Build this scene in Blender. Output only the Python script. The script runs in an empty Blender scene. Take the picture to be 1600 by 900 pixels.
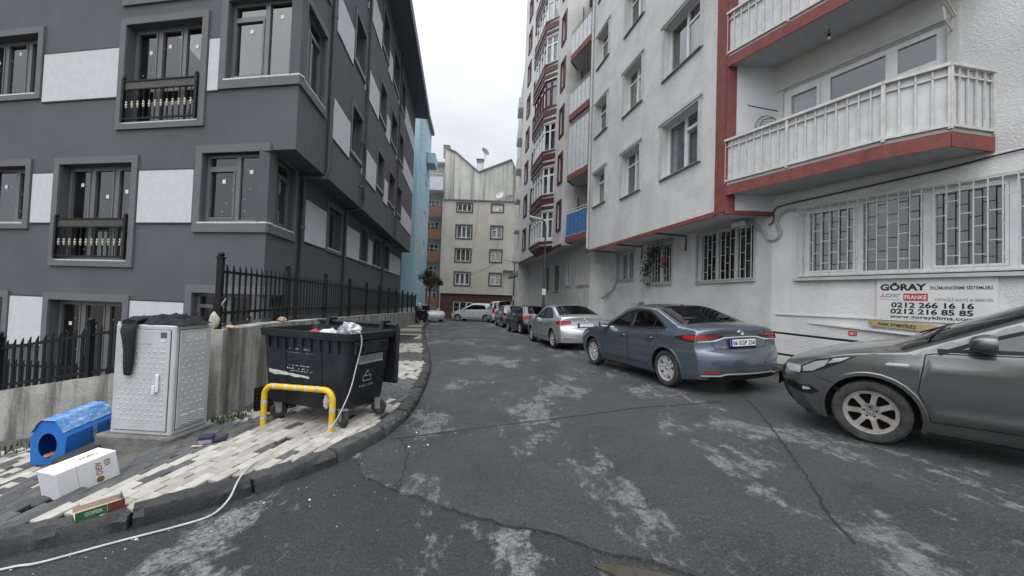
import bpy, bmesh, math, random
from mathutils import Vector, Matrix, noise
from mathutils.geometry import delaunay_2d_cdt
from math import radians as RAD, sin, cos, pi, sqrt
random.seed(7)
scene = bpy.context.scene
col = scene.collection

# ------------------------------------------------------------------ camera
F_PX, PITCH, ROLL, CAMZ = 610.0, RAD(1.6), 0.034, 1.55
cd = bpy.data.cameras.new('camera'); cam = bpy.data.objects.new('camera', cd); col.objects.link(cam)
cd.sensor_width = 36.0; cd.sensor_fit = 'HORIZONTAL'; cd.lens = 36.0 * F_PX / 1600.0
cd.clip_start = 0.05; cd.clip_end = 3000
_f = Vector((0, cos(PITCH), sin(PITCH))); _u0 = Vector((1, 0, 0)).cross(_f)
_R = cos(ROLL) * Vector((1, 0, 0)) + sin(ROLL) * _u0; _U = _R.cross(_f)
cam.matrix_world = Matrix(((_R.x, _U.x, -_f.x, 0), (_R.y, _U.y, -_f.y, 0), (_R.z, _U.z, -_f.z, CAMZ), (0, 0, 0, 1)))
scene.camera = cam

# ------------------------------------------------------------------ world: overcast sky
SUN_EL, SUN_AZ = RAD(50), RAD(200)
w = bpy.data.worlds.new('World'); scene.world = w; w.use_nodes = True
nt = w.node_tree; nt.nodes.clear(); N = nt.nodes.new; L = nt.links.new
out = N('ShaderNodeOutputWorld'); bg = N('ShaderNodeBackground'); bg2 = N('ShaderNodeBackground'); mixs = N('ShaderNodeMixShader')
sky = N('ShaderNodeTexSky'); sky.sky_type = 'NISHITA'; sky.sun_disc = False
sky.sun_elevation = SUN_EL; sky.sun_rotation = SUN_AZ
L(sky.outputs[0], bg.inputs[0]); bg.inputs[1].default_value = 0.12
tc = N('ShaderNodeTexCoord'); sep = N('ShaderNodeSeparateXYZ'); L(tc.outputs['Generated'], sep.inputs[0])
zc = N('ShaderNodeMath'); zc.operation = 'MAXIMUM'; zc.inputs[1].default_value = 0.0; L(sep.outputs[2], zc.inputs[0])
zp = N('ShaderNodeMath'); zp.operation = 'POWER'; zp.inputs[1].default_value = 3.0; L(zc.outputs[0], zp.inputs[0])
grad = N('ShaderNodeMath'); grad.operation = 'MULTIPLY_ADD'; grad.inputs[1].default_value = 2.2; grad.inputs[2].default_value = 0.39   # overcast: brighter overhead
L(zp.outputs[0], grad.inputs[0])
mp = N('ShaderNodeMapping'); mp.inputs['Scale'].default_value = (1.0, 1.0, 2.4); L(tc.outputs['Generated'], mp.inputs[0])
nz = N('ShaderNodeTexNoise'); nz.inputs['Scale'].default_value = 2.6; nz.inputs['Detail'].default_value = 6; nz.inputs['Roughness'].default_value = 0.5
L(mp.outputs[0], nz.inputs['Vector'])
cr = N('ShaderNodeValToRGB'); cr.color_ramp.elements[0].position = 0.32; cr.color_ramp.elements[1].position = 0.68
cr.color_ramp.elements[0].color = (0.74, 0.79, 0.87, 1); cr.color_ramp.elements[1].color = (0.97, 1.0, 1.03, 1)
L(nz.outputs[0], cr.inputs[0]); L(cr.outputs[0], bg2.inputs[0]); L(grad.outputs[0], bg2.inputs[1])
mixs.inputs[0].default_value = 0.93; L(bg.outputs[0], mixs.inputs[1]); L(bg2.outputs[0], mixs.inputs[2]); L(mixs.outputs[0], out.inputs[0])

sd = bpy.data.lights.new('sun', 'SUN'); sun = bpy.data.objects.new('sun', sd); col.objects.link(sun)
sd.energy = 0.7; sd.angle = RAD(80); sd.color = (1.0, 0.97, 0.93)
_sd = Vector((sin(SUN_AZ) * cos(SUN_EL), cos(SUN_AZ) * cos(SUN_EL), sin(SUN_EL)))
sun.rotation_euler = _sd.to_track_quat('Z', 'Y').to_euler()

vs = scene.view_settings; vs.view_transform = 'Standard'; vs.look = 'None'; vs.gamma = 1; vs.use_curve_mapping = False
vs.exposure = 0.98
scene.render.engine = 'CYCLES'
scene.cycles.max_bounces = 8; scene.cycles.transparent_max_bounces = 12
scene.cycles.use_denoising = True

# ------------------------------------------------------------------ helpers
def sst(a, b, x):
    t = min(1, max(0, (x - a) / (b - a))); return t * t * (3 - 2 * t)
def gz(x, y):                      # height of the sloping street
    k = 1 - sst(7, 20, y); xr = max(-14, min(10, x))
    c = (0.02 + 0.03 * k) * (xr - 1)
    if xr < -3: c += 0.10 * (1 - sst(7, 13, y)) * (xr + 3) * min(1, (-3 - xr))
    yy = min(max(y, -5), 60)
    return c - 0.012 * max(0, min(yy, 13) - 5) - 0.02 * max(0, yy - 13)
def gnormal(x, y, e=0.4):
    return Vector((-(gz(x + e, y) - gz(x - e, y)) / (2 * e), -(gz(x, y + e) - gz(x, y - e)) / (2 * e), 1)).normalized()

class MB:
    def __init__(s): s.v = []; s.f = []; s.n = None; s.mi = []
    def add(s, vs, fs):
        o = len(s.v); s.v += [Vector(v) for v in vs]; s.f += [tuple(i + o for i in f) for f in fs]; return s
    def quad(s, a, b, c, d): return s.add([a, b, c, d], [(0, 1, 2, 3)])
    def box8(s, p):               # p: 4 bottom, 4 top
        return s.add(p, [(3, 2, 1, 0), (4, 5, 6, 7), (0, 1, 5, 4), (1, 2, 6, 5), (2, 3, 7, 6), (3, 0, 4, 7)])
    def box(s, x0, x1, y0, y1, z0, z1, T=None):
        p = [(x0, y0, z0), (x1, y0, z0), (x1, y1, z0), (x0, y1, z0), (x0, y0, z1), (x1, y0, z1), (x1, y1, z1), (x0, y1, z1)]
        if T: p = [T(*q) for q in p]
        return s.box8(p)
    def cbox(s, x0, x1, y0, y1, z0, z1, c=0.01, T=None):   # chamfered vertical edges + top
        P = []
        def ring(z, i): return [(x0 + i, y0 + c, z), (x0 + c, y0 + i, z), (x1 - c, y0 + i, z), (x1 - i, y0 + c, z), (x1 - i, y1 - c, z), (x1 - c, y1 - i, z), (x0 + c, y1 - i, z), (x0 + i, y1 - c, z)]
        R = [ring(z0, c * .6), ring(z0 + c, 0), ring(z1 - c, 0), ring(z1, c * .6)]
        for r in R: P += r
        if T: P = [T(*q) for q in P]
        F = [tuple(range(7, -1, -1)), tuple(range(24, 32))]
        for k in range(3):
            for i in range(8): j = (i + 1) % 8; F.append((k * 8 + i, k * 8 + j, k * 8 + 8 + j, k * 8 + 8 + i))
        return s.add(P, F)
    def prism(s, poly, a, b, T):   # poly 2D extruded from a to b; T(x,y,h)
        n = len(poly); P = [T(x, y, a) for x, y in poly] + [T(x, y, b) for x, y in poly]
        return s.add(P, [tuple(range(n - 1, -1, -1)), tuple(range(n, 2 * n))] + [(i, (i + 1) % n, n + (i + 1) % n, n + i) for i in range(n)])
    def tube(s, pts, r, n=8, cap=True, taper=None):
        pts = [Vector(p) for p in pts]; rings = []; up = None
        for i, p in enumerate(pts):
            t = (pts[min(i + 1, len(pts) - 1)] - pts[max(i - 1, 0)]).normalized()
            if up is None:
                up = Vector((0, 0, 1)) if abs(t.z) < .9 else Vector((0, 1, 0))
            a = t.cross(up)
            if a.length < 1e-4: a = t.cross(Vector((1, 0.3, 0)))
            a.normalize(); b = a.cross(t).normalized(); up = b
            rr = r if taper is None else r * taper[i]
            rings.append([p + (a * cos(2 * pi * k / n) + b * sin(2 * pi * k / n)) * rr for k in range(n)])
        P = [q for g in rings for q in g]; F = []
        for i in range(len(rings) - 1):
            for k in range(n): j = (k + 1) % n; F.append((i * n + k, i * n + j, (i + 1) * n + j, (i + 1) * n + k))
        if cap: F += [tuple(range(n - 1, -1, -1)), tuple(range((len(rings) - 1) * n, len(rings) * n))]
        return s.add(P, F)
    def lathe(s, prof, n=24, T=lambda x, y, z: (x, y, z), a0=0, a1=2 * pi):   # prof: (r, h)
        full = abs(a1 - a0 - 2 * pi) < 1e-6; m = n if full else n + 1
        P = [T(r * cos(a0 + (a1 - a0) * k / n), r * sin(a0 + (a1 - a0) * k / n), h) for r, h in prof for k in range(m)]; F = []
        for i in range(len(prof) - 1):
            for k in range(n):
                j = (k + 1) % m; F.append((i * m + k, i * m + j, (i + 1) * m + j, (i + 1) * m + k))
        return s.add(P, F)
    def sphere(s, c, r, n=10, m=6, sc=(1, 1, 1)):
        c = Vector(c)
        return s.lathe([(max(1e-4, r * sin(pi * i / m)), -r * cos(pi * i / m)) for i in range(m + 1)], n, lambda x, y, z: (c.x + x * sc[0], c.y + y * sc[1], c.z + z * sc[2]))

def wloc(o):
    v = Vector((0, 0, 0))
    while o is not None: v += o.location; o = o.parent
    return v
def obj(name, mb, mat, parent=None, local=False, smooth=False, sharp=35, label=None, kind=None, at=None):
    me = mb if isinstance(mb, bpy.types.Mesh) else None
    if me is None:
        off = Vector((0, 0, 0)) if (local or parent is None) else wloc(parent)
        if at is not None: off = off + Vector(at)
        me = bpy.data.meshes.new(name); me.from_pydata([v - off for v in mb.v], [], mb.f); me.update()
        if mb.n is not None:
            for p in me.polygons: p.use_smooth = True
            me.normals_split_custom_set_from_vertices([tuple(n) for n in mb.n])
        elif smooth:
            for p in me.polygons: p.use_smooth = True
            me.set_sharp_from_angle(angle=RAD(sharp))
        if isinstance(mat, (list, tuple)):
            for m_ in mat: me.materials.append(m_)
            for p, k in zip(me.polygons, mb.mi): p.material_index = k
        elif mat is not None: me.materials.append(mat)
    o = bpy.data.objects.new(name, me); col.objects.link(o)
    if parent is not None: o.parent = parent
    if at is not None: o.location = at
    if label: o['label'] = label
    if kind: o['kind'] = kind
    return o
def tag(o, label, cat, group=None, kind=None):
    if label: o['label'] = label
    if cat: o['category'] = cat
    if group: o['group'] = group
    if kind: o['kind'] = kind
    return o
def thing(name, loc, label, cat, group=None, rot=None):
    o = bpy.data.objects.new(name, None); col.objects.link(o); o.location = loc; o.empty_display_size = 0.2
    if rot is not None: o.rotation_euler = rot
    return tag(o, label, cat, group)
def struct(o): o['kind'] = 'structure'; return o

# ------------------------------------------------------------------ materials
def lin(c): return tuple(((x / 255) / 12.92 if x / 255 <= 0.04045 else ((x / 255 + 0.055) / 1.055) ** 2.4) for x in c)
_M = {}
def mat(name, c, rough=0.6, metal=0.0, spec=0.5, var=0.0, vscale=2.0, c2=None, bump=0.0, bscale=60.0, coat=0.0,
        streak=0.0, sscale=(3, 3, 0.25), scol=(0.05, 0.05, 0.045), sthr=(0.5, 0.7), speck=0.0, spscale=120.0, spcol=(0.02, 0.02, 0.02), rvar=0.0, trans=0.0, coords='P'):
    if name in _M: return _M[name]
    m = bpy.data.materials.new(name); m.use_nodes = True; t = m.node_tree; b = t.nodes['Principled BSDF']; N = t.nodes.new; L = t.links.new
    b.inputs['Roughness'].default_value = rough; b.inputs['Metallic'].default_value = metal
    b.inputs['Specular IOR Level'].default_value = spec
    if coat: b.inputs['Coat Weight'].default_value = coat; b.inputs['Coat Roughness'].default_value = 0.04
    if coords == 'P': pos = N('ShaderNodeNewGeometry').outputs['Position']
    else: pos = N('ShaderNodeTexCoord').outputs['Object']
    cur = None
    def rgb(c):
        n = N('ShaderNodeRGB'); n.outputs[0].default_value = (*c, 1); return n.outputs[0]
    def noise_(scale, detail=5, rough=.6, vec=pos, sc=None):
        n = N('ShaderNodeTexNoise'); n.inputs['Scale'].default_value = scale; n.inputs['Detail'].default_value = detail; n.inputs['Roughness'].default_value = rough
        if sc:
            mp = N('ShaderNodeMapping'); mp.inputs['Scale'].default_value = sc; L(vec, mp.inputs[0]); vec = mp.outputs[0]
        L(vec, n.inputs['Vector']); return n.outputs[0]
    def ramp(src, a, b):
        r = N('ShaderNodeMapRange'); r.interpolation_type = 'SMOOTHSTEP'; r.inputs[1].default_value = a; r.inputs[2].default_value = b; L(src, r.inputs[0]); return r.outputs[0]
    def mul(src, k):
        r = N('ShaderNodeMath'); r.operation = 'MULTIPLY'; r.inputs[1].default_value = k; L(src, r.inputs[0]); return r.outputs[0]
    def mixc(f, a, b):
        x = N('ShaderNodeMix'); x.data_type = 'RGBA'
        if isinstance(f, float): x.inputs[0].default_value = f
        else: L(f, x.inputs[0])
        L(a, x.inputs[6]); L(b, x.inputs[7]); return x.outputs[2]
    cur = rgb(c)
    if var or c2:
        cc = c2 if c2 else tuple(x * (1 - var) for x in c)
        cur = mixc(ramp(noise_(vscale), .35, .68), cur, rgb(cc))
    if streak:
        cur = mixc(mul(ramp(noise_(1.0, 6, .65, sc=sscale), *sthr), streak), cur, rgb(scol))
    if speck:
        cur = mixc(mul(ramp(noise_(spscale, 3, .7), .58, .66), speck), cur, rgb(spcol))
    L(cur, b.inputs['Base Color'])
    if rvar:
        r = N('ShaderNodeMapRange'); r.inputs[1].default_value = .3; r.inputs[2].default_value = .7; r.inputs[3].default_value = rough - rvar; r.inputs[4].default_value = rough + rvar
        L(noise_(vscale * 1.7), r.inputs[0]); L(r.outputs[0], b.inputs['Roughness'])
    if bump:
        bn = N('ShaderNodeBump'); bn.inputs['Strength'].default_value = bump; bn.inputs['Distance'].default_value = 0.02
        L(noise_(bscale, 4, .65), bn.inputs['Height']); L(bn.outputs[0], b.inputs['Normal'])
    _M[name] = m; return m
def glass_mat(name, tint=(0.5, 0.53, 0.55), r0=0.08, rmax=1.0, rough=0.015):
    if name in _M: return _M[name]
    m = bpy.data.materials.new(name); m.use_nodes = True; t = m.node_tree; t.nodes.clear(); N = t.nodes.new; L = t.links.new
    o = N('ShaderNodeOutputMaterial'); tr = N('ShaderNodeBsdfTransparent'); gl = N('ShaderNodeBsdfGlossy'); mx = N('ShaderNodeMixShader'); mr = N('ShaderNodeMapRange')
    tr.inputs[0].default_value = (*tint, 1); gl.inputs['Roughness'].default_value = rough; gl.inputs[0].default_value = (1, 1, 1, 1)
    ge = N('ShaderNodeNewGeometry'); dt = N('ShaderNodeVectorMath'); dt.operation = 'DOT_PRODUCT'; L(ge.outputs['Normal'], dt.inputs[0]); L(ge.outputs['Incoming'], dt.inputs[1])
    ab = N('ShaderNodeMath'); ab.operation = 'ABSOLUTE'; L(dt.outputs['Value'], ab.inputs[0]); om = N('ShaderNodeMath'); om.operation = 'SUBTRACT'; om.inputs[0].default_value = 1; L(ab.outputs[0], om.inputs[1])
    pw = N('ShaderNodeMath'); pw.operation = 'POWER'; pw.inputs[1].default_value = 4.0; L(om.outputs[0], pw.inputs[0])
    mr.inputs[1].default_value = 0.0; mr.inputs[3].default_value = r0; mr.inputs[4].default_value = rmax
    L(pw.outputs[0], mr.inputs[0]); L(mr.outputs[0], mx.inputs[0]); L(tr.outputs[0], mx.inputs[1]); L(gl.outputs[0], mx.inputs[2]); L(mx.outputs[0], o.inputs[0])
    _M[name] = m; return m

G_PANE = glass_mat('window_glass', (0.60, 0.64, 0.66), 0.19)
G_DARK = glass_mat('dark_window_glass', (0.50, 0.53, 0.53), 0.13)
M_ROOM = mat('dark_room', (0.07, 0.07, 0.07), .9, var=.5, vscale=1.5)
M_CURT = mat('net_curtain', (0.48, 0.50, 0.52), .9, var=.25, vscale=5)
M_CURT2 = mat('cream_curtain', (0.40, 0.38, 0.33), .9, var=.3, vscale=4)
M_PVC = mat('white_plastic_frame', (0.72, 0.73, 0.74), .4, var=.12, vscale=3)
M_ALU = mat('grey_window_frame', (0.135, 0.135, 0.14), .38, var=.15)
M_BLACK = mat('black_paint', (0.007, 0.008, 0.011), .55, spec=.3, var=.3, vscale=9)
M_CONC = mat('raw_concrete', (0.40, 0.392, 0.36), .9, var=.35, vscale=1.6, streak=.72, sscale=(4, 4, .45), scol=(0.06, .061, .05), sthr=(.43, .62), bump=.5, bscale=25, speck=.4, spscale=60)

def text_mb(s, h, bold=0.0, wide=1.0, shear=0.0, align='LEFT', spacing=1.0):
    cu = bpy.data.curves.new('t', 'FONT'); cu.body = s; cu.size = 1.0; cu.offset = bold; cu.align_x = align; cu.resolution_u = 3; cu.shear = shear; cu.space_character = spacing
    o = bpy.data.objects.new('t', cu); col.objects.link(o)
    dg = bpy.context.evaluated_depsgraph_get(); me = o.evaluated_get(dg).to_mesh()
    vs = [(v.co.x * wide * h / 0.70, v.co.y * h / 0.70) for v in me.vertices]; fs = [tuple(p.vertices) for p in me.polygons]
    o.evaluated_get(dg).to_mesh_clear(); bpy.data.objects.remove(o); bpy.data.curves.remove(cu)
    return vs, fs
def text_on(name, s, h, P, mat_, parent, width=None, local=False, **kw):     # P(x,y)->world/local point
    vs, fs = text_mb(s, h, **kw)
    if not vs: return None
    if width:
        x0 = min(v[0] for v in vs); x1 = max(v[0] for v in vs); k = width / max(1e-6, x1 - x0); vs = [((v[0] - x0) * k, v[1]) for v in vs]
    mb = MB(); mb.add([P(x, y) for x, y in vs], fs)
    return obj(name, mb, mat_, parent, local=local)
# ------------------------------------------------------------------ 2D helpers
def inpoly(x, y, poly):
    c = False; n = len(poly); j = n - 1
    for i in range(n):
        xi, yi = poly[i]; xj, yj = poly[j]
        if (yi > y) != (yj > y) and x < (xj - xi) * (y - yi) / (yj - yi) + xi: c = not c
        j = i
    return c
def catmull(pts, step):
    P = [Vector(p) for p in pts]; P = [P[0] * 2 - P[1]] + P + [P[-1] * 2 - P[-2]]; out = []
    for i in range(1, len(P) - 2):
        n = max(2, int((P[i + 1] - P[i]).length / step) + 1)
        for k in range(n):
            t = k / n; a, b, c, d = P[i - 1], P[i], P[i + 1], P[i + 2]
            out.append(0.5 * ((2 * b) + (c - a) * t + (2 * a - 5 * b + 4 * c - d) * t * t + (3 * b - a - 3 * c + d) * t ** 3))
    out.append(P[-2]); return out
def resample(pts, step):
    out = [pts[0].copy()]; acc = 0.0
    for a, b in zip(pts, pts[1:]):
        l = (b - a).length; d = step - acc
        while d <= l:
            out.append(a.lerp(b, d / l)); d += step
        acc = (acc + l) % step if l else acc
    return out
def cdt(poly, holes=(), step=0.5, extra=(), regions=()):
    """triangulate a polygon (outer) with constraint loops and grid points; returns verts, tris"""
    V = []; E = []
    def loop(p):
        o = len(V); V.extend(Vector(q) for q in p); E.extend((o + i, o + (i + 1) % len(p)) for i in range(len(p)))
    loop(poly)
    for h in holes: loop(h)
    for r in regions: loop(r)
    x0 = min(p[0] for p in poly); x1 = max(p[0] for p in poly); y0 = min(p[1] for p in poly); y1 = max(p[1] for p in poly)
    if step:
        nx = int((x1 - x0) / step); ny = int((y1 - y0) / step)
        for i in range(1, nx + 1):
            for j in range(1, ny + 1):
                x = x0 + i * step + (0.5 * step if j % 2 else 0); y = y0 + j * step
                if inpoly(x, y, poly): V.append(Vector((x, y)))
    V.extend(Vector(e) for e in extra)
    r = delaunay_2d_cdt(V, E, [], 0, 1e-5)
    T = []
    for f in r[2]:
        cx = sum(r[0][i].x for i in f) / len(f); cy = sum(r[0][i].y for i in f) / len(f)
        if inpoly(cx, cy, poly) and not any(inpoly(cx, cy, h) for h in holes): T.append(tuple(f))
    return [v.copy() for v in r[0]], T
def sheet(name, poly, zf, mat_, step=0.5, skirt=0.0, parent=None):
    V, T = cdt(poly, step=step); mb = MB()
    T2 = []
    for t in T:
        a, b, c = (V[i] for i in t[:3])
        T2.append(t if (b - a).cross(c - a) > 0 else t[::-1])
    mb.add([(v.x, v.y, zf(v.x, v.y)) for v in V], T2)
    if skirt:
        n = len(poly)
        for i in range(n):
            a = poly[i]; b = poly[(i + 1) % n]; za = zf(*a); zb = zf(*b)
            mb.quad((a[0], a[1], za), (b[0], b[1], zb), (b[0], b[1], zb - skirt), (a[0], a[1], za - skirt))
    return obj(name, mb, mat_, parent)

# ------------------------------------------------------------------ asphalt
def asphalt(name, base, light, thr, rough, seed, patch=0.9, worn=0.0):
    m = bpy.data.materials.new(name); m.use_nodes = True; t = m.node_tree; b = t.nodes['Principled BSDF']; N = t.nodes.new; L = t.links.new
    pos = N('ShaderNodeNewGeometry').outputs['Position']
    mp = N('ShaderNodeMapping'); mp.inputs['Location'].default_value = (seed, seed * 1.7, 0); mp.inputs['Rotation'].default_value = (0, 0, 0.35); mp.inputs['Scale'].default_value = (1.0, 0.55, 1.0); L(pos, mp.inputs[0])
    def noi(scale, det, ro, v=pos):
        n = N('ShaderNodeTexNoise'); n.inputs['Scale'].default_value = scale; n.inputs['Detail'].default_value = det; n.inputs['Roughness'].default_value = ro; L(v, n.inputs['Vector']); return n.outputs[0]
    def mr(src, a, b_, c=0.0, d=1.0):
        r = N('ShaderNodeMapRange'); r.inputs[1].default_value = a; r.inputs[2].default_value = b_; r.inputs[3].default_value = c; r.inputs[4].default_value = d; L(src, r.inputs[0]); return r.outputs[0]
    def ma(op, a, b_):
        r = N('ShaderNodeMath'); r.operation = op
        for i, q in enumerate((a, b_)):
            if isinstance(q, (int, float)): r.inputs[i].default_value = q
            else: L(q, r.inputs[i])
        return r.outputs[0]
    def mix(f, a, b_):
        x = N('ShaderNodeMix'); x.data_type = 'RGBA'; L(f, x.inputs[0])
        for i, q in ((6, a), (7, b_)):
            if isinstance(q, tuple): x.inputs[i].default_value = (*q, 1)
            else: L(q, x.inputs[i])
        return x.outputs[2]
    big = noi(0.95, 10, .70, mp.outputs[0]); fine = noi(26, 5, .75); agg = noi(62, 4, .75); mid = noi(7, 6, .7)
    mp2 = N('ShaderNodeMapping'); mp2.inputs['Rotation'].default_value = (0, 0, 0.35); mp2.inputs['Scale'].default_value = (9.0, 1.3, 1.0); L(pos, mp2.inputs[0]); scr = noi(1.6, 6, .7, mp2.outputs[0])
    pm = ma('ADD', big, ma('ADD', ma('MULTIPLY', ma('SUBTRACT', mid, 0.5), 0.20), ma('MULTIPLY', ma('SUBTRACT', scr, 0.5), 0.17)))
    mask = ma('MULTIPLY', mr(pm, thr, thr + .05), mr(ma('ADD', fine, ma('MULTIPLY', mid, .5)), 0.62, 0.84, 0.05, 1.0))
    mask = ma('MULTIPLY', mask, patch)
    c0 = mix(mr(noi(1.6, 5, .6), .35, .65), base, tuple(x * 1.45 for x in base))
    c1 = mix(mr(agg, .55, .64, 0, .85), c0, tuple(min(1, x * 3.4) for x in base)); c1 = mix(mr(agg, .36, .45, .8, 0), c1, tuple(x * .25 for x in base))
    c2 = mix(mask, c1, light)
    L(c2, b.inputs['Base Color'])
    ro = ma('ADD', mr(noi(0.7, 5, .6, mp.outputs[0]), .35, .62, rough - .16, rough + .12), ma('MULTIPLY', mask, .25)); L(ro, b.inputs['Roughness'])
    bn = N('ShaderNodeBump'); bn.inputs['Strength'].default_value = 1.0; bn.inputs['Distance'].default_value = 0.03
    L(ma('ADD', ma('MULTIPLY', agg, 0.7), ma('ADD', fine, ma('MULTIPLY', mid, .6))), bn.inputs['Height']); L(bn.outputs[0], b.inputs['Normal'])
    return m
M_ROAD = asphalt('old_asphalt', (0.029, 0.0295, 0.0305), (0.26, 0.27, 0.262), 0.545, 0.50, 3.1)
M_OVER = asphalt('newer_asphalt', (0.041, 0.042, 0.0435), (0.23, 0.23, 0.228), 0.535, 0.44, 8.4, 0.85)
M_SOIL = mat('soil', (0.075, 0.066, 0.052), .95, var=.5, vscale=3, bump=.8, bscale=18, speck=.5, spscale=40, spcol=(.16, .15, .13))

# ground to the horizon
xs = [-1500, -400, -120, -60, -30] + [-20 + 0.5 * i for i in range(65)] + [16, 30, 60, 120, 400, 1500]
ys = [-600, -150, -40, -15] + [-6 + 0.5 * i for i in range(150)] + [72, 90, 130, 300, 800, 1800]
mb = MB(); nx = len(xs)
mb.add([(x, y, gz(x, y) - 0.06) for y in ys for x in xs], [(j * nx + i, j * nx + i + 1, (j + 1) * nx + i + 1, (j + 1) * nx + i) for j in range(len(ys) - 1) for i in range(nx - 1)])
struct(obj('ground', mb, M_SOIL))
mb = MB(); xs = [-13 + 0.4 * i for i in range(63)]; ys = [-5 + 0.4 * i for i in range(150)]; nx = len(xs)
mb.add([(x, y, gz(x, y)) for y in ys for x in xs], [(j * nx + i, j * nx + i + 1, (j + 1) * nx + i + 1, (j + 1) * nx + i) for j in range(len(ys) - 1) for i in range(nx - 1)])
struct(obj('road', mb, M_ROAD))

# newer asphalt layer with a ragged front edge
KERB = [(-9, 0.9), (-6, 1.5), (-4.4, 2.1), (-3.55, 2.42), (-3.03, 2.62), (-2.53, 2.92), (-1.99, 3.42), (-1.62, 4.0), (-1.38, 4.87), (-1.44, 6.38), (-1.92, 9.52), (-2.79, 13.29), (-3.96, 18.18), (-5.43, 24.84), (-7.4, 36)]
kc = catmull(KERB, 0.15)
ed = catmull([(-1.50, 4.05), (-1.31, 3.62), (-0.9, 3.28), (-0.48, 3.04), (-0.1, 2.86), (0.27, 2.69), (0.82, 2.39), (1.5, 2.02), (2.6, 1.4), (4.2, 0.5), (6.5, -1.0)], 0.05)
rr = random.Random(3)
edge = [(p.x + rr.uniform(-.012, .012) + 0.03 * noise.noise((p.x * 3, p.y * 3, 0)), p.y + rr.uniform(-.012, .012) + 0.05 * noise.noise((p.x * 2.3, p.y * 2.3, 5))) for p in ed]
left = [(p.x + 0.03, p.y) for p in kc if 4.2 < p.y < 35]
poly = edge + [(9.5, -1.0), (9.5, 8), (6.3, 9), (5.0, 16), (1.5, 32), (1.0, 42), (-9, 42)] + [(q[0], q[1]) for q in reversed(left)]
struct(sheet('road_surface_layer', poly, lambda x, y: gz(x, y) + 0.022, M_OVER, 0.45, skirt=0.04))
M_TAR = mat('tar_seam', (0.018, 0.018, 0.019), .55, var=.3)
def strip(name, pts, wd, zoff, m, jit=.01, step=.06, seed=1):
    c = catmull(pts, step); r = random.Random(seed); mb = MB(); P = []
    for i, p in enumerate(c):
        t = (c[min(i + 1, len(c) - 1)] - c[max(0, i - 1)]).normalized(); n = Vector((-t.y, t.x)); j = r.uniform(-jit, jit); ww = wd * r.uniform(.4, 1.2)
        for s in (-1, 1):
            q = p + n * (s * ww / 2 + j); P.append((q.x, q.y, gz(q.x, q.y) + zoff))
    mb.add(P, [(2 * i, 2 * i + 1, 2 * i + 3, 2 * i + 2) for i in range(len(c) - 1)]); return obj(name, mb, m)
struct(strip('road_crack', [(-1.32, 4.48), (-0.7, 4.71), (0.56, 5.13), (1.3, 5.4), (1.88, 5.61), (3.21, 5.88)], .03, .027, M_TAR))
struct(strip('road_crack', [(3.7, 6.2), (3.46, 5.51), (3.1, 4.6), (2.76, 3.79), (2.5, 3.2), (2.35, 2.9), (2.2, 2.5)], .022, .027, M_TAR, seed=4))
struct(strip('road_crack', [(-0.9, 3.28), (-1.0, 4.0), (-1.2, 4.5)], .014, .027, M_TAR, seed=6, jit=.02))
# puddle in the low old asphalt at the edge of the newer layer
m = mat('muddy_water', (0.055, 0.046, 0.033), .03, spec=.6)
pp = [(0.86 + .30 * cos(a) * (1 + .15 * sin(3 * a)), 2.245 - .10 * cos(a) + .085 * sin(a) * (1 + .2 * cos(2 * a))) for a in [2 * pi * i / 28 for i in range(28)]]
struct(sheet('puddle', pp, lambda x, y: gz(x, y) + 0.006, m, 0))
# pale crumbs of paint and stone by the kerb
mb = MB(); r = random.Random(5)
for _ in range(520):
    u = r.random() ** 1.5; k = kc[int(len(kc) * r.uniform(.10, .50))]; x = k.x + .1 + u * r.choice((.5, 1.3)); y = k.y - r.uniform(-.05, .5) * u - .12
    s = r.uniform(.002, .008) * (1 + (r.random() < .08) * 1.5); a = r.uniform(0, 6.28); z = gz(x, y) + (.024 if y > 3.8 else .003)
    mb.add([(x + s * cos(a + q) * r.uniform(.6, 1.3), y + s * sin(a + q) * r.uniform(.6, 1.3), z) for q in (0, 1.6, 3.1, 4.7)] + [(x, y, z + s * .6)], [(0, 1, 4), (1, 2, 4), (2, 3, 4), (3, 0, 4)])
tag(obj('litter_crumbs', mb, mat('pale_crumbs', (.45, .44, .41), .9)), 'pale crumbs and chips scattered along the gutter', 'debris', kind='stuff')

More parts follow.
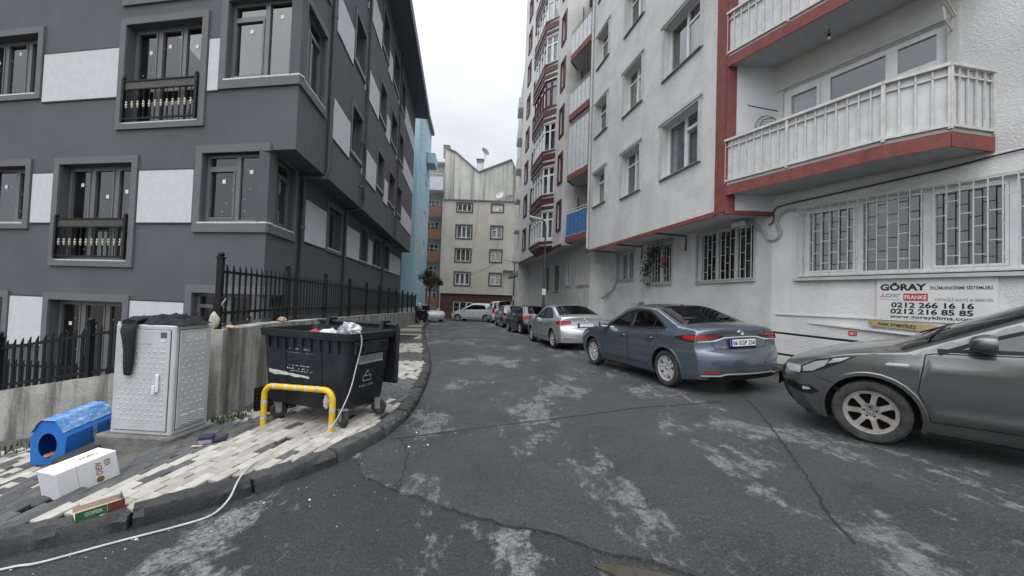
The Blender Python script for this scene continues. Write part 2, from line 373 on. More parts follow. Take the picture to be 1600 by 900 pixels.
# ------------------------------------------------------------------ pavement with kerb stones and pavers
WA = Vector((-4.0, 5.45)); WD = Vector((-3.1, 24.5)).normalized()       # long retaining wall line
def wp(s): return WA + WD * s
inner = []
for i, p in enumerate(kc):
    t = (kc[min(i + 1, len(kc) - 1)] - kc[max(0, i - 1)]).normalized(); inner.append(p + Vector((-t.y, t.x)) * 0.10)
side_poly = [(p.x, p.y) for p in inner] + [(-9.5, 36), (wp(25.5).x, wp(25.5).y), (WA.x, WA.y), (-4.35, 5.80), (-9, 5.95)]
M_BED = mat('paving_bed', (0.045, 0.042, 0.037), .95, var=.5, vscale=2.5, bump=.5, bscale=30)
def pav_mat():                     # bands of cream and dark paving for the far stretch
    m = bpy.data.materials.new('banded_paving'); m.use_nodes = True; t = m.node_tree; b = t.nodes['Principled BSDF']; N = t.nodes.new; L = t.links.new
    pos = N('ShaderNodeNewGeometry').outputs['Position']; sp = N('ShaderNodeSeparateXYZ'); L(pos, sp.inputs[0])
    a = N('ShaderNodeMath'); a.operation = 'ADD'; a.inputs[1].default_value = 2.1; L(sp.outputs[1], a.inputs[0])
    mo = N('ShaderNodeMath'); mo.operation = 'FLOORED_MODULO'; mo.inputs[1].default_value = 4.0; L(a.outputs[0], mo.inputs[0])
    lt = N('ShaderNodeMath'); lt.operation = 'LESS_THAN'; lt.inputs[1].default_value = 1.7; L(mo.outputs[0], lt.inputs[0])
    br = N('ShaderNodeTexBrick'); br.inputs['Scale'].default_value = 5; br.inputs['Mortar Size'].default_value = .03; br.inputs['Color1'].default_value = (1, 1, 1, 1); br.inputs['Color2'].default_value = (.8, .8, .8, 1); br.inputs['Mortar'].default_value = (.3, .3, .3, 1); L(pos, br.inputs[0])
    mx = N('ShaderNodeMix'); mx.data_type = 'RGBA'; L(lt.outputs[0], mx.inputs[0]); mx.inputs[6].default_value = (.36, .34, .29, 1); mx.inputs[7].default_value = (.085, .085, .083, 1)
    m2 = N('ShaderNodeMix'); m2.data_type = 'RGBA'; m2.blend_type = 'MULTIPLY'; m2.inputs[0].default_value = 1; L(mx.outputs[2], m2.inputs[6]); L(br.outputs[0], m2.inputs[7])
    L(m2.outputs[2], b.inputs['Base Color']); b.inputs['Roughness'].default_value = .75; return m
pav = struct(sheet('pavement', side_poly, lambda x, y: gz(x, y) + 0.085, M_BED, 0.5))
far = [q for q in side_poly if q[1] > 17.4]
fl = [(p.x, p.y) for p in inner if p.y > 17.0] + [(-9.5, 36), (wp(25.5).x, wp(25.5).y), (wp(12).x, wp(12).y)]
struct(sheet('pavement', fl, lambda x, y: gz(x, y) + 0.118, pav_mat(), 0.6))

# kerb stones
kerb = struct(thing('kerb', (kc[60].x, kc[60].y, 0), None, None))
M_KERB = [mat('kerb_stone_a', (.040, .041, .042), .8, var=.45, vscale=6, bump=.5, bscale=35, speck=.35, spscale=70, spcol=(.16, .16, .15)),
          mat('kerb_stone_b', (.066, .066, .065), .85, var=.45, vscale=5, bump=.5, bscale=35, speck=.3, spscale=70, spcol=(.2, .2, .19)),
          mat('kerb_stone_c', (.027, .028, .03), .75, var=.4, vscale=7, bump=.5, bscale=35)]
def kstone(Lh, seed):
    r = random.Random(seed); mb = MB(); prof = [(-.08, -.14), (.075, -.14), (.085, .085), (.062, .125), (.03, .135), (-.08, .13)]
    n = 13; P = []
    for i in range(n):
        x = -Lh + 2 * Lh * i / (n - 1); e = .965 if i in (0, n - 1) else 1
        for (y, z) in prof:
            ch = .03 if (z > .1 and y > .02 and r.random() < .16) else 0; P.append((x, y * e - ch + (r.uniform(-.008, .008) if z > -.1 else 0), z * e - ch + (r.uniform(-.010, .005) if z > 0 else 0)))
    m_ = len(prof); Fc = [(i * m_ + k, i * m_ + (k + 1) % m_, (i + 1) * m_ + (k + 1) % m_, (i + 1) * m_ + k) for i in range(n - 1) for k in range(m_)]
    Fc += [tuple(range(m_)), tuple(range((n - 1) * m_ + m_ - 1, (n - 1) * m_ - 1, -1))]
    mb.add(P, Fc); me = bpy.data.meshes.new('kerb_stone'); me.from_pydata([tuple(v) for v in mb.v], [], mb.f); me.materials.append(M_KERB[seed % 3])
    for p in me.polygons: p.use_smooth = True
    me.set_sharp_from_angle(angle=RAD(40)); return me
kme = [kstone(.288, i) for i in range(6)]
ks = resample(kc, 0.74); kl = wloc(kerb); r = random.Random(11)
for i in range(len(ks) - 1):
    a, b = ks[i], ks[i + 1]
    if a.x < -7 or a.y > 30: continue
    mid = (a + b) / 2; t = (b - a); nrm = Vector((-t.y, t.x)).normalized(); q = mid + nrm * .075
    o = bpy.data.objects.new('kerb_stone', kme[r.randrange(6)]); col.objects.link(o); o.parent = kerb
    za, zb = gz(a.x, a.y), gz(b.x, b.y); sc = t.length / .60
    o.location = Vector((q.x, q.y, (za + zb) / 2 + r.uniform(-.008, .006))) - kl
    o.rotation_euler = (r.uniform(-.03, .03), -math.atan2(zb - za, t.length) + r.uniform(-.012, .012), math.atan2(t.y, t.x) + r.uniform(-.015, .015)); o.scale = (sc, -1, 1)

# pavers in running bond
pd = Vector((.17, .985)).normalized(); pn = Vector((pd.y, -pd.x))
area = [(p.x, p.y) for p in [q + Vector((0, 0)) for q in inner] if p.y < 18.5]
off2 = []
for i, p in enumerate(inner):
    t = (kc[min(i + 1, len(kc) - 1)] - kc[max(0, i - 1)]).normalized(); off2.append(p + Vector((-t.y, t.x)) * 0.07)
area = [(p.x, p.y) for p in off2 if p.y < 18.2 and p.x > -8] + [(wp(12.6).x + .12, wp(12.6).y), (WA.x + .35, WA.y), (-4.3, 5.3), (-8, 5.2)]
def pmesh(seed):
    r = random.Random(seed); mb = MB(); mb.cbox(-.1085, .1085, -.0525, .0525, -.03, .0 + r.uniform(-.001, .001), .006)
    me = bpy.data.meshes.new('paver'); me.from_pydata([tuple(v) for v in mb.v], [], mb.f[1:]); return me
CREAM = [mat('paver_cream_%s' % k, c, .85, var=.22, vscale=9, bump=.3, bscale=90, speck=.25, spscale=90, spcol=(.12, .11, .09)) for k, c in zip('abc', ((.37, .345, .295), (.30, .28, .24), (.41, .39, .345)))]
DARK = [mat('paver_dark_%s' % k, c, .8, var=.3, vscale=9, bump=.3, bscale=90, speck=.3, spscale=90, spcol=(.2, .2, .19)) for k, c in zip('ab', ((.085, .085, .083), (.062, .062, .064)))]
pm = []
for k, mm in enumerate(CREAM + DARK):
    me = pmesh(k); me.materials.append(mm); pm.append(me)
r = random.Random(21); cells = []
for i in range(-80, 60):
    for j in range(-30, 110):
        c = pn * (i * .116 - 1.0) + pd * (j * .23 + (.115 if i % 2 else 0) + 1.0)
        if not inpoly(c.x, c.y, area): continue
        if c.x < -3.9 and c.y > 4.05 and c.x > -5.3: continue      # cabinet plinth and pet house stand on soil here
        if c.y > 4.9 and c.x < -4.05 + (-.12) * (c.y - 5.4) + .25: continue
        b = c.x - .17 * (c.y - 3.2); band = ((c.y + 2.1) % 4.0) < 1.7 and c.y > 5.6
        dk = band or (-4.05 < b < -3.22 and c.y < 5.2) or (r.random() < .055) or (c.y < 5.6 and noise.noise((c.x * 1.6, c.y * 1.3, 2)) > .50)
        if b < -4.05 and c.y < 5.2: dk = (c.y < 3.9 and r.random() < .55) or r.random() < .15
        if r.random() < .02: continue
        cells.append((c, r.randrange(2) + 3 if dk else r.randrange(3), r.uniform(-.006, .004), r.uniform(-.03, .03), r.uniform(-.025, .025)))
def vis(c):
    d = Vector((c.x, c.y)); x = 800 + 610 * c.x / c.y
    return c.y / (1.0 if x > 0 and c.y > 2.4 else 0.2)
cells.sort(key=lambda q: vis(q[0]))
smb = MB()
for k, (c, mi, dz, rx, ry) in enumerate(cells):
    z = gz(c.x, c.y) + 0.122 + dz; n = gnormal(c.x, c.y)
    rot = (rx * .5 - math.atan2(n.y, n.z), ry * .5 + math.atan2(n.x, n.z), math.atan2(pd.y, pd.x) + rx * .4)
    if k < 300:
        o = bpy.data.objects.new('paver', pm[mi]); col.objects.link(o); o.parent = pav; o.location = (c.x, c.y, z); o.rotation_euler = rot
    else:
        T = Matrix.Translation((c.x, c.y, z)) @ Matrix.Rotation(rot[2], 4, 'Z') @ Matrix.Rotation(rot[1], 4, 'Y') @ Matrix.Rotation(rot[0], 4, 'X')
        smb.add([T @ v.co for v in pm[mi].vertices], [tuple(p.vertices) for p in pm[mi].polygons]); smb.mi += [mi] * len(pm[mi].polygons)
obj('paver_field', smb, CREAM + DARK, pav, kind='stuff')
# ------------------------------------------------------------------ facades and windows
class Fac:
    """vertical plane: s along u, z up, o outwards (n = u turned to the right unless flip)"""
    def __init__(s, O, u, flip=False):
        s.O = Vector((O[0], O[1])); s.u = Vector(u).normalized(); s.n = Vector((s.u.y, -s.u.x)); s.fl = flip
        if flip: s.n = -s.n
    def P(s, a, z, o=0.0):
        q = s.O + s.u * a + s.n * o; return Vector((q.x, q.y, z))
    def off(s, d): return Fac(s.O + s.n * d, s.u, s.fl)
    def box(s, mb, s0, s1, z0, z1, o0, o1):
        p = [s.P(s0, z0, o0), s.P(s1, z0, o0), s.P(s1, z0, o1), s.P(s0, z0, o1), s.P(s0, z1, o0), s.P(s1, z1, o0), s.P(s1, z1, o1), s.P(s0, z1, o1)]
        if s.n.cross(s.u) > 0: p = [p[i] for i in (3, 2, 1, 0, 7, 6, 5, 4)]
        return mb.box8(p)
def wall_mb(fc, s0, s1, z0, z1, holes, depth=0.2, mb=None):
    mb = mb or MB(); ss = sorted(set([s0, s1] + [min(max(h[i], s0), s1) for h in holes for i in (0, 1)])); zs = sorted(set([z0, z1] + [min(max(h[i], z0), z1) for h in holes for i in (2, 3)]))
    for a, b in zip(ss, ss[1:]):
        for c, d in zip(zs, zs[1:]):
            if b - a < 1e-5 or d - c < 1e-5: continue
            m, q = (a + b) / 2, (c + d) / 2
            if any(h[0] < m < h[1] and h[2] < q < h[3] for h in holes): continue
            mb.quad(fc.P(a, c), fc.P(b, c), fc.P(b, d), fc.P(a, d))
    for h in holes:
        a, b, c, d = h[:4]; e = -depth
        for (p, q) in (((a, c), (b, c)), ((b, c), (b, d)), ((b, d), (a, d)), ((a, d), (a, c))):
            mb.quad(fc.P(p[0], p[1]), fc.P(q[0], q[1]), fc.P(q[0], q[1], e), fc.P(p[0], p[1], e))
    return mb
def window(bld, fc, s0, s1, z0, z1, rec=0.15, cols=2, rows=None, fm=None, gm=None, fw=0.055, curtain=None, sill=None, silld=.05, surround=None, sw=.12, sd=.035, sm=None, name='window', weights=None, sticker=False, seed=0, bottom=True, room=True):
    """a framed window in an opening of the wall; rows = list of transom heights as fractions"""
    fm = fm or M_PVC; gm = gm or G_PANE; r = random.Random(int(seed + s0 * 131 + z0 * 977)); mb = MB(); o0, o1 = -rec - .05, -rec + .02
    weights = weights or [1] * cols; tot = sum(weights); xs = [s0]
    for q in weights: xs.append(xs[-1] + (s1 - s0) * q / tot)
    fc.box(mb, s0, s1, z0, z0 + fw, o0, o1); fc.box(mb, s0, s1, z1 - fw, z1, o0, o1)
    for i, x in enumerate(xs):
        a, b = (x, x + fw) if i == 0 else ((x - fw, x) if i == cols else (x - fw * .75, x + fw * .75)); fc.box(mb, a, b, z0 + fw, z1 - fw, o0 + .003, o1 - .003)
    rows = rows or {}
    for i in range(cols):
        for tr in rows.get(i, rows.get('all', [])):
            zz = z0 + (z1 - z0) * tr; fc.box(mb, xs[i] + fw * .7, xs[i + 1] - fw * .7, zz - fw * .5, zz + fw * .5, o0 + .006, o1 - .006)
        # casement sash inside the pane field
        if fw > .04 and (r.random() < .6):
            a, b = xs[i] + fw * .8, xs[i + 1] - fw * .8; zz1 = z1 - fw
            trs = rows.get(i, rows.get('all', []))
            if trs: zz1 = z0 + (z1 - z0) * trs[-1] - fw * .5
            k = fw * .55
            for q in ((a, a + k, z0 + fw, zz1), (b - k, b, z0 + fw, zz1), (a + k, b - k, z0 + fw, z0 + fw + k), (a + k, b - k, zz1 - k, zz1)): fc.box(mb, *q, o0 + .01, o1 + .012)
    wn = obj(name, mb, fm, bld)
    for i in range(cols):
        cuts = [z0 + fw * .5] + [z0 + (z1 - z0) * t for t in rows.get(i, rows.get('all', []))] + [z1 - fw * .5]
        for c, d in zip(cuts, cuts[1:]):
            g = MB(); e = -rec - .02 + r.uniform(-.004, .004); e2 = e + r.uniform(-.004, .004)
            g.quad(fc.P(xs[i] + .01, c, e), fc.P(xs[i + 1] - .01, c, e2), fc.P(xs[i + 1] - .01, d, e2), fc.P(xs[i] + .01, d, e)); obj('pane', g, gm, wn)
            if sticker and d - c > .5:
                g = MB(); sx = xs[i] + (xs[i + 1] - xs[i]) * r.uniform(.3, .6); zz = d - (d - c) * r.uniform(.15, .3); fc.box(g, sx, sx + .09, zz - .09, zz, e + .004, e + .006); obj('sticker', g, mat('white_sticker', (.7, .72, .75), .5), wn)
                g = MB()
                for _ in range(4):
                    sx = xs[i] + (xs[i + 1] - xs[i]) * r.uniform(.15, .85); zz = c + (d - c) * r.uniform(.1, .8); fc.box(g, sx, sx + .018, zz, zz + .018, e + .004, e + .006)
                obj('sticker', g, mat('white_sticker', (.7, .72, .75), .5), wn)
    if room:
        g = MB(); dp = -rec - .7
        g.quad(fc.P(s0 - .3, z0 - .2, dp), fc.P(s1 + .3, z0 - .2, dp), fc.P(s1 + .3, z1 + .2, dp), fc.P(s0 - .3, z1 + .2, dp))
        for (p, q) in (((s0, z0), (s1, z0)), ((s1, z0), (s1, z1)), ((s1, z1), (s0, z1)), ((s0, z1), (s0, z0))):
            g.quad(fc.P(*p, -rec - .05), fc.P(*q, -rec - .05), fc.P(*q, dp), fc.P(*p, dp))
        obj('room', g, M_ROOM, wn)
    if curtain:
        g = MB(); wv = int((s1 - s0) / .05); P = []
        frac = curtain[1] if isinstance(curtain, tuple) else [(0, 1)]; cm = curtain[0] if isinstance(curtain, tuple) else curtain
        for (fa, fb) in frac:
            a, b = s0 + (s1 - s0) * fa, s0 + (s1 - s0) * fb; n = max(4, int((b - a) / .035)); P = []
            for i in range(n + 1):
                e = -rec - .13 + .022 * sin(i * 1.9 + r.random()) ; x = a + (b - a) * i / n; P += [fc.P(x, z0 + .02, e), fc.P(x, z1 - .02, e)]
            g.add(P, [(2 * i, 2 * i + 2, 2 * i + 3, 2 * i + 1) for i in range(n)])
        obj('curtain', g, cm, wn)
    if sill:
        g = MB(); fc.box(g, s0 - .05, s1 + .05, z0 - .035, z0 - .001, -rec + .02, silld); obj('sill', g, sill, wn)
    if surround:
        g = MB(); e = sd
        fc.box(g, s0 - sw, s0, z0 - (sw if bottom else 0), z1 + sw, -.01, e); fc.box(g, s1, s1 + sw, z0 - (sw if bottom else 0), z1 + sw, -.01, e)
        fc.box(g, s0, s1, z1, z1 + sw, -.01, e - .001)
        if bottom: fc.box(g, s0, s1, z0 - sw, z0 - .036 if sill else z0, -.01, e - .001)
        obj('surround', g, surround, wn)
    return wn

# ================================================================== grey new building (left)
M_AG = mat('grey_render', (0.102, 0.107, 0.114), .9, var=.14, vscale=.7, bump=.55, bscale=130, speck=.12, spscale=150, spcol=(.18, .18, .18), streak=.2, sscale=(2, 2, .3), scol=(.085, .086, .09))
M_AT = mat('grey_trim', (0.132, 0.137, 0.143), .85, var=.1, vscale=2, bump=.15, bscale=80)
M_AP = mat('pale_panel', (0.58, 0.58, 0.605), .9, var=.08, vscale=6, bump=.5, bscale=130, speck=.22, spscale=130, spcol=(.40, .40, .43))
M_AS = mat('marble_sill', (.62, .61, .60), .5, var=.2, vscale=8)
M_PIPE = mat('grey_pipe', (0.085, 0.087, 0.09), .55, var=.15)
M_SOFF = mat('dark_soffit', (0.10, .112, .135), .7)
A = thing('apartment_building', (-7.5, 12, -1.0), 'dark grey rendered apartment building with pale panels and wrap-around corner windows', 'building', 'apartment buildings along the street')
CU = Vector((-4.97, 8.69)); fl_ = Vector((-.985, .173)); fr_ = Vector((-.133, .991)).normalized()
CL = CU + fl_.normalized() * .65
Af = Fac(CU, fl_, flip=True)                  # street corner -> left (s grows to the left)
if Af.n.y > 0: Af = Fac(CU, fl_, flip=False)
Ar = Fac(CU, fr_)
if Ar.n.x < 0: Ar = Fac(CU, fr_, flip=True)
Arl = Fac(CL, fr_, flip=Ar.fl)
LEN = 20.6; TOP = 15.2; OVZ = 4.75; WID = 15.0
PITCHF = 3.12
doors = [(2.62, 4.85, 5.55, 8.0), (4.43, 6.68, 2.17, 4.56), (4.45, 6.75, -1.05, 1.15), (2.62, 4.85, 8.67, 11.1), (2.62, 4.85, 11.8, 14.2)]
wins = [(7.66, 9.6, 6.48, 8.05), (7.78, 9.7, 3.10, 4.56), (8.25, 9.9, -0.02, 1.15), (7.66, 9.6, 9.6, 11.2), (7.66, 9.6, 12.7, 14.3),
        (10.9, 12.9, 6.48, 8.05), (10.9, 12.9, 3.1, 4.56)]
cw_up = [(6.46, 8.32), (9.58, 11.44), (12.7, 14.5)]
holes = doors + wins + [(0.0, 1.92, a, b) for a, b in cw_up] + [(0.65, 2.42, 3.10, 4.75), (0.65, 2.5, -.1, 1.45)]
mb = wall_mb(Af, 0.0, WID, OVZ, TOP, [h for h in holes if h[2] > OVZ], .22)
wall_mb(Af, .65, WID, -1.6, OVZ, [h for h in holes if h[2] < OVZ], .22, mb)
sw_up = [(4.18, 5.5), (8.25, 9.65), (11.0, 12.8), (13.75, 15.2)]
up_rows = [(6.34, 7.86), (9.46, 10.98), (12.6, 14.2)]
hr = [(a, b, c, d) for a, b in sw_up for c, d in up_rows] + [(0, 1.55, a, b) for a, b in cw_up]
wall_mb(Ar, 0, LEN, OVZ, TOP, hr, .22, mb)
hl = [(a, b, 3.04, 4.42) for a, b in ((4.0, 5.45), (8.3, 9.5), (10.85, 12.75), (13.6, 15.2))] + [(0, 1.35, 3.10, 4.75), (0, 1.35, -.1, 1.45)]
wall_mb(Arl, 0, LEN, -1.6, OVZ, hl, .22, mb)
# soffit, end walls, back, roof slab
mb.quad(Ar.P(0, OVZ), Ar.P(LEN, OVZ), Arl.P(LEN, OVZ), Arl.P(0, OVZ))
mb.quad(Ar.P(LEN, OVZ), Ar.P(LEN, TOP), Ar.P(LEN, TOP, -12), Ar.P(LEN, OVZ, -12)); mb.quad(Arl.P(LEN, -1.6), Arl.P(LEN, OVZ), Arl.P(LEN, OVZ, -12), Arl.P(LEN, -1.6, -12))
mb.quad(Af.P(WID, -1.6), Af.P(WID, TOP), Af.P(WID, TOP, -20), Af.P(WID, -1.6, -20))
obj('wall', mb, M_AG, A)
mb = MB(); pts = [Af.P(WID, 0), Af.P(-.9, 0), Ar.P(-.2, 0, 1.25), Ar.P(LEN + .5, 0, 1.25), Ar.P(LEN + .5, 0, -13)]
pts = [Af.P(WID, 0, 1.1), Ar.P(-.9, 0, 1.0), Ar.P(LEN + .6, 0, 1.0), Ar.P(LEN + .6, 0, -14)]
n = len(pts); mb.add([p + Vector((0, 0, TOP)) for p in pts] + [p + Vector((0, 0, TOP + .55)) for p in pts], [tuple(range(n)), tuple(range(2 * n - 1, n - 1, -1))] + [(i, (i + 1) % n, n + (i + 1) % n, n + i) for i in range(n)])
rf = obj('roof', mb, M_SOFF, A)
# pale panels (each its own slab) with thin dark borders
def panel(fc, a, b, z0, z1):
    g = MB(); fc.box(g, a, b, z0, z1, -.01, .022); obj('panel', g, M_AP, A)
    g = MB(); fc.box(g, a, b, z1 + .001, z1 + .03, -.01, .026); obj('panel_trim', g, mat('dark_bead', (.03, .03, .035), .6), A); g = MB(); fc.box(g, a, b, z0 - .03, z0 - .001, -.01, .026); obj('panel_trim', g, mat('dark_bead', (.03, .03, .035), .6), A)
def strip_panels(fc, spans, z0, z1):
    for a, b in spans: panel(fc, a, b, z0, z1)
strip_panels(Af, [(2.12, 2.42), (5.05, 7.45), (9.85, 10.7)], 6.22, 7.46); strip_panels(Af, [(2.12, 2.42), (5.05, 7.45)], 9.34, 10.58)
strip_panels(Af, [(2.66, 4.23), (6.9, 7.57), (9.95, 10.7)], 3.09, 4.35); strip_panels(Af, [(2.73, 4.27), (6.97, 8.06)], -.03, 1.20)
for z0, z1 in ((5.98, 7.14), (9.1, 10.26), (12.22, 13.38)):
    strip_panels(Ar, [(2.1, 4.05), (5.63, 5.72), (5.92, 8.12), (9.78, 10.87), (12.93, 13.1), (13.3, 13.62), (15.33, 20.5)], z0, z1)
strip_panels(Arl, [(1.85, 3.87), (5.58, 5.68), (5.9, 8.17), (9.63, 10.72), (12.88, 13.05), (13.25, 13.47), (15.33, 19.9)], 2.97, 4.16)
def arailing(fc, s0, s1, z0, z1):
    g = MB(); fc.box(g, s0 + .07, s1 - .07, z1 - .03, z1, .03, .08); rl = obj('railing', g, M_BLACK, A)
    for a, b in ((s0, s0 + .07), (s1 - .07, s1)):
        g = MB(); fc.box(g, a, b, z0, z1 + .04, .02, .09); g.sphere(fc.P((a + b) / 2, z1 + .07, .055), .045, 8, 5); obj('post', g, M_BLACK, rl)
    for za, zb in ((z0 + .04, z0 + .075), (z1 - .235, z1 - .21)):
        g = MB(); fc.box(g, s0 + .07, s1 - .07, za, zb, .035, .075); obj('rail', g, M_BLACK, rl)
    g = MB(); fc.box(g, s0 + .07, s1 - .07, z1 - .20, z1 - .035, .05, .06); obj('ornament_band', g, mat('bronze_band', (.07, .065, .05), .5, var=.6, vscale=25), rl)
    n = 12
    for i in range(n):
        x = s0 + .07 + (s1 - s0 - .14) * (i + .6) / n; g = MB(); g.tube([fc.P(x, z0 + .05, .055), fc.P(x, z1 - .22, .055)], .009, 6); obj('baluster', g, M_BLACK, rl)
        zm = z0 + (z1 - z0) * .42; g = MB()
        for k, rr_ in ((-.075, .02), (-.02, .027), (.045, .022)): g.sphere(fc.P(x, zm + k, .055), rr_, 6, 4, (1, 1, 1.5))
        obj('baluster_knob', g, mat('pale_brass', (.55, .52, .42), .4, metal=.5), rl)
for (a, b, c, d) in doors:
    window(A, Af, a, b, c, d, .2, 3, None, M_ALU, G_DARK, .075, (M_CURT, [(0.02, .14)]) if c > 0 else None, M_AS, .04, M_AT, .17, .05, seed=3, sticker=True)
    if c > 0: arailing(Af, a + .02, b - .02, c + .02, c + 1.02)
for (a, b, c, d) in wins: window(A, Af, a, b, c, d, .2, 3, None, M_ALU, G_DARK, .075, None, M_AS, .04, M_AT, .17, .05, weights=[1, 1.2, .7], sticker=True)
for (a, b, c, d) in hr[:12]: window(A, Ar, a, b, c, d, .2, 2, None, M_ALU, G_DARK, .065, None, M_AS, .05, M_AT, .13, .05)
for (a, b, c, d) in hl[:4]: window(A, Arl, a, b, c, d, .2, 2, None, M_ALU, G_DARK, .065, None, M_AS, .05, M_AT, .13, .05)
# wrap-around corner windows: front half, side half, corner post, sill and surround
def corner_win(ff, fs, c0, sf, ss, z0, z1, s_off):
    window(A, ff, s_off + .05, sf, z0, z1, .12, 2, {1: [.80]}, M_ALU, G_DARK, .08, None, None, sticker=True, weights=[1, 1], name='window', room=False)
    window(A, fs, .05, ss, z0, z1, .12, 2, {1: [.80]}, M_ALU, G_DARK, .08, None, None, weights=[.8, 1], room=False)
    g = MB(); k0, k1, k2 = ff.P(sf, z0, -.17), ff.P(sf, z0, -1.2), fs.P(ss, z0, -.17); k3 = fs.P(ss, z0, -1.3); zz = Vector((0, 0, z1 - z0)); c0_ = ff.P(s_off + .2, z0, -.22)
    for p_, q_ in ((k0, k1), (k1, k3), (k3, k2)): g.quad(p_, q_, q_ + zz, p_ + zz)
    for e_ in (Vector((0, 0, 0)), zz): g.add([k0 + e_, c0_ + e_, k2 + e_, k3 + e_, k1 + e_], [(0, 1, 2, 3, 4)])
    obj('room', g, M_ROOM, A)
    q0 = ff.P(s_off + .16, z0, -.10); q1 = ff.P(s_off + .05, z0, -.05); q2 = fs.P(.17, z0, -.10); q3 = fs.P(.20, z0, -.24)
    zz = Vector((0, 0, z1 - z0)); g.box8([q0, q1, q2, q3, q0 + zz, q1 + zz, q2 + zz, q3 + zz]); obj('corner_post', g, M_ALU, A)
    g = MB(); ff.box(g, s_off - .05, sf + .05, z0 - .035, z0 - .001, -.12, .05); fs.box(g, -.02, ss + .05, z0 - .034, z0 - .002, -.12, .05); obj('sill', g, M_AS, A)
    g = MB(); ff.box(g, s_off - .04, sf + .18, z0 - .24, z0 - .036, -.01, .05); fs.box(g, -.03, ss + .15, z0 - .239, z0 - .037, -.01, .05)
    ff.box(g, sf, sf + .18, z0 - .036, z1 + .18, -.01, .049); ff.box(g, s_off - .04, sf, z1, z1 + .18, -.01, .05); fs.box(g, -.03, ss + .12, z1 + .001, z1 + .179, -.01, .05); fs.box(g, ss, ss + .12, z0 - .036, z1, -.01, .049)
    obj('surround', g, M_AT, A)
for a, b in cw_up: corner_win(Af, Ar, CU, 1.92, 1.55, a, b, 0.0)
corner_win(Af, Arl, CL, 2.42, 1.35, 3.10, 4.72, .65); corner_win(Af, Arl, CL, 2.5, 1.35, -.1, 1.45, .65)
# downpipes
def pipe(bld, pts, r=.055, m=None, rings=True, nm='downpipe'):
    g = MB(); g.tube(pts, r, 10); 
    if rings:
        for a, b in zip(pts, pts[1:]):
            a, b = Vector(a), Vector(b)
            if (b - a).length > 2.5:
                k = 1.2
                while k < (b - a).length: q = a.lerp(b, k / (b - a).length); t = (b - a).normalized() * .05; g.tube([q - t, q + t], r * 1.18, 10); k += 2.4
    return obj(nm, g, m or M_PIPE, bld, smooth=True, sharp=50)
pipe(A, [Ar.P(1.92, TOP, .09), Ar.P(1.92, OVZ + .18, .09), Ar.P(1.9, OVZ - .08, .04), Ar.P(1.8, OVZ - .1, -.5), Arl.P(1.75, OVZ - .25, .1), Arl.P(1.75, -1.2, .1)], .065)
pipe(A, [Ar.P(5.82, TOP, .09), Ar.P(5.82, OVZ + .1, .09), Ar.P(5.8, OVZ - .08, -.1), Ar.P(5.75, OVZ - .1, -.45), Arl.P(5.78, OVZ - .25, .09), Arl.P(5.78, -1.2, .09)], .05)
pipe(A, [Ar.P(5.35, 7.05, .02), Ar.P(5.5, 7.05, .12), Ar.P(5.72, 6.6, .12)], .04, rings=False); pipe(A, [Ar.P(5.45, OVZ + .7, .02), Ar.P(5.6, OVZ + .7, .12), Ar.P(5.78, OVZ + .3, .12)], .04, rings=False)
pipe(A, [Ar.P(13.2, TOP, .09), Ar.P(13.2, OVZ + .1, .09), Ar.P(13.15, OVZ - .1, -.4), Arl.P(13.15, OVZ - .25, .09), Arl.P(13.15, -1.2, .09)], .05)

# ================================================================== retaining wall and fences
def poly_wall(name, pts, th, m, label, parent=None):   # pts: (x,y,ztop); extruded down to ground, thickness th to the right of travel
    mb = MB(); n = len(pts); P = []
    for i, (x, y, z) in enumerate(pts):
        a = Vector(pts[max(0, i - 1)][:2]); b = Vector(pts[min(n - 1, i + 1)][:2]); t = (b - a).normalized(); nn = Vector((-t.y, t.x)) * th
        zb = gz(x, y) - .3; P += [(x, y, zb), (x, y, z), (x + nn.x, y + nn.y, z), (x + nn.x, y + nn.y, zb)]
    mb.add(P, [(4 * i + k, 4 * i + 4 + k, 4 * i + 4 + (k + 1) % 4, 4 * i + (k + 1) % 4) for i in range(n - 1) for k in range(4)] + [(0, 1, 2, 3), (4 * n - 1, 4 * n - 2, 4 * n - 3, 4 * n - 4)])
    return mb
def wtop(s): return .98 - .027 * max(0, s - 1.5)
pts = []
r = random.Random(2)
for i in range(0, 86):
    s = i * .3; p = wp(s); pts.append((p.x + .012 * noise.noise((s * 2, 0, 0)), p.y, wtop(s) + .018 * noise.noise((s * 2.1, 3, 0))))
wl = tag(obj('retaining_wall', poly_wall('w', pts, .28, M_CONC, ''), M_CONC), 'long stained concrete retaining wall under the tall black fence', 'wall', 'concrete walls')
ll = [(-4.05, 5.62), (-9.6, 5.82)]
def ltop(x): return max(-.45, .58 + .185 * (x + 4.05))
pts = []
for i in range(0, 38):
    x = -4.02 - i * .15; pts.append((x, 5.62 - .036 * (x + 4.05), ltop(x) + .012 * noise.noise((x * 3, 1, 0))))
mb = poly_wall('w', pts, -.24, M_CONC, '')
tag(obj('retaining_wall', mb, M_CONC), 'low concrete wall sloping down behind the grey cabinet', 'wall', 'concrete walls')

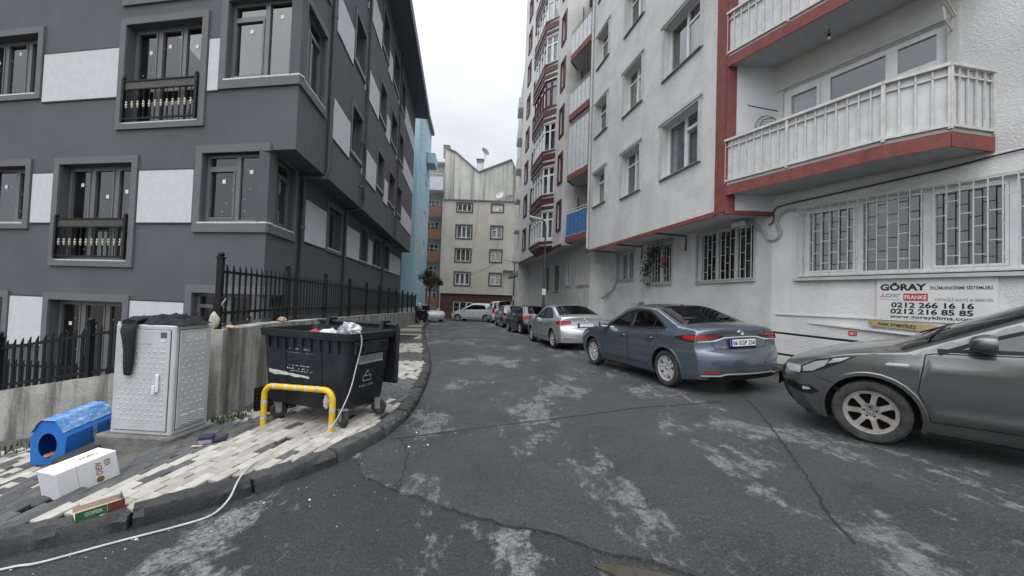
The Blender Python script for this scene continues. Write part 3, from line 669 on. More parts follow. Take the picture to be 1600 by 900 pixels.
def picket_mesh(h, wd=.042, th=.012):
    mb = MB(); poly = [(-wd / 2, 0), (wd / 2, 0), (wd / 2, h - .01), (wd / 2 - .004, h), (-wd / 2, h - .085)]
    mb.prism(poly, -th / 2, th / 2, lambda x, z, y: (x, y, z)); me = bpy.data.meshes.new('picket'); me.from_pydata([tuple(v) for v in mb.v], [], mb.f); me.materials.append(M_BLACK); return me
def fence(name, label, P0, D, ss, top, base, ph, pz, nper, post=.07):
    """P0 start, D direction, ss post stations, top(s) wall height"""
    ang = math.atan2(D.y, D.x); q0 = P0 + D * ss[0]
    f = thing(name, (q0.x, q0.y, base(ss[0])), label, 'fence', 'black iron fences'); f0 = wloc(f); me = picket_mesh(ph); 
    for i, s in enumerate(ss):
        q = P0 + D * s; zb = base(s); mb = MB(); c, sn = cos(ang), sin(ang)
        T = lambda x, y, z: Vector((q.x + x * c - y * sn, q.y + x * sn + y * c, z))
        hp = post / 2; mb.box(-hp, hp, -hp, hp, zb - .05, top(s) + .03, T); mb.box(-hp - .012, hp + .012, -hp - .012, hp + .012, top(s) + .03, top(s) + .05, T)
        mb.sphere((q.x, q.y, top(s) + .085), .043, 10, 6); obj('post', mb, M_BLACK, f)
        if i + 1 < len(ss):
            s2 = ss[i + 1]; q2 = P0 + D * s2
            for k in (.86, .17):
                mb = MB(); za = pz(s) + ph * k; zb_ = pz(s2) + ph * k
                a = Vector((q.x, q.y, za)) ; b = Vector((q2.x, q2.y, zb_)); side = Vector((-D.y, D.x, 0)) * .015; up = Vector((0, 0, .02))
                mb.box8([a - side - up, b - side - up, b + side - up, a + side - up, a - side + up, b - side + up, b + side + up, a + side + up]); obj('rail', mb, M_BLACK, f)
            for j in range(nper):
                t = (j + 1) / (nper + 1); s_ = s + (s2 - s) * t; q_ = P0 + D * s_
                o = bpy.data.objects.new('picket', me); col.objects.link(o); o.parent = f; o.location = Vector((q_.x - D.y * -.0, q_.y, pz(s_))) - f0; o.rotation_euler = (0, 0, ang + pi)
    return f
P0 = WA + Vector((-WD.y, WD.x)) * .14
def ft(s): return 1.96 - .0165 * max(0, s - 2)
fence('iron_fence', 'tall black picket fence on top of the long retaining wall', P0, WD, [.12 + 2.15 * i for i in range(12)], ft, lambda s: wtop(s) + .005, .86, lambda s: ft(s) - .90, 12)
LD = Vector((-1, .036)).normalized(); LP = Vector((-4.25, 5.72))
def lt(s): return 1.30 - .185 * s
fence('iron_fence', 'black picket fence stepping down behind the grey cabinet', LP, LD, [.05, 1.95, 3.35, 5.2], lt, lambda s: ltop(-4.25 - s), .80, lambda s: lt(s) - .82, 11)
fence('iron_fence', 'low black yard railing close to the ground floor windows', Vector((-6.2, 7.2)), Vector((-1, .1)).normalized(), [0, 1.8, 3.6], lambda s: .12, lambda s: -.9, .75, lambda s: -.68, 10, .05)
# ================================================================== pale stucco building with red pilaster (right)
def updir(a): return Vector((-sin(RAD(a)), cos(RAD(a))))
M_BG = mat('pale_stucco', (0.64, 0.632, 0.62), .95, var=.16, vscale=1.2, bump=1.0, bscale=30, streak=.35, sscale=(3, 3, .22), scol=(.45, .445, .43), sthr=(.5, .75), speck=.25, spscale=45, spcol=(.46, .455, .445))
M_BW = mat('white_washed_wall', (0.72, 0.715, 0.70), .92, var=.15, vscale=1.4, bump=.8, bscale=30, streak=.4, sscale=(2.5, 2.5, .3), scol=(.50, .49, .47), sthr=(.5, .75), speck=.22, spscale=35, spcol=(.52, .51, .50))
M_RED = mat('red_trim_paint', (0.215, 0.060, 0.052), .8, var=.25, vscale=5, bump=.3, bscale=40)
M_LIL = mat('smooth_white_plaster', (0.62, 0.62, 0.65), .9, var=.06, vscale=1.5)
M_GRL = mat('white_iron', (0.60, 0.59, 0.56), .55, var=.2, vscale=8, streak=.3, sscale=(20, 20, 6), scol=(.22, .13, .08), sthr=(.6, .75))
M_MOULD = mat('stone_moulding', (.50, .495, .48), .85, var=.15, vscale=4)
M_STONE = mat('grey_sill_stone', (.22, .22, .215), .8, var=.3, vscale=6)
B = thing('apartment_building', (5.0, 12, 0), 'pale stucco apartment building with red pilaster and white railed balconies', 'building', 'apartment buildings along the street')
ub = updir(11); Bf = Fac((4.75, 8.78), ub); 
if Bf.n.x > 0: Bf = Fac((4.75, 8.78), ub, True)
Bw = Fac((5.85, 8.8), ub, Bf.fl); ur = -updir(27); Br = Fac((5.85, 8.8), ur)
if Br.n.x > 0: Br = Fac((5.85, 8.8), ur, True)
BT = 16.5; SB = 3.70; BE = 8.25
cols_ = [(.95, 2.58, 5.17, 1.55), (3.86, 5.1, 5.24, 1.53), (6.52, 7.62, 5.50, 1.36)]
bh = [(a, b, z + 2.93 * k, z + 2.93 * k + h) for k in range(4) for a, b, z, h in cols_]
mb = wall_mb(Bf, 0, BE, SB, BT, bh, .27)
ret = Fac((4.75, 8.78), (5.85 - 4.75, 8.8 - 8.78)); 
mb.quad(Bf.P(0, SB), Bf.P(BE, SB), Bw.P(BE, SB), Bw.P(0, SB))
mb.quad(Bf.P(BE, SB), Bf.P(BE, BT), Bw.P(BE, BT), Bw.P(BE, SB)); wall_mb(Bw, BE, 11.5, SB, BT, [], 0, mb)
obj('wall', mb, M_BG, B)
mb = MB(); mb.quad(Vector((4.75, 8.78, SB)), Vector((5.85, 8.8, SB)), Vector((5.85, 8.8, BT)), Vector((4.75, 8.78, BT))); obj('wall', mb, M_LIL, B, label='smooth white side wall beside the balconies')
gh = [(.5, 2.56, 2.2, 3.6), (3.82, 5.22, 2.22, 3.62), (6.3, 7.5, 2.44, 3.58)]
mb = wall_mb(Bw, 0, 8.9, -1, SB, gh, .12)
rh = [(.62, 4.4, 2.24, 3.66), (.18, 2.70, 4.36, 6.42), (.18, 2.70, 7.30, 9.34), (5.0, 6.4, 4.9, 6.3), (5.0, 6.4, 2.24, 3.66)]
Bblk = Bw.off(.55); mb2 = wall_mb(Bblk, 8.9, 12.0, -1, 3.9, [(9.25, 10.9, 2.3, 3.62)], .1, mb); mb.quad(Bw.P(8.9, -1), Bblk.P(8.9, -1), Bblk.P(8.9, 3.9), Bw.P(8.9, 3.9)); mb.quad(Bblk.P(8.9, 3.9), Bblk.P(12, 3.9), Bw.P(12, 3.9), Bw.P(8.9, 3.9))
obj('wall', mb, M_BW, B, label='whitewashed ground floor wall with grilled windows')
mb = wall_mb(Br, 0, 9.0, -1, SB + .35, [h for h in rh if h[3] < 4], .12); obj('wall', mb, M_BW, B)
mb = wall_mb(Br, 0, 9.0, SB + .35, BT, [h for h in rh if h[2] > 4], .12); obj('wall', mb, M_BG, B)
mb = MB(); P5 = [Bf.P(0, 0), Bf.P(BE, 0), Bw.P(12, 0), Bw.P(12, 0, -14), Br.P(9, 0, -4), Br.P(9, 0), Br.P(0, 0)]
n = len(P5); mb.add([p + Vector((0, 0, BT)) for p in P5] + [p + Vector((0, 0, BT + .4)) for p in P5], [tuple(range(n)), tuple(range(2 * n - 1, n - 1, -1))] + [(i, (i + 1) % n, n + (i + 1) % n, n + i) for i in range(n)]); obj('roof', mb, M_STONE, B)
mb = MB(); Bf.box(mb, -.004, .30, SB - .02, BT, -.02, .035); mb.box8([Vector((4.75, 8.76, SB - .02)), Vector((4.97, 8.765, SB - .02)), Vector((4.97, 8.80, SB - .02)), Vector((4.75, 8.80, SB - .02)), Vector((4.75, 8.76, BT)), Vector((4.97, 8.765, BT)), Vector((4.97, 8.80, BT)), Vector((4.75, 8.80, BT))]); obj('pilaster', mb, M_RED, B)
mb = MB(); Bf.box(mb, .30, BE, SB - .06, SB + .05, -.02, .03); Bf.box(mb, BE - .12, BE, SB + .05, BT, -.02, .035); obj('base_trim', mb, M_RED, B)
mb = MB(); a, b = Vector((4.75, 8.755, SB - .07)), Vector((5.85, 8.775, SB - .07)); mb.box8([a, b, b + Vector((0, .08, 0)), a + Vector((0, .08, 0)), a + Vector((0, 0, .09)), b + Vector((0, 0, .09)), b + Vector((0, .08, .09)), a + Vector((0, .08, .09))]); obj('base_trim', mb, M_RED, B)
curt = [M_CURT, None, M_CURT, (M_CURT, [(0, .45)]), M_CURT2, None]
for i, (a, b, c, d) in enumerate(bh):
    wv = window(B, Bf, a, b, c, d, .21, 2 if b - a > 1.15 else 1, {0: [.74]} if b - a > 1.3 else {'all': [.72]}, M_PVC, G_PANE, .055, curt[i % 6], M_STONE, .06, seed=i)
    g = MB(); s_ = .11
    for q in ((a - s_, a - .001, c - .03, d + s_), (b + .001, b + s_, c - .03, d + s_), (a - s_ - .03, b + s_ + .03, d + .001, d + s_)): Bf.box(g, *q, -.01, .04)
    Bf.box(g, a - s_ - .05, b + s_ + .05, d + s_ * .6, d + s_ + .04, .03, .065); obj('surround', g, M_MOULD, wv)
def grille(fc, s0, s1, z0, z1, n, o=.07, seed=0, stag=True):
    g = MB(); fc.box(g, s0 - .012, s1 + .012, z0, z0 + .025, -.02, o + .012)
    gr = obj('window_grille', g, M_GRL, B); r = random.Random(seed); g = MB(); fc.box(g, s0 - .012, s1 + .012, z1 - .025, z1, o - .012, o + .012); obj('top_rail', g, M_GRL, gr)
    for i in range(n + 1):
        x = s0 + (s1 - s0) * i / n; g = MB(); fc.box(g, x - .0075, x + .0075, z0 + .002, z1 - .002, o - .0085, o + .0085)
        if stag and i < n:
            x2 = s0 + (s1 - s0) * (i + 1) / n; ks = (.18, .48, .78) if i % 2 else (.32, .63, .92)
            for k in ks: fc.box(g, x + .009, x2 - .009, z0 + (z1 - z0) * k - .007, z0 + (z1 - z0) * k + .007, o - .006, o + .006)
        obj('bar', g, M_GRL, gr)
    return gr
gl = [(3, [1, 1, 1], 12), (2, [1, 1], 8), (2, [1, 1], 7)]
for (a, b, c, d), (n, ww, nb) in zip(gh, gl):
    window(B, Bw, a, b, c, d, .10, n, None, M_PVC, G_PANE, .05, None, M_MOULD, .07, M_MOULD, .06, .03, weights=ww, bottom=False); grille(Bw, a + .02, b - .02, c + .03, d - .02, nb, .07, seed=nb)
window(B, Bblk, 9.25, 10.9, 2.3, 3.62, .10, 2, None, M_PVC, G_PANE, .05, M_CURT, M_MOULD, .07); grille(Bblk, 9.27, 10.88, 2.34, 3.6, 7, .07)
window(B, Br, .62, 4.4, 2.24, 3.66, .10, 4, None, M_PVC, G_PANE, .07, None, None, weights=[.95, .95, .95, 1.0]); grille(Br, .56, 4.36, 2.22, 3.69, 26, .09, seed=3)
window(B, Br, 5.0, 6.4, 2.24, 3.66, .10, 2, None, M_PVC, G_PANE, .07); window(B, Br, 5.0, 6.4, 4.9, 6.3, .10, 2, None, M_PVC, G_PANE, .07)
mb = MB(); Br.box(mb, .48, 5.0, 2.14, 2.20, -.02, .10); obj('sill', mb, M_MOULD, B)
for c, d in ((4.36, 6.42), (7.30, 9.34)):
    window(B, Br, .18, 2.70, c, d, .08, 3, {2: [.70]}, M_PVC, G_PANE, .11, (M_CURT, [(.0, .22)]), None, weights=[.8, 1.05, .7], name='balcony_door')
mb = MB(); Br.box(mb, .05, 2.86, 6.44, 6.54, -.01, .04); Br.box(mb, 2.74, 2.86, 4.35, 6.44, -.01, .04); obj('moulding', mb, M_MOULD, B)
# balconies on the near side
M_BALP = mat('white_balcony_sheet', (0.60, 0.61, 0.615), .5, var=.15, vscale=5, streak=.45, sscale=(9, 9, .8), scol=(.28, .25, .21), sthr=(.55, .8))
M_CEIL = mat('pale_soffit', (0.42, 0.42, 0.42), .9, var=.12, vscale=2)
def balcony(z):
    out = [Br.P(-.50, 0, .98), Br.P(2.27, 0, .98), Br.P(2.98, 0, .80), Br.P(3.22, 0, .0)]
    pl = [Br.P(-.40, 0, -.0)] + out
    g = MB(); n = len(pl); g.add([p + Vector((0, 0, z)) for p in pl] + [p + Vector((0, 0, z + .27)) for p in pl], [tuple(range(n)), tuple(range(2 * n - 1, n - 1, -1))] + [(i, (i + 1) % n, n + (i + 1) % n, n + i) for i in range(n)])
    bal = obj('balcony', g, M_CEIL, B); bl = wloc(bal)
    for a, b in zip(out, out[1:]):
        a, b = a + Vector((0, 0, z)), b + Vector((0, 0, z)); t = (b - a).normalized(); nn = Vector((t.y, -t.x, 0)); 
        if nn.dot(Vector((Br.n.x, Br.n.y, 0))) < -.1: nn = -nn
        if (a - Br.P(1.2, z, .3)).dot(nn) < 0: nn = -nn
        up = Vector((0, 0, 1))
        def bx(m, l0, l1, z0, z1, o0, o1):
            p = [a + t * l0 + nn * o0, a + t * l1 + nn * o0, a + t * l1 + nn * o1, a + t * l0 + nn * o1]
            m.box8([q + up * z0 for q in p] + [q + up * z1 for q in p])
        ln = (b - a).length
        g = MB(); bx(g, -.005, ln + .005, -.03, .20, .002, .025); obj('fascia', g, M_RED, bal)
        g = MB(); bx(g, 0, ln, .275, .315, -.03, .035); obj('rail', g, M_GRL, bal); g = MB(); bx(g, 0, ln, 1.20, 1.25, -.045, .045); obj('rail', g, M_GRL, bal); g = MB(); bx(g, 0, ln, 1.06, 1.085, -.01, .012); obj('rail', g, M_GRL, bal)
        g = MB(); bx(g, .0, ln, .315, 1.2, -.03, -.024); obj('sheet', g, M_BALP, bal)
        m = max(2, round(ln / .165))
        for i in range(m + 1):
            l = ln * i / m; big = i in (0, m) or (i == m // 2 and ln > 2); g = MB(); k = .024 if big else .0115
            bx(g, l - k, l + k, .24 if big else .315, 1.2, -.012, .03 if big else .012); obj('post' if big else 'bar', g, M_GRL, bal)
    return bal
balcony(4.08); balcony(7.03); balcony(9.98)
# small far-end balconies with tapered undersides
for k, (z, kind) in enumerate(((4.35, 'blue'), (7.28, 'box'), (10.2, 'open'), (13.1, 'open'))):
    ou = [(BE, .05), (10.0, .35), (10.6, -.2), (10.6, -1.1), (BE, -1.1)]
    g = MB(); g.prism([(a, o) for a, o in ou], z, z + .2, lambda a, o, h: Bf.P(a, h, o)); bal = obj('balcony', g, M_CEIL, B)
    g = MB()
    for (a, o), (a2, o2) in zip(ou[:3], ou[1:3]):
        p, q = Bf.P(a, z - .04, o + .02), Bf.P(a2, z - .04, o2 + .02); g.box8([p, q, q + Vector((-.03, 0, 0)), p + Vector((-.03, 0, 0))] + [v + Vector((0, 0, .28)) for v in (p, q, q + Vector((-.03, 0, 0)), p + Vector((-.03, 0, 0)))])
    obj('fascia', g, M_RED, bal)
    pm_ = mat('blue_sheet', (.07, .20, .45), .45, var=.3, vscale=6) if kind == 'blue' else M_BALP
    for (a, o), (a2, o2) in zip(ou[:3], ou[1:3]):
        p, q = Bf.P(a, z + .25, o), Bf.P(a2, z + .25, o2); h = 1.0 if kind != 'box' else 2.3; d_ = (q - p).normalized(); nn = Vector((d_.y, -d_.x, 0)) * .02
        m = 5
        for i in range(m):
            x, y = p.lerp(q, (i + .08) / m), p.lerp(q, (i + .92) / m); g = MB(); g.box8([x - nn, y - nn, y + nn, x + nn] + [v + Vector((0, 0, h)) for v in (x - nn, y - nn, y + nn, x + nn)]); obj('sheet', g, pm_, bal)
        
        for hh_, rr_ in ((h + .05, .03), (0, .025), (h + .18, .02)): g = MB(); g.tube([p + Vector((0, 0, hh_)), q + Vector((0, 0, hh_))], rr_, 6); obj('rail', g, M_GRL, bal)
# downpipes and soffit brackets
M_WPIPE = mat('white_pipe', (.52, .51, .50), .5, var=.2)
pipe(B, [Bf.P(BE - .22, BT, .07), Bf.P(BE - .22, SB + .1, .07)], .05, M_WPIPE)
pipe(B, [Bw.P(7.65, SB, .07), Bw.P(7.65, 2.4, .07), Bw.P(7.9, 2.1, .08), Bw.P(8.85, 1.75, .12)], .045, M_WPIPE)
for s in (3.09, 5.67, 7.68):
    g = MB(); g.tube([Bf.P(s - .1, SB - .03, .0), Bw.P(s, SB - .06, .02), Bw.P(s, SB - .5, .03)], .028, 6); obj('bracket_pipe', g, mat('rusty_red', (.16, .045, .04), .7), B)
# gas box and small hatch low on the wall
g = MB(); Bw.box(g, 5.75, 6.15, .95, 1.55, 0, .16); obj('gas_box', g, M_MOULD, B); g = MB(); Bw.box(g, 5.45, 5.70, .9, 1.6, 0, .08); obj('meter_box', g, M_STONE, B)
g = MB(); Bw.box(g, 3.9, 5.2, 1.42, 1.48, 0, .05); Bw.box(g, 5.14, 5.2, .5, 1.42, 0, .05); Bw.box(g, 3.9, 3.96, .5, 1.42, 0, .05); obj('hatch_frame', g, M_STONE, B); g = MB(); Bw.box(g, 3.96, 5.14, .5, 1.42, 0, .02); obj('hatch', g, M_MOULD, B)
# plaster ledge; slanted ledge added to cast the shadow of a ramp opening
g = MB(); Br.box(g, .1, 5.5, 1.40, 1.43, 0, .028); obj('ledge', g, M_BW, B)
g = MB(); q = [Br.P(.75, 1.30, .004), Br.P(3.6, 1.22, .004), Br.P(3.6, .55, .004), Br.P(1.9, 1.1, .004)]; g.add(q, [(0, 1, 2, 3)]); g2 = MB(); g2.box8([Br.P(.75, 1.25, 0), Br.P(3.7, 1.08, 0), Br.P(3.7, 1.08, .14), Br.P(.75, 1.25, .02), Br.P(.75, 1.275, 0), Br.P(3.7, 1.15, 0), Br.P(3.7, 1.15, .14), Br.P(.75, 1.275, .02)]); obj('ramp_shadow_ledge', g2, M_BW, B)

# ================================================================== striped maroon building further along (right)
M_CT = mat('cream_mosaic_tile', (0.60, 0.59, 0.565), .6, var=.16, vscale=1.5, bump=.3, bscale=60, streak=.3, sscale=(2, 2, .2), scol=(.42, .41, .38))
M_MAR = mat('maroon_tile', (0.085, 0.018, 0.024), .5, var=.2, vscale=4)
C = thing('apartment_building', (3, 24, -.5), 'tall cream tiled apartment building with maroon striped bay windows', 'building', 'apartment buildings along the street')
uc = updir(10.2); Cf = Fac((2.37, 19), uc)
if Cf.n.x > 0: Cf = Fac((2.37, 19), uc, True)
CT = 25.0; CZ = 4.3; CEND = 11.0; CP = 2.42
chs = []
for k in range(8):
    z = 5.15 + CP * k; chs += [(.35, .95, z, z + 1.35), (6.3, 7.3, z, z + 1.35), (8.6, 9.5, z, z + 1.35)]
mb = wall_mb(Cf, .2, CEND, CZ, CT, chs, .15); lo = Cf.off(-.9); clh = [(1.2, 2.1, 2.35, 3.7), (3.3, 4.4, 2.1, 3.6), (5.4, 6.2, 2.1, 3.6)]
wall_mb(lo, -1.5, CEND, -1.5, CZ + .2, clh, .12, mb); mb.quad(Cf.P(.2, CZ), Cf.P(CEND, CZ), lo.P(CEND, CZ), lo.P(.2, CZ))
mb.quad(Cf.P(.2, CZ), Cf.P(.2, CZ, -7), Cf.P(.2, CT, -7), Cf.P(.2, CT)); mb.quad(Cf.P(CEND, -1.5), Cf.P(CEND, -1.5, -7), Cf.P(CEND, CT, -7), Cf.P(CEND, CT)); mb.quad(lo.P(-1.5, -1.5), lo.P(-1.5, -1.5, -6), lo.P(-1.5, CZ, -6), lo.P(-1.5, CZ))
mb.quad(Cf.P(.2, CT), Cf.P(CEND, CT), Cf.P(CEND, CT, -7), Cf.P(.2, CT, -7)); obj('wall', mb, M_CT, C)
mb = MB(); Cf.box(mb, .2, CEND, CZ - .08, CZ + .06, -.02, .03); obj('base_trim', mb, M_MAR, C)
for i, (a, b, c, d) in enumerate(chs): window(C, Cf, a, b, c, d, .1, 2 if b - a > .8 else 1, None, M_MAR, G_PANE, .06, curt[i % 6], M_MAR, .06, M_MAR, .10, .05)
for (a, b, c, d), m_ in zip(clh, (M_PVC, M_STONE, M_STONE)): window(C, lo, a, b, c, d, .1, 2, None, m_, G_DARK, .05, None, M_MOULD, .06)
bay = [(1.75, 0), (2.35, .5), (4.9, .5), (5.5, 0)]
def bayring(z, grow=0): return [Cf.P(a + (-grow if a < 3 else grow) * .4, z, o + (grow if o > 0 else 0)) for a, o in bay]
for k in range(8):
    z = 4.83 + CP * k; g = MB(); zt = z + 1.5
    lay = [(z - .45, .02, M_CT), (z - .30, .07, M_MAR), (z - .17, .03, M_CT), (z - .05, .09, M_MAR), (z, .06, M_CT)] if k else [(CZ - .12, -.35, M_MAR), (z - .32, .0, M_MAR), (z - .20, .03, M_CT), (z - .05, .09, M_MAR), (z, .06, M_CT)]
    zlow = z - .92 if k else CZ - .12
    lay = [(z - .80, .03, M_CT), (z - .64, .08, M_MAR), (z - .50, .03, M_CT), (z - .20, .10, M_MAR), (z - .10, .03, M_CT), (z, .09, M_MAR)] if k else [(z - .36, .0, M_MAR), (z - .26, .03, M_CT), (z - .12, .10, M_MAR), (z, .06, M_CT)]
    bands = {}
    for (zz, gr, mm) in lay:
        g = bands.setdefault(mm.name, (MB(), mm))[0]; a = bayring(zlow, gr if k or zlow > CZ - .1 else -.3); b = bayring(zz, gr); n = 4
        g.add(a + b, [(i, i + 1, n + i + 1, n + i) for i in range(3)] + [(3, 2, 1, 0), (4, 5, 6, 7)]); zlow = zz
    for nm, (g, mm) in bands.items(): obj('bay_band', g, mm, C)
    rg = bayring(0, .02); fmm = M_PVC if k != 3 else M_MAR
    for i in range(3):
        p, q = rg[i], rg[i + 1]; f2 = Fac((p.x, p.y), (q.x - p.x, q.y - p.y)); 
        if f2.n.dot(Cf.n) < 0: f2 = Fac((p.x, p.y), (q.x - p.x, q.y - p.y), True)
        ln = (q - p).length; window(C, f2, 0, ln, z, zt, .06, 2 if ln < 1.5 else 4, {'all': [.72]}, fmm, G_PANE, .06, (M_CURT, [(0, 1)]) if (i + k) % 3 == 0 else None, name='bay_window')

# ================================================================== beige end building and its neighbours
M_DB = mat('beige_render', (0.58, 0.54, 0.47), .9, var=.14, vscale=.5, streak=.4, sscale=(1.2, 1.2, .1), scol=(.38, .35, .29), sthr=(.5, .72))
M_BRN = mat('brown_base', (0.13, 0.06, 0.048), .8, var=.2)
M_TRB = mat('taupe_trim', (.11, .085, .068), .8)
D = thing('apartment_building', (-4, 46, -1.2), 'beige five storey apartment building with brown base closing the street', 'building', 'apartment buildings along the street')
Df = Fac((-8.2, 44), (1, 0)); DT = 12.5
dh = []
for i, (z0, z1) in enumerate(((2.95, 4.3), (5.6, 6.95), (8.25, 9.65), (11.28, 12.15))): dh += [(1.72, 3.35, z0, z1), (5.65, 6.85, z0 + .1, z1)]
mb = wall_mb(Df, 0, 8.9, 1.95, DT, dh + [(7.1, 8.45, 1.95, 4.75)], .5); mb.quad(Df.P(0, -1.5), Df.P(0, DT), Df.P(0, DT, -6), Df.P(0, -1.5, -6)); mb.quad(Df.P(8.9, -1.5), Df.P(8.9, DT), Df.P(8.9, DT, -6), Df.P(8.9, -1.5, -6)); mb.quad(Df.P(7.1, 1.95, -.5), Df.P(8.45, 1.95, -.5), Df.P(8.45, 4.75, -.5), Df.P(7.1, 4.75, -.5)); obj('wall', mb, M_DB, D)
mb = MB(); Df.box(mb, -.05, 8.95, DT, DT + .12, -1.9, .15); obj('roof', mb, M_STONE, D)
mb = wall_mb(Df.off(-.25), 0, 8.9, -1.7, 1.95, [(1.6, 3.8, -.55, 1.05)], .1); mb.quad(Df.P(0, 1.95), Df.P(8.9, 1.95), Df.P(8.9, 1.95, -.3), Df.P(0, 1.95, -.3)); obj('wall', mb, M_BRN, D, label='brown ground floor wall')
for i, (a, b, c, d) in enumerate(dh): window(D, Df, a, b, c, d, .1, 3 if b - a > 1.4 else 2, None if b - a > 1.4 else {0: [.7]}, M_PVC, G_PANE, .08, curt[(i * 2) % 6], None, surround=M_TRB, sw=.16, sd=.05)
window(D, Df.off(-.25), 1.6, 3.8, -.55, 1.05, .08, 3, None, M_PVC, G_DARK, .09, None, None)
pipe(D, [Df.P(.12, DT, .08), Df.P(.12, -1.5, .08)], .05, M_WPIPE, rings=False)
g = MB(); rr = random.Random(4)
for pts in ([(3.2, 4.0), (4.6, 4.6), (6.2, 5.5), (6.6, 9.9)], [(4.1, 12.4), (3.9, 9), (3.4, 5.5)]): g.tube([Df.P(a, z, .03) for a, z in pts], .012, 4)
obj('cable', g, M_TRB, D)
M_GAB = mat('stained_gable', (0.56, 0.55, 0.51), .95, var=.2, vscale=.5, streak=.85, sscale=(1.6, 1.6, .06), scol=(.20, .19, .16), sthr=(.48, .66), bump=.2, bscale=20)
M_TER = mat('terracotta_panel', (.27, .125, .085), .8, var=.15)
E_ = thing('apartment_building', (-9.5, 48, -1.2), 'apartment building with terracotta balcony fronts and a tall weather-stained gable', 'building', 'apartment buildings along the street')
gab = [(-8.45, -1.5), (.9, -1.5), (.9, 14.9), (-.55, 18.0), (-4.4, 16.4), (-7.2, 18.7), (-8.45, 19.2)]
mb = MB(); mb.prism(gab, 46, 58, lambda x, z, y: (x, y, z)); obj('wall', mb, M_GAB, E_)
mb = MB()
for p, q in ((gab[2], gab[3]), (gab[3], gab[4]), (gab[4], gab[5]), (gab[5], gab[6])): mb.box8([Vector((p[0], 45.8, p[1])), Vector((q[0], 45.8, q[1])), Vector((q[0], 58, q[1])), Vector((p[0], 58, p[1])), Vector((p[0], 45.8, p[1] + .15)), Vector((q[0], 45.8, q[1] + .15)), Vector((q[0], 58, q[1] + .15)), Vector((p[0], 58, p[1] + .15))])
obj('roof', mb, M_STONE, E_)
mb = MB(); mb.box(-14, -8.45, 47, 58, -1.5, 17.6); obj('wall', mb, mat('pale_render', (.45, .44, .42), .9, var=.1), E_)
Ef = Fac((-12.5, 45.4), (1, 0))
for k in range(6):
    z = -.55 + 2.66 * k + 1.0; 
    if k < 5:
        mb = MB(); mb.box(-12.5, -8.5, 45.4, 47, z - .1, z + .05); bal = obj('balcony', mb, M_CT, E_)
        mb = MB(); mb.box(-12.5, -8.5, 45.33, 45.4, z - .12, z + (1.0 if k < 5 else 1.3)); mb.box(-8.55, -8.47, 45.40, 47, z - .12, z + 1.0); obj('front', mb, M_TER if k < 5 else M_PVC, bal)
        window(E_, Fac((-12.5, 46.95), (1, 0)), 1.9, 3.4, z + .3, z + 2.1, .02, 3, {'all': [.7]}, M_PVC, G_PANE, .08, curt[k % 6], room=False)
        g = MB(); g.quad((-10.6, 46.99, z + .3), (-9.1, 46.99, z + .3), (-9.1, 46.99, z + 2.1), (-10.6, 46.99, z + 2.1)); obj('room', g, M_ROOM, E_)
mb = MB(); mb.box(-12.5, -8.5, 45.3, 47, 14.0, 15.5); obj('parapet', mb, M_LIL, E_)
g = MB()
for zz in (15.75, 16.2): g.tube([(-12.5, 45.4, zz), (-8.5, 45.4, zz), (-8.1, 46.6, zz - .4)], .04, 5)
for i in range(9): g.tube([(-12.4 + i * .48, 45.4, 15.5), (-12.4 + i * .48, 45.4, 16.2)], .025, 4)
obj('railing', g, M_STONE, E_)
mb = MB(); mb.box(-13, -8.2, 46.2, 49, 17.6, 18.0); obj('roof', mb, M_PVC, E_)
mb = MB(); mb.box(-8.9, -8.2, 47, 48, 18.5, 19.9); mb.box(-8.95, -8.15, 46.95, 48.05, 19.9, 20.0); obj('chimney', mb, M_CONC, E_)
mb = MB(); mb.box(-4.75, -3.95, 46.3, 47.2, 16.0, 17.6); obj('chimney', mb, M_LIL, E_); mb = MB(); mb.box(-4.72, -3.98, 46.33, 47.17, 17.6, 18.1); mb.box(-4.8, -3.9, 46.25, 47.25, 18.1, 18.2); obj('chimney_cap', mb, M_CONC, E_)
for (x, y, z, sc, yaw, lab) in ((-3.75, 46.2, 19.0, .55, .8, 'dark satellite dish above the rooftop chimney'), (-1.75, 45.2, 13.6, .5, -.6, 'pale satellite dish leaning on the beige roof edge'), (-.65, 45.2, 13.2, .55, -.4, 'grey satellite dish beside the gable end on the beige roof')):
    t = thing('satellite_dish', (x, y, z - .9), lab, 'dish', 'rooftop satellite dishes'); g = MB()
    R_ = Matrix.Translation((x, y, z)) @ Matrix.Rotation(yaw, 4, 'Z') @ Matrix.Rotation(1.15, 4, 'X')
    g.lathe([(.001, -.14 * sc), (.4 * sc, -.11 * sc), (.75 * sc, -.02 * sc), (1.0 * sc, .12 * sc), (.75 * sc, .0), (.001, -.11 * sc)], 16, lambda a, b, c: R_ @ Vector((a, b, c))); obj('dish', g, M_STONE if sc > .52 else M_CT, t, smooth=True)
    g = MB(); g.tube([(x, y, z - 1.1), (x, y, z - .1)], .035, 6); g.tube([R_ @ Vector((0, -.9 * sc, .1 * sc)), R_ @ Vector((0, -.1 * sc, .9 * sc))], .02, 5); obj('mast', g, M_STONE, t)

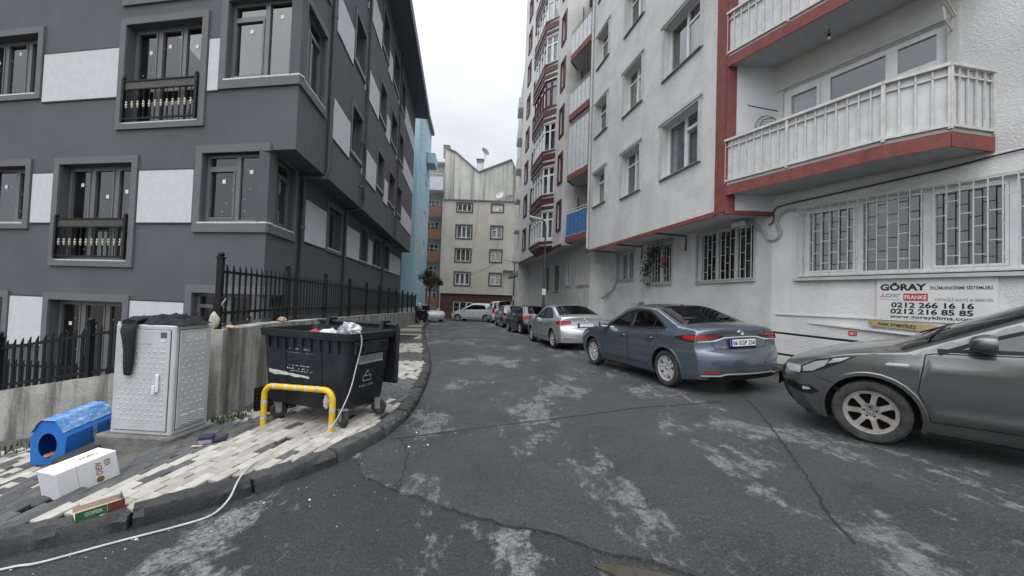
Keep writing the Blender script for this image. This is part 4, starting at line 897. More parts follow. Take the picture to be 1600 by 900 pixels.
# light blue building behind the grey one
M_BLU = mat('light_blue_render', (.34, .51, .60), .85, var=.08, vscale=.6)
Fb = thing('apartment_building', (-9, 36, -1), 'light blue apartment building with a white dashed corner strip', 'building', 'apartment buildings along the street')
Ff = Fac((-8.25, 32.5), updir(5.5)); 
if Ff.n.x < 0: Ff = Fac((-8.25, 32.5), updir(5.5), True)
FT = 18.6; fh = [(5.0, 6.3, 2.6 + 2.9 * k, 4.0 + 2.9 * k) for k in range(5)]
mb = wall_mb(Ff, 0, 8.5, -1.5, FT, fh, .12); mb.quad(Ff.P(0, -1.5), Ff.P(0, FT), Ff.P(0, FT, -8), Ff.P(0, -1.5, -8)); mb.quad(Ff.P(8.5, -1.5), Ff.P(8.5, FT), Ff.P(8.5, FT, -8), Ff.P(8.5, -1.5, -8)); mb.quad(Ff.P(0, FT), Ff.P(8.5, FT), Ff.P(8.5, FT, -8), Ff.P(0, FT, -8)); obj('wall', mb, M_BLU, Fb)
for a, b, c, d in fh: window(Fb, Ff, a, b, c, d, .08, 2, None, M_PVC, G_PANE, .06, None, None)
for k in range(38):
    g = MB(); Ff.box(g, 1.2, 1.5 if k % 2 else 1.42, .2 + k * .47, .2 + k * .47 + .26, 0, .05); obj('quoin', g, M_LIL, Fb)
for z in (14.6,):
    g = MB(); Ff.box(g, 5.4, 7.6, z, z + 1.0, .0, .8); obj('balcony', g, M_BLU if z > 7 else M_LIL, Fb)
g = MB(); Ff.box(g, -.1, 8.6, FT, FT + .3, -4, .3); obj('roof', g, M_STONE, Fb)

# worn building beyond the maroon one
Gb = thing('apartment_building', (2, 33, -1), 'weathered pale building with awning beyond the maroon striped building', 'building', 'apartment buildings along the street')
Gf = Fac((.75, 30.2), updir(3)); 
if Gf.n.x > 0: Gf = Fac((.75, 30.2), updir(3), True)
mb = wall_mb(Gf, 0, 13, -1.8, 22.5, [(1.0, 2.2, 1.9, 3.2)] + [(1.5, 2.6, 5 + 2.7 * k, 6.4 + 2.7 * k) for k in range(6)], .12); mb.quad(Gf.P(0, -1.8), Gf.P(0, -1.8, -6), Gf.P(0, 22.5, -6), Gf.P(0, 22.5)); mb.quad(Gf.P(0, 22.5), Gf.P(13, 22.5), Gf.P(13, 22.5, -6), Gf.P(0, 22.5, -6)); obj('wall', mb, M_GAB, Gb)
for k in range(6): window(Gb, Gf, 1.5, 2.6, 5 + 2.7 * k, 6.4 + 2.7 * k, .08, 2, None, M_MAR, G_DARK, .06)
window(Gb, Gf, 1.0, 2.2, 1.9, 3.2, .08, 2, None, M_PVC, G_DARK, .06)
for k in range(6):
    g = MB(); Gf.box(g, 3.5, 5.6, 4.8 + 2.7 * k, 5.7 + 2.7 * k, 0, .5); obj('balcony', g, M_CT, Gb)
g = MB(); g.box8([Gf.P(.2, 3.5, 0), Gf.P(3.2, 3.5, 0), Gf.P(3.2, 3.2, .9), Gf.P(.2, 3.2, .9), Gf.P(.2, 3.95, 0), Gf.P(3.2, 3.95, 0), Gf.P(3.2, 3.35, .95), Gf.P(.2, 3.35, .95)]); obj('awning', g, M_CONC, Gb)
g = MB(); Gf.box(g, .6, 1.3, 4.0, 4.6, 0, .3); obj('air_conditioner', g, M_PVC, Gb)
# ================================================================== cars
def pchip(xs, ys):
    n = len(xs); h = [xs[i + 1] - xs[i] for i in range(n - 1)]; d = [(ys[i + 1] - ys[i]) / h[i] for i in range(n - 1)]; m = [d[0]] + [0] * (n - 2) + [d[-1]]
    for i in range(1, n - 1):
        if d[i - 1] * d[i] > 0: w1 = 2 * h[i] + h[i - 1]; w2 = h[i] + 2 * h[i - 1]; m[i] = (w1 + w2) / (w1 / d[i - 1] + w2 / d[i])
    def f(x):
        if x <= xs[0]: return ys[0] + m[0] * (x - xs[0])
        if x >= xs[-1]: return ys[-1] + m[-1] * (x - xs[-1])
        i = 0
        while x > xs[i + 1]: i += 1
        t = (x - xs[i]) / h[i]; return (1 + 2 * t) * (1 - t) ** 2 * ys[i] + t * (1 - t) ** 2 * h[i] * m[i] + t * t * (3 - 2 * t) * ys[i + 1] + t * t * (t - 1) * h[i] * m[i + 1]
    return f
G_CAR = glass_mat('car_glass', (0.16, 0.18, 0.18), 0.075, .9)
M_SILT = mat('sky_toned_chrome', (.62, .63, .64), .35, metal=.25)  # pale colour stands in for sky reflected in the chrome trim
M_TYRE = mat('tyre_rubber', (.022, .022, .023), .85, var=.4, vscale=12, c2=(.05, .048, .044), bump=.2, bscale=60, coords='O')
M_WELL = mat('wheel_well_black', (.008, .008, .009), .9)
M_TRIM = mat('black_plastic_trim', (.010, .010, .011), .6, spec=.2)
M_LBK = mat('black_lamp_housing', (.012, .012, .013), .12, coat=.5)
M_CHR = mat('chrome', (.75, .76, .78), .12, metal=1)
M_RIM = mat('silver_rim', (.52, .52, .53), .38, metal=.15, var=.25, vscale=14, coords='O')
M_RIMD = mat('dusty_rim', (.30, .285, .26), .5, metal=.15, var=.3, vscale=14, coords='O')
M_LRED = mat('red_lamp_lens', (.42, .012, .014), .12, spec=.6, coat=.6)
M_LDK = mat('smoked_lamp_lens', (.03, .012, .014), .1, spec=.6, coat=.6)
M_LCL = mat('clear_lamp_lens', (.55, .57, .58), .1, metal=.5, coat=.6)
M_PLT = mat('number_plate', (.72, .73, .74), .4)
M_PBL = mat('plate_blue', (.01, .05, .35), .4)
M_PTX = mat('plate_black', (.008, .008, .008), .5)
M_SEAT = mat('dark_upholstery', (.022, .022, .024), .9)
M_GAP = mat('panel_gap', (.004, .004, .004), .9)
def paint(name, c, metal=.55, dirt=.0): return mat(name, c, .30, metal=metal, coat=.8, var=.05 + dirt * .5, vscale=1.2, rvar=.03, coords='O')

def dense(poly, d=.04):
    out = []
    for i in range(len(poly)):
        a, b = Vector(poly[i]), Vector(poly[(i + 1) % len(poly)]); n = max(1, int((b - a).length / d + .5)); out += [tuple(a.lerp(b, k / n)) for k in range(n)]
    return out
class Car:
    def __init__(s, name, label, L, W, spec, pos, heading, pm, rim, group='cars parked along the street', detail=2):
        """spec: st = stations (Cx,Cz,Ex,Ez,n,seg), sec = (z list, factor list), plan = (xf, tf, xr, tr), wheels (xa, xb, R), side windows"""
        s.L = L; s.hw = W / 2; s.sp = spec; s.pm = pm; s.detail = detail
        n = gnormal(pos[0], pos[1], 1.2); fw = Vector((cos(heading), sin(heading), 0)); fw = (fw - n * fw.dot(n)).normalized(); lf = n.cross(fw)
        o = bpy.data.objects.new(name, None); col.objects.link(o); o.empty_display_size = .3
        tag(o, label, 'car', group); s.root = o
        # pos = ground contact of the left wheel given by spec['anchor'] (axle x, side y)
        ax, ay = spec['anchor']; R3 = Matrix((fw, lf, n)).transposed()
        g = Vector((pos[0], pos[1], gz(pos[0], pos[1]) + (.022 if pos[1] > 3.6 else .022)))
        org = g - R3 @ Vector((s.X(ax), ay, 0)); M4 = R3.to_4x4(); M4.translation = org; o.matrix_world = M4
        s.fsec = pchip(*spec['sec']); s.flip = False
        s.build(rim)
    def X(s, x): return s.L / 2 - x
    def Wd(s, x, z):
        xf, tf, xr, tr = s.sp['plan']; k = 1.0
        if x < xf: k -= tf * ((xf - x) / xf) ** 2.2
        if x > s.L - xr: k -= tr * ((x - s.L + xr) / xr) ** 2.2
        w_ = s.hw * k * s.fsec(z)
        for (x0, z0, x1, z1, amp, wid) in s.sp.get('crease', ()):
            if x0 < x < x1:
                zc = z0 + (z1 - z0) * (x - x0) / (x1 - x0); e = min(1, (x - x0) / .3, (x1 - x) / .3); w_ += amp * e * math.exp(-((z - zc) / wid) ** 2)
        return w_
    def sidep(s, x, z, off=0.0):
        y = s.Wd(x, z); e = .004; nx = -(s.Wd(x + e, z) - s.Wd(x - e, z)) / (2 * e); nz_ = -(s.Wd(x, z + e) - s.Wd(x, z - e)) / (2 * e)
        n = Vector((-nx, 1, nz_)).normalized(); return Vector((s.X(x), y, z)) + n * off, n
    def center(s):
        st = s.sp['st']; out = []
        for a, b in zip(st, st[1:]):
            m = b[5]
            i = st.index(a); pa = st[max(0, i - 1)]; pb = st[min(len(st) - 1, i + 2)]
            for k in range(m):
                t = k / m; row = []
                for c in range(5):
                    p0, p1, p2, p3 = pa[c], a[c], b[c], pb[c]
                    if c == 4: row.append(p1 + (p2 - p1) * t); continue
                    if a[6] == 'c': p0 = p1 - (p2 - p1)
                    if b[6] == 'c': p3 = p2 + (p2 - p1)
                    m1 = (p2 - p0) * .5; m2 = (p3 - p1) * .5; q = p2 - p1          # limit tangents
                    m1 = 0 if m1 * q < 0 else max(-2.5 * abs(q), min(2.5 * abs(q), m1)); m2 = 0 if m2 * q < 0 else max(-2.5 * abs(q), min(2.5 * abs(q), m2))
                    row.append((1 + 2 * t) * (1 - t) ** 2 * p1 + t * (1 - t) ** 2 * m1 + t * t * (3 - 2 * t) * p2 + t * t * (t - 1) * m2)
                out.append((row, i + t))
        out.append((list(st[-1][:5]), len(st) - 1)); return out
    def strip_pt(s, row, q):
        Cx, Cz, Ex, Ez, n = row; ye = s.Wd(Ex, Ez); k = abs(q) ** n
        return Vector((s.X(Cx + (Ex - Cx) * k), q * ye, Cz + (Ez - Cz) * k))
    def put(s, name, mb, m, parent=None, label=None, smooth=False): return obj(name, mb, m, parent or s.root, local=True, label=label, smooth=smooth)
    def build(s, rim):
        sp = s.sp; xa, xb, R = sp['wheels']; rows = s.center(); NQ = 20
        qs = [-1 + 2 * i / NQ for i in range(NQ + 1)]; qs = [math.copysign(1 - (1 - abs(q)) ** 1.35, q) for q in qs]
        grid = [[s.strip_pt(r, q) for q in qs] for r, _ in rows]; ti = [t for _, t in rows]; nr = len(rows)
        nor = [[None] * len(qs) for _ in rows]
        for i in range(nr):
            for j in range(len(qs)):
                a = grid[min(i + 1, nr - 1)][j] - grid[max(i - 1, 0)][j]; b = grid[i][min(j + 1, NQ)] - grid[i][max(j - 1, 0)]
                n = b.cross(a); n = n.normalized() if n.length > 1e-9 else Vector((0, 0, 1)); 
                nor[i][j] = n
        c0 = Vector((0, 0, .6))
        sgn = 1 if nor[nr // 2][NQ // 2].z > 0 else -1
        for i in range(nr):
            for j in range(len(qs)): nor[i][j] = nor[i][j] * sgn
        E = [(r[2], r[3]) for r, _ in rows]
        edge_n = []
        for i in range(nr):
            _, ns = s.sidep(*E[i]); nl = (nor[i][NQ] + ns).normalized(); nor[i][NQ] = nl; nor[i][0] = Vector((nl.x, -nl.y, nl.z)); edge_n.append(nl)
        # split strip into named regions by station index
        regs = sp['regions']          # list of (name, i0, i1, kind)
        for nm, i0, i1, kind in regs:
            idx = [i for i in range(nr) if i0 - 1e-6 <= ti[i] <= i1 + 1e-6]
            if kind == 'glass':
                mg = sp.get('glass_margin', .07)
                def sub(jlo, jhi, inset):
                    mb = MB(); mb.n = []; J = [j for j in range(len(qs)) if jlo <= qs[j] <= jhi]
                    for i in idx:
                        for j in J: mb.v.append(grid[i][j] - nor[i][j] * inset); mb.n.append(nor[i][j])
                    w_ = len(J); mb.f = [(a * w_ + b, a * w_ + b + 1, (a + 1) * w_ + b + 1, (a + 1) * w_ + b) for a in range(len(idx) - 1) for b in range(w_ - 1)]; return mb
                jl = min(q for q in qs if q > -1 + mg); s.put(nm, sub(jl - 1e-6, -jl + 1e-6, .0), G_CAR)
                s.put('pillar', sub(-1, jl + 1e-6, 0), s.pm); s.put('pillar', sub(-jl - 1e-6, 1, 0), s.pm)
                # black ceramic border
                mb = MB()
                for i, i2 in zip(idx, idx[1:]):
                    for sg in (0, 1):
                        Jn = [j for j in range(len(qs)) if qs[j] >= jl - 1e-6][0:2]
                        if sg: Jn = [NQ - j for j in Jn]
                        a, b = Jn; mb.quad(grid[i][a] + nor[i][a] * .003, grid[i][a].lerp(grid[i][b], .35) + nor[i][a] * .003, grid[i2][a].lerp(grid[i2][b], .35) + nor[i2][a] * .003, grid[i2][a] + nor[i2][a] * .003)
                s.put('glass_border', mb, M_TRIM)
                continue
            mb = MB(); mb.n = []; w_ = len(qs)
            for i in idx:
                for j in range(w_): mb.v.append(grid[i][j]); mb.n.append(nor[i][j])
            mb.f = [(a * w_ + b, a * w_ + b + 1, (a + 1) * w_ + b + 1, (a + 1) * w_ + b) for a in range(len(idx) - 1) for b in range(w_ - 1)]
            s.put(nm, mb, s.pm if kind == 'paint' else M_TRIM)
        # ---- sides
        arch = R + sp.get('arch', .055); zb = sp['sill']
        def bottom():                 # from rear to front
            pts = []; x = E[-1][0]; pts_z = E[-1][1]
            def arc(xc):
                zc = R; h = zb - zc; a0 = math.asin(max(-1, min(1, h / arch))); n = 18
                return [(xc + arch * cos(a), zc + arch * sin(a)) for a in [a0 + (pi - 2 * a0) * k / n for k in range(n + 1)]]
            pts += arc(xb) + [(xb - (xb - xa) * k / 8, zb) for k in range(2, 7)] + arc(xa); return pts
        outline = E + bottom()
        wins = sp['windows']; doors = sp['doors']; holes = [w_[1] for w_ in wins]; pill = sp.get('pillars', [])
        ex = []
        for i in range(nr):
            a, b = Vector(E[max(0, i - 1)]), Vector(E[min(nr - 1, i + 1)]); d = (b - a).normalized(); nn = Vector((d.y, -d.x))
            for dd in (.014, .03):
                q = Vector(E[i]) + nn * dd
                if inpoly(q.x, q.y, outline): ex.append(q)
        V, T = cdt(outline, step=.075, extra=ex, regions=[h for h in holes] + [p for p in pill] + [d for d in doors])
        keyE = {}
        for i, e in enumerate(E): keyE[(round(e[0], 4), round(e[1], 4))] = edge_n[i]
        pts = []; nrm = []
        for v in V:
            p, n = s.sidep(v.x, v.y); k = keyE.get((round(v.x, 4), round(v.y, 4)))
            if k is not None: n = k
            pts.append(p); nrm.append(n)
        groups = {}
        for t in T:
            cx = sum(V[i].x for i in t) / 3; cy = sum(V[i].y for i in t) / 3; g = 'body_side'
            for k, h in enumerate(holes):
                if inpoly(cx, cy, h): g = 'window:%d' % k
            if g == 'body_side':
                for k, h in enumerate(pill):
                    if inpoly(cx, cy, h): g = 'pillar_trim'
            if g == 'body_side':
                for k, d in enumerate(doors):
                    if inpoly(cx, cy, d): g = 'door:%d' % k
            groups.setdefault(g, []).append(t)
        s.doors = {}
        for side in (1, -1):
            for g, ts in groups.items():
                mb = MB(); mb.n = []; m = {}
                for t in ts:
                    f = []
                    for i in t:
                        if i not in m: m[i] = len(mb.v); mb.v.append(Vector((pts[i].x, pts[i].y * side, pts[i].z))); mb.n.append(Vector((nrm[i].x, nrm[i].y * side, nrm[i].z)))
                        f.append(m[i])
                    a, b, c = (mb.v[k] for k in f[:3]); fn = (b - a).cross(c - a)
                    if fn.y * side < 0: f = f[::-1]
                    mb.f.append(tuple(f))
                nm = g.split(':')[0]; mt = s.pm
                if nm == 'window': nm = 'side_window'; mt = G_CAR
                if nm == 'pillar_trim': mt = M_TRIM
                o = s.put(nm, mb, mt)
                if nm == 'door': s.doors[(int(g.split(':')[1]), side)] = o
            # panel gaps and window surrounds as thin dark lines
            for k, d in enumerate(doors):
                mb = MB(); n = len(d)
                for i in range(n):
                    a, b = Vector(d[i]), Vector(d[(i + 1) % n])
                    for q in range(3):
                        u, v = a.lerp(b, q / 3), a.lerp(b, (q + 1) / 3); dd = (v - u).normalized(); nn = Vector((-dd.y, dd.x)) * .0045
                        P = [s.sidep(*(u + nn), .0015)[0], s.sidep(*(u - nn), .0015)[0], s.sidep(*(v - nn), .0015)[0], s.sidep(*(v + nn), .0015)[0]]
                        mb.add([(p.x, p.y * side, p.z) for p in P], [(0, 1, 2, 3)])
                s.put('door_gap', mb, M_GAP, s.doors.get((k, side)))
            for h in [sp['dlo']]:
                mb = MB(); n = len(h); P = [Vector(p) for p in h]
                for i in range(n):
                    a, b = P[i], P[(i + 1) % n]; dd = (b - a).normalized(); nn = Vector((dd.y, -dd.x)) * .032
                    up = abs(b.y - a.y) < .05 and a.y < sp['beltmid']
                    A4 = [s.sidep(*a, .004)[0], s.sidep(*b, .004)[0], s.sidep(*(b + nn), .004)[0], s.sidep(*(a + nn), .004)[0]]
                    mb.add([(p.x, p.y * side, p.z) for p in A4], [(0, 1, 2, 3)])
                s.put('window_trim', mb, M_TRIM)
        # underbody, wheel wells
        mb = MB(); mb.box(s.X(s.L - .35), s.X(.35), -s.hw + .22, s.hw - .22, zb - .02, .50); mb.box(s.X(xb - arch - .02), s.X(xa + arch + .02), -s.hw + .09, s.hw - .09, zb - .03, .42); s.put('underbody', mb, M_WELL)
        for xc in (xa, xb):
            for side in (1, -1):
                mb = MB(); n = 16; a0 = math.asin(max(-1, min(1, (zb - R) / arch))); P = []
                for k in range(n + 1):
                    a = a0 + (pi - 2 * a0) * k / n; x, z = xc + arch * cos(a), R + arch * sin(a); p = s.sidep(x, z)[0]; P += [(p.x, side * (p.y - .003), p.z), (p.x, side * (s.hw - .30), p.z)]
                mb.add(P, [(2 * k, 2 * k + 1, 2 * k + 3, 2 * k + 2) for k in range(n)]); mb.add([P[2 * k + 1] for k in range(n + 1)], [tuple(range(n + 1))]); s.put('wheel_well', mb, M_WELL)
                if sp.get('lip', True):
                    mb = MB(); P = []
                    for k in range(n + 1):
                        a = a0 + (pi - 2 * a0) * k / n
                        for rr_, of in ((arch - .004, .006), (arch + .028, .008), (arch + .040, .0)): x, z = xc + rr_ * cos(a), R + rr_ * sin(a); p = s.sidep(x, z, of)[0]; P.append((p.x, side * p.y, p.z))
                    mb.add(P, [(3 * k + q, 3 * k + 1 + q, 3 * k + 4 + q, 3 * k + 3 + q) for k in range(n) for q in (0, 1)]); s.put('wheel_arch', mb, s.pm, smooth=True)
                s.wheel(xc, side, R, rim, sp.get('track', s.hw - .02))
        s.interior()
        for fn in sp.get('extras', ()): fn(s)
    def wheel(s, xc, side, R, rim, yo):
        kind, nsp, rm = rim; ro = R * .70; x0 = s.X(xc)
        def T(a, b, h): return Vector((x0 + a, side * (yo - .205 + h), R + b))
        mb = MB(); mb.lathe([(ro * .97, .02), (ro, .0), (R - .035, .0), (R - .008, .025), (R, .06), (R, .15), (R - .008, .185), (R - .03, .203), (ro + .03, .205), (ro + .006, .195), (ro - .012, .185), (ro - .02, .15), (ro - .02, .05)], 40, T)
        wh = s.put('wheel', mb, M_TYRE, smooth=True)
        mb = MB(); mb.lathe([(ro * .98, .05), (ro - .018, .12), (ro - .014, .186), (ro + .004, .192), (ro + .006, .186)], 40, T); s.put('rim_barrel', mb, rm, wh, smooth=True)
        mb = MB(); mb.lathe([(.001, .075), (ro - .02, .075)], 24, T); s.put('brake_disc', mb, M_WELL, wh)
        rf_ = ro - .012; outer = [(rf_ * cos(2 * pi * k / 60), rf_ * sin(2 * pi * k / 60)) for k in range(60)]; hl = []
        if kind == 'spoke':           # tapering windows between n spokes
            for k in range(nsp):
                a = 2 * pi * (k + .5) / nsp; da = pi / nsp; ri, re = ro * .34, ro * .84; P = []
                for q in range(5): P.append((re, a - da * .60 + da * 1.2 * q / 4))
                P.append((re * .90, a + da * .70)); P += [(ri * 1.15, a + da * .42), (ri, a), (ri * 1.15, a - da * .42)]; P.append((re * .90, a - da * .70))
                hl.append([(r_ * cos(t), r_ * sin(t)) for r_, t in P])
        else:                          # twin spokes: wide gap, narrow slot
            for k in range(nsp):
                a = 2 * pi * (k + .5) / nsp; da = pi / nsp; ri, re = ro * .40, ro * .87
                P = [(re, a - da * .48), (re * 1.02, a), (re, a + da * .48), (ri * 1.1, a + da * .12), (ri, a), (ri * 1.1, a - da * .12)]; hl.append([(r_ * cos(t), r_ * sin(t)) for r_, t in P])
                a = 2 * pi * k / nsp; P = [(re * .97, a - da * .17), (re * .98, a), (re * .97, a + da * .17), (ri * 1.45, a)]; hl.append([(r_ * cos(t), r_ * sin(t)) for r_, t in P])
        V, Tt = cdt(outer, holes=hl, step=0, extra=[(0, 0)] + [(ro * .2 * cos(q), ro * .2 * sin(q)) for q in [k * .8 for k in range(8)]])
        def hgt(v):
            r_ = v.length / ro; return .183 - .022 * (1 - r_) ** 1 - (.012 if r_ < .22 else 0) + .004 * sin(r_ * 6)
        mb = MB(); fs = []
        for t in Tt:
            a, b, c = (V[i] for i in t); fs.append(t if ((b - a).cross(c - a) > 0) == (side < 0) else t[::-1])
        mb.add([T(v.x, v.y, hgt(v)) for v in V], fs)
        for h in hl:                  # depth of the cut-outs
            n = len(h)
            for i in range(n):
                a, b = Vector(h[i]), Vector(h[(i + 1) % n]); mb.quad(T(a.x, a.y, hgt(a)), T(b.x, b.y, hgt(b)), T(b.x, b.y, .125), T(a.x, a.y, .125))
        s.put('rim', mb, rm, wh)
        mb = MB(); mb.lathe([(.001, .182), (.024, .18), (.03, .166)], 14, T); s.put('hub_cap', mb, M_CHR, wh, smooth=True)
        if kind == 'spoke':
            mb = MB()
            for k in range(5):
                a = 2 * pi * k / 5 + .3; mb.lathe([(.001, .172), (.0095, .172), (.0095, .15)], 8, lambda x, y, h, a=a: T(x + .052 * cos(a), y + .052 * sin(a), h))
            s.put('wheel_bolts', mb, M_TRIM, wh)['kind'] = 'stuff'
    def interior(s):
        sp = s.sp; x0, x1, zf, ht = sp['cabin']; hw = s.hw - .16
        mb = MB(); mb.box(s.X(x1), s.X(x0), -hw, hw, .30, .42); s.put('cabin_floor', mb, M_SEAT)
        mb = MB(); mb.prism([(x0 - .25, .5), (x0 + .30, .5), (x0 + .32, .80), (x0 + .1, zf - .04), (x0 - .25, zf - .05)], -hw, hw, lambda x, z, y: (s.X(x), y, z)); s.put('dashboard', mb, M_SEAT)
        for (xs_, ys_) in ((x0 + .95, .37), (x0 + .95, -.37)):
            mb = MB(); T = lambda x, y, z: (s.X(xs_ + x), ys_ + y, z)
            mb.cbox(-.45, .1, -.24, .24, .42, .60, .04, T); mb.prism([(.0, .55), (.16, .55), (.36, 1.05), (.24, 1.08)], -.23, .23, lambda x, z, y: T(x, y, z)); mb.prism([(.27, 1.08), (.37, 1.08), (.42, ht - .20), (.33, ht - .18)], -.12, .12, lambda x, z, y: T(x, y, z)); s.put('seat', mb, M_SEAT)
        xr = x0 + 1.95; mb = MB(); T = lambda x, y, z: (s.X(xr + x), y, z); mb.box(-.5, .1, -.6, .6, .42, .6, T); mb.prism([(.0, .55), (.2, .55), (.42, 1.02), (.28, 1.04)], -.6, .6, lambda x, z, y: T(x, y, z))
        for y in (-.38, .38): mb.prism([(.31, 1.04), (.40, 1.04), (.45, ht - .25), (.36, ht - .23)], y - .12, y + .12, lambda x, z, y_: T(x, y_, z))
        s.put('rear_seat', mb, M_SEAT)
        mb = MB(); n = 16; c = Vector((s.X(x0 + .48), .37, .86)); ax = Vector((.45, 0, .9)).normalized(); u = Vector((0, 1, 0)); v = ax.cross(u)
        mb.tube([c + (u * cos(2 * pi * k / n) + v * sin(2 * pi * k / n)) * .18 for k in range(n + 1)], .016, 6, cap=False); s.put('steering_wheel', mb, M_TRIM)
    # ---- overlays
    def side_patch(s, name, poly, m, off=.004, side=1, step=.05, parent=None, thick=True):
        V, T = cdt(dense(poly), step=step); mb = MB(); mb.n = []
        for v in V: p, n = s.sidep(v.x, v.y, off); mb.v.append(Vector((p.x, p.y * side, p.z))); mb.n.append(Vector((n.x, n.y * side, n.z)))
        for t in T:
            a, b, c = (mb.v[i] for i in t); f = t if (b - a).cross(c - a).y * side > 0 else t[::-1]; mb.f.append(f)
        return s.put(name, mb, m, parent)
    def end_point(s, y, z, rear=True, off=0.0):
        """point on the front/rear face at lateral y and height z"""
        st = s.rows if hasattr(s, 'rows') else None
        if st is None: s.rows = s.center(); st = s.rows
        half = [r for r, t in st]; mid = len(half) // 2; seq = half[mid:] if rear else half[:mid][::-1]
        best = None
        i0, i1 = s.sp['rear_range'] if rear else s.sp['front_range']
        rows = [r for r, t in st if i0 <= t <= i1]
        def at(r):
            ye = s.Wd(r[2], r[3]); q = max(-1, min(1, y / ye)); return s.strip_pt(r, q)
        P = [at(r) for r in rows]
        for a, b in zip(P, P[1:]):
            if (a.z - z) * (b.z - z) <= 0 and abs(a.z - b.z) > 1e-6: best = a.lerp(b, (z - a.z) / (b.z - a.z)); break
        if best is None: best = min(P, key=lambda p: abs(p.z - z)).copy(); best.z = z
        return Vector((best.x + (-off if rear else off), y, z))
    def end_patch(s, name, poly, m, rear=True, off=.006, step=.06, parent=None, thick=0):
        V, T = cdt(dense(poly), step=step); mb = MB(); e = .01
        for v in V: mb.v.append(s.end_point(v.x, v.y, rear, off))
        for t in T:
            a, b, c = (mb.v[i] for i in t); f = t if ((b - a).cross(c - a).x < 0) == rear else t[::-1]; mb.f.append(f)
        return s.put(name, mb, m, parent, smooth=True)
    def plate(s, txt, y, z, rear=True, w=.52, h=.112, off=.012):
        x = s.end_point(y, z, rear, off).x; sg = -1 if rear else 1
        p0, p1 = s.end_point(y, z - h / 2, rear, 0), s.end_point(y, z + h / 2, rear, 0); x = (min(p0.x, p1.x) if rear else max(p0.x, p1.x)) + sg * off
        mb = MB(); mb.box(min(x, x + sg * .008), max(x, x + sg * .008), y - w / 2 - .012, y + w / 2 + .012, z - h / 2 - .03, z + h / 2 + .012); pl = s.put('number_plate', mb, M_TRIM)
        x += sg * .009; mb = MB(); mb.box(min(x, x + sg * .003), max(x, x + sg * .003), y - w / 2, y + w / 2, z - h / 2, z + h / 2); s.put('plate_sheet', mb, M_PLT, pl)
        # seen from behind, +y (car left) is on the viewer's left
        lx = y + w / 2 if rear else y - w / 2; d = -1 if rear else 1; x += sg * .0045
        mb = MB(); mb.quad((x, lx, z - h / 2), (x, lx + d * .045, z - h / 2), (x, lx + d * .045, z + h / 2), (x, lx, z + h / 2)); s.put('plate_band', mb, M_PBL, pl)
        if txt: text_on('plate_number', txt, h * .62, lambda a, b: (x + sg * .002, lx + d * (.058 + a), z - h * .31 + b), M_PTX, pl, width=w - .075, local=True, bold=.015)
    def mirror(s, x, z, m=None, sz=1.0):
        for side in (1, -1):
            p = s.sidep(x, z)[0]; c = Vector((p.x - .02, side * (p.y + .13 * sz), z + .045)); mb = MB(); n = 20; R_ = []
            for k, (dx, sc_) in enumerate(((.095, .05), (.088, .42), (.068, .74), (.03, .95), (-.01, 1.0), (-.045, .97), (-.055, .90))):
                R_.append([(c.x + dx * sz, c.y + .115 * sz * sc_ * math.copysign(abs(cos(2 * pi * i / n)) ** .85, cos(2 * pi * i / n)), c.z + .075 * sz * sc_ * math.copysign(abs(sin(2 * pi * i / n)) ** .85, sin(2 * pi * i / n))) for i in range(n)])
            P = [q for r_ in R_ for q in r_]; mb.add(P, [(a * n + i, a * n + (i + 1) % n, (a + 1) * n + (i + 1) % n, (a + 1) * n + i) for a in range(6) for i in range(n)] + [tuple(range(n))]); o = s.put('door_mirror', mb, m or s.pm, smooth=True)
            mb = MB(); mb.add(R_[6], [tuple(range(n))]); s.put('mirror_glass', mb, M_CHR, o)
            mb = MB(); mb.box8([Vector((p.x - .05, side * (p.y - .02), z - .03)), Vector((p.x + .05, side * (p.y - .02), z - .03)), Vector((p.x + .03, side * (p.y + .05), z - .02)), Vector((p.x - .04, side * (p.y + .05), z - .02)), Vector((p.x - .05, side * (p.y - .02), z + .02)), Vector((p.x + .05, side * (p.y - .02), z + .02)), Vector((p.x + .03, side * (p.y + .05), z + .012)), Vector((p.x - .04, side * (p.y + .05), z + .012))]); s.put('mirror_foot', mb, M_TRIM, o)
    def handle(s, x, z, m=None, k=0):
        for side in (1, -1):
            mb = MB(); P = [s.sidep(x + d, z + .004 * abs(d) / .1, o)[0] for d, o in ((-.105, .004), (-.085, .03), (0, .036), (.085, .03), (.105, .004))]
            mb.tube([(p.x, p.y * side, p.z) for p in P], .014, 6); s.put('door_handle', mb, m or s.pm, s.doors.get((k, side)), smooth=True)
            s.side_patch('handle_recess', [(x - .06, z - .03), (x + .06, z - .03), (x + .075, z), (x + .06, z + .022), (x - .06, z + .022), (x - .075, z)], M_TRIM, .0016, side, 0, s.doors.get((k, side)))
SEC_S = ([.15, .24, .40, .60, .80, .90, .97, 1.05, 1.20, 1.38, 1.46], [.90, .945, .985, 1.0, .995, .98, .935, .875, .79, .70, .66])
SEC_H = ([.15, .25, .42, .62, .85, .97, 1.04, 1.12, 1.25, 1.42, 1.52], [.90, .945, .985, 1.0, .995, .975, .94, .90, .845, .765, .71])
SEC_V = ([.15, .25, .42, .62, .95, 1.05, 1.12, 1.25, 1.5, 1.72, 1.86], [.90, .945, .985, 1.0, 1.0, .99, .97, .935, .89, .83, .74])
def sc_pts(p, kx, kz): return [(a * kx, b * kz) for a, b in p]
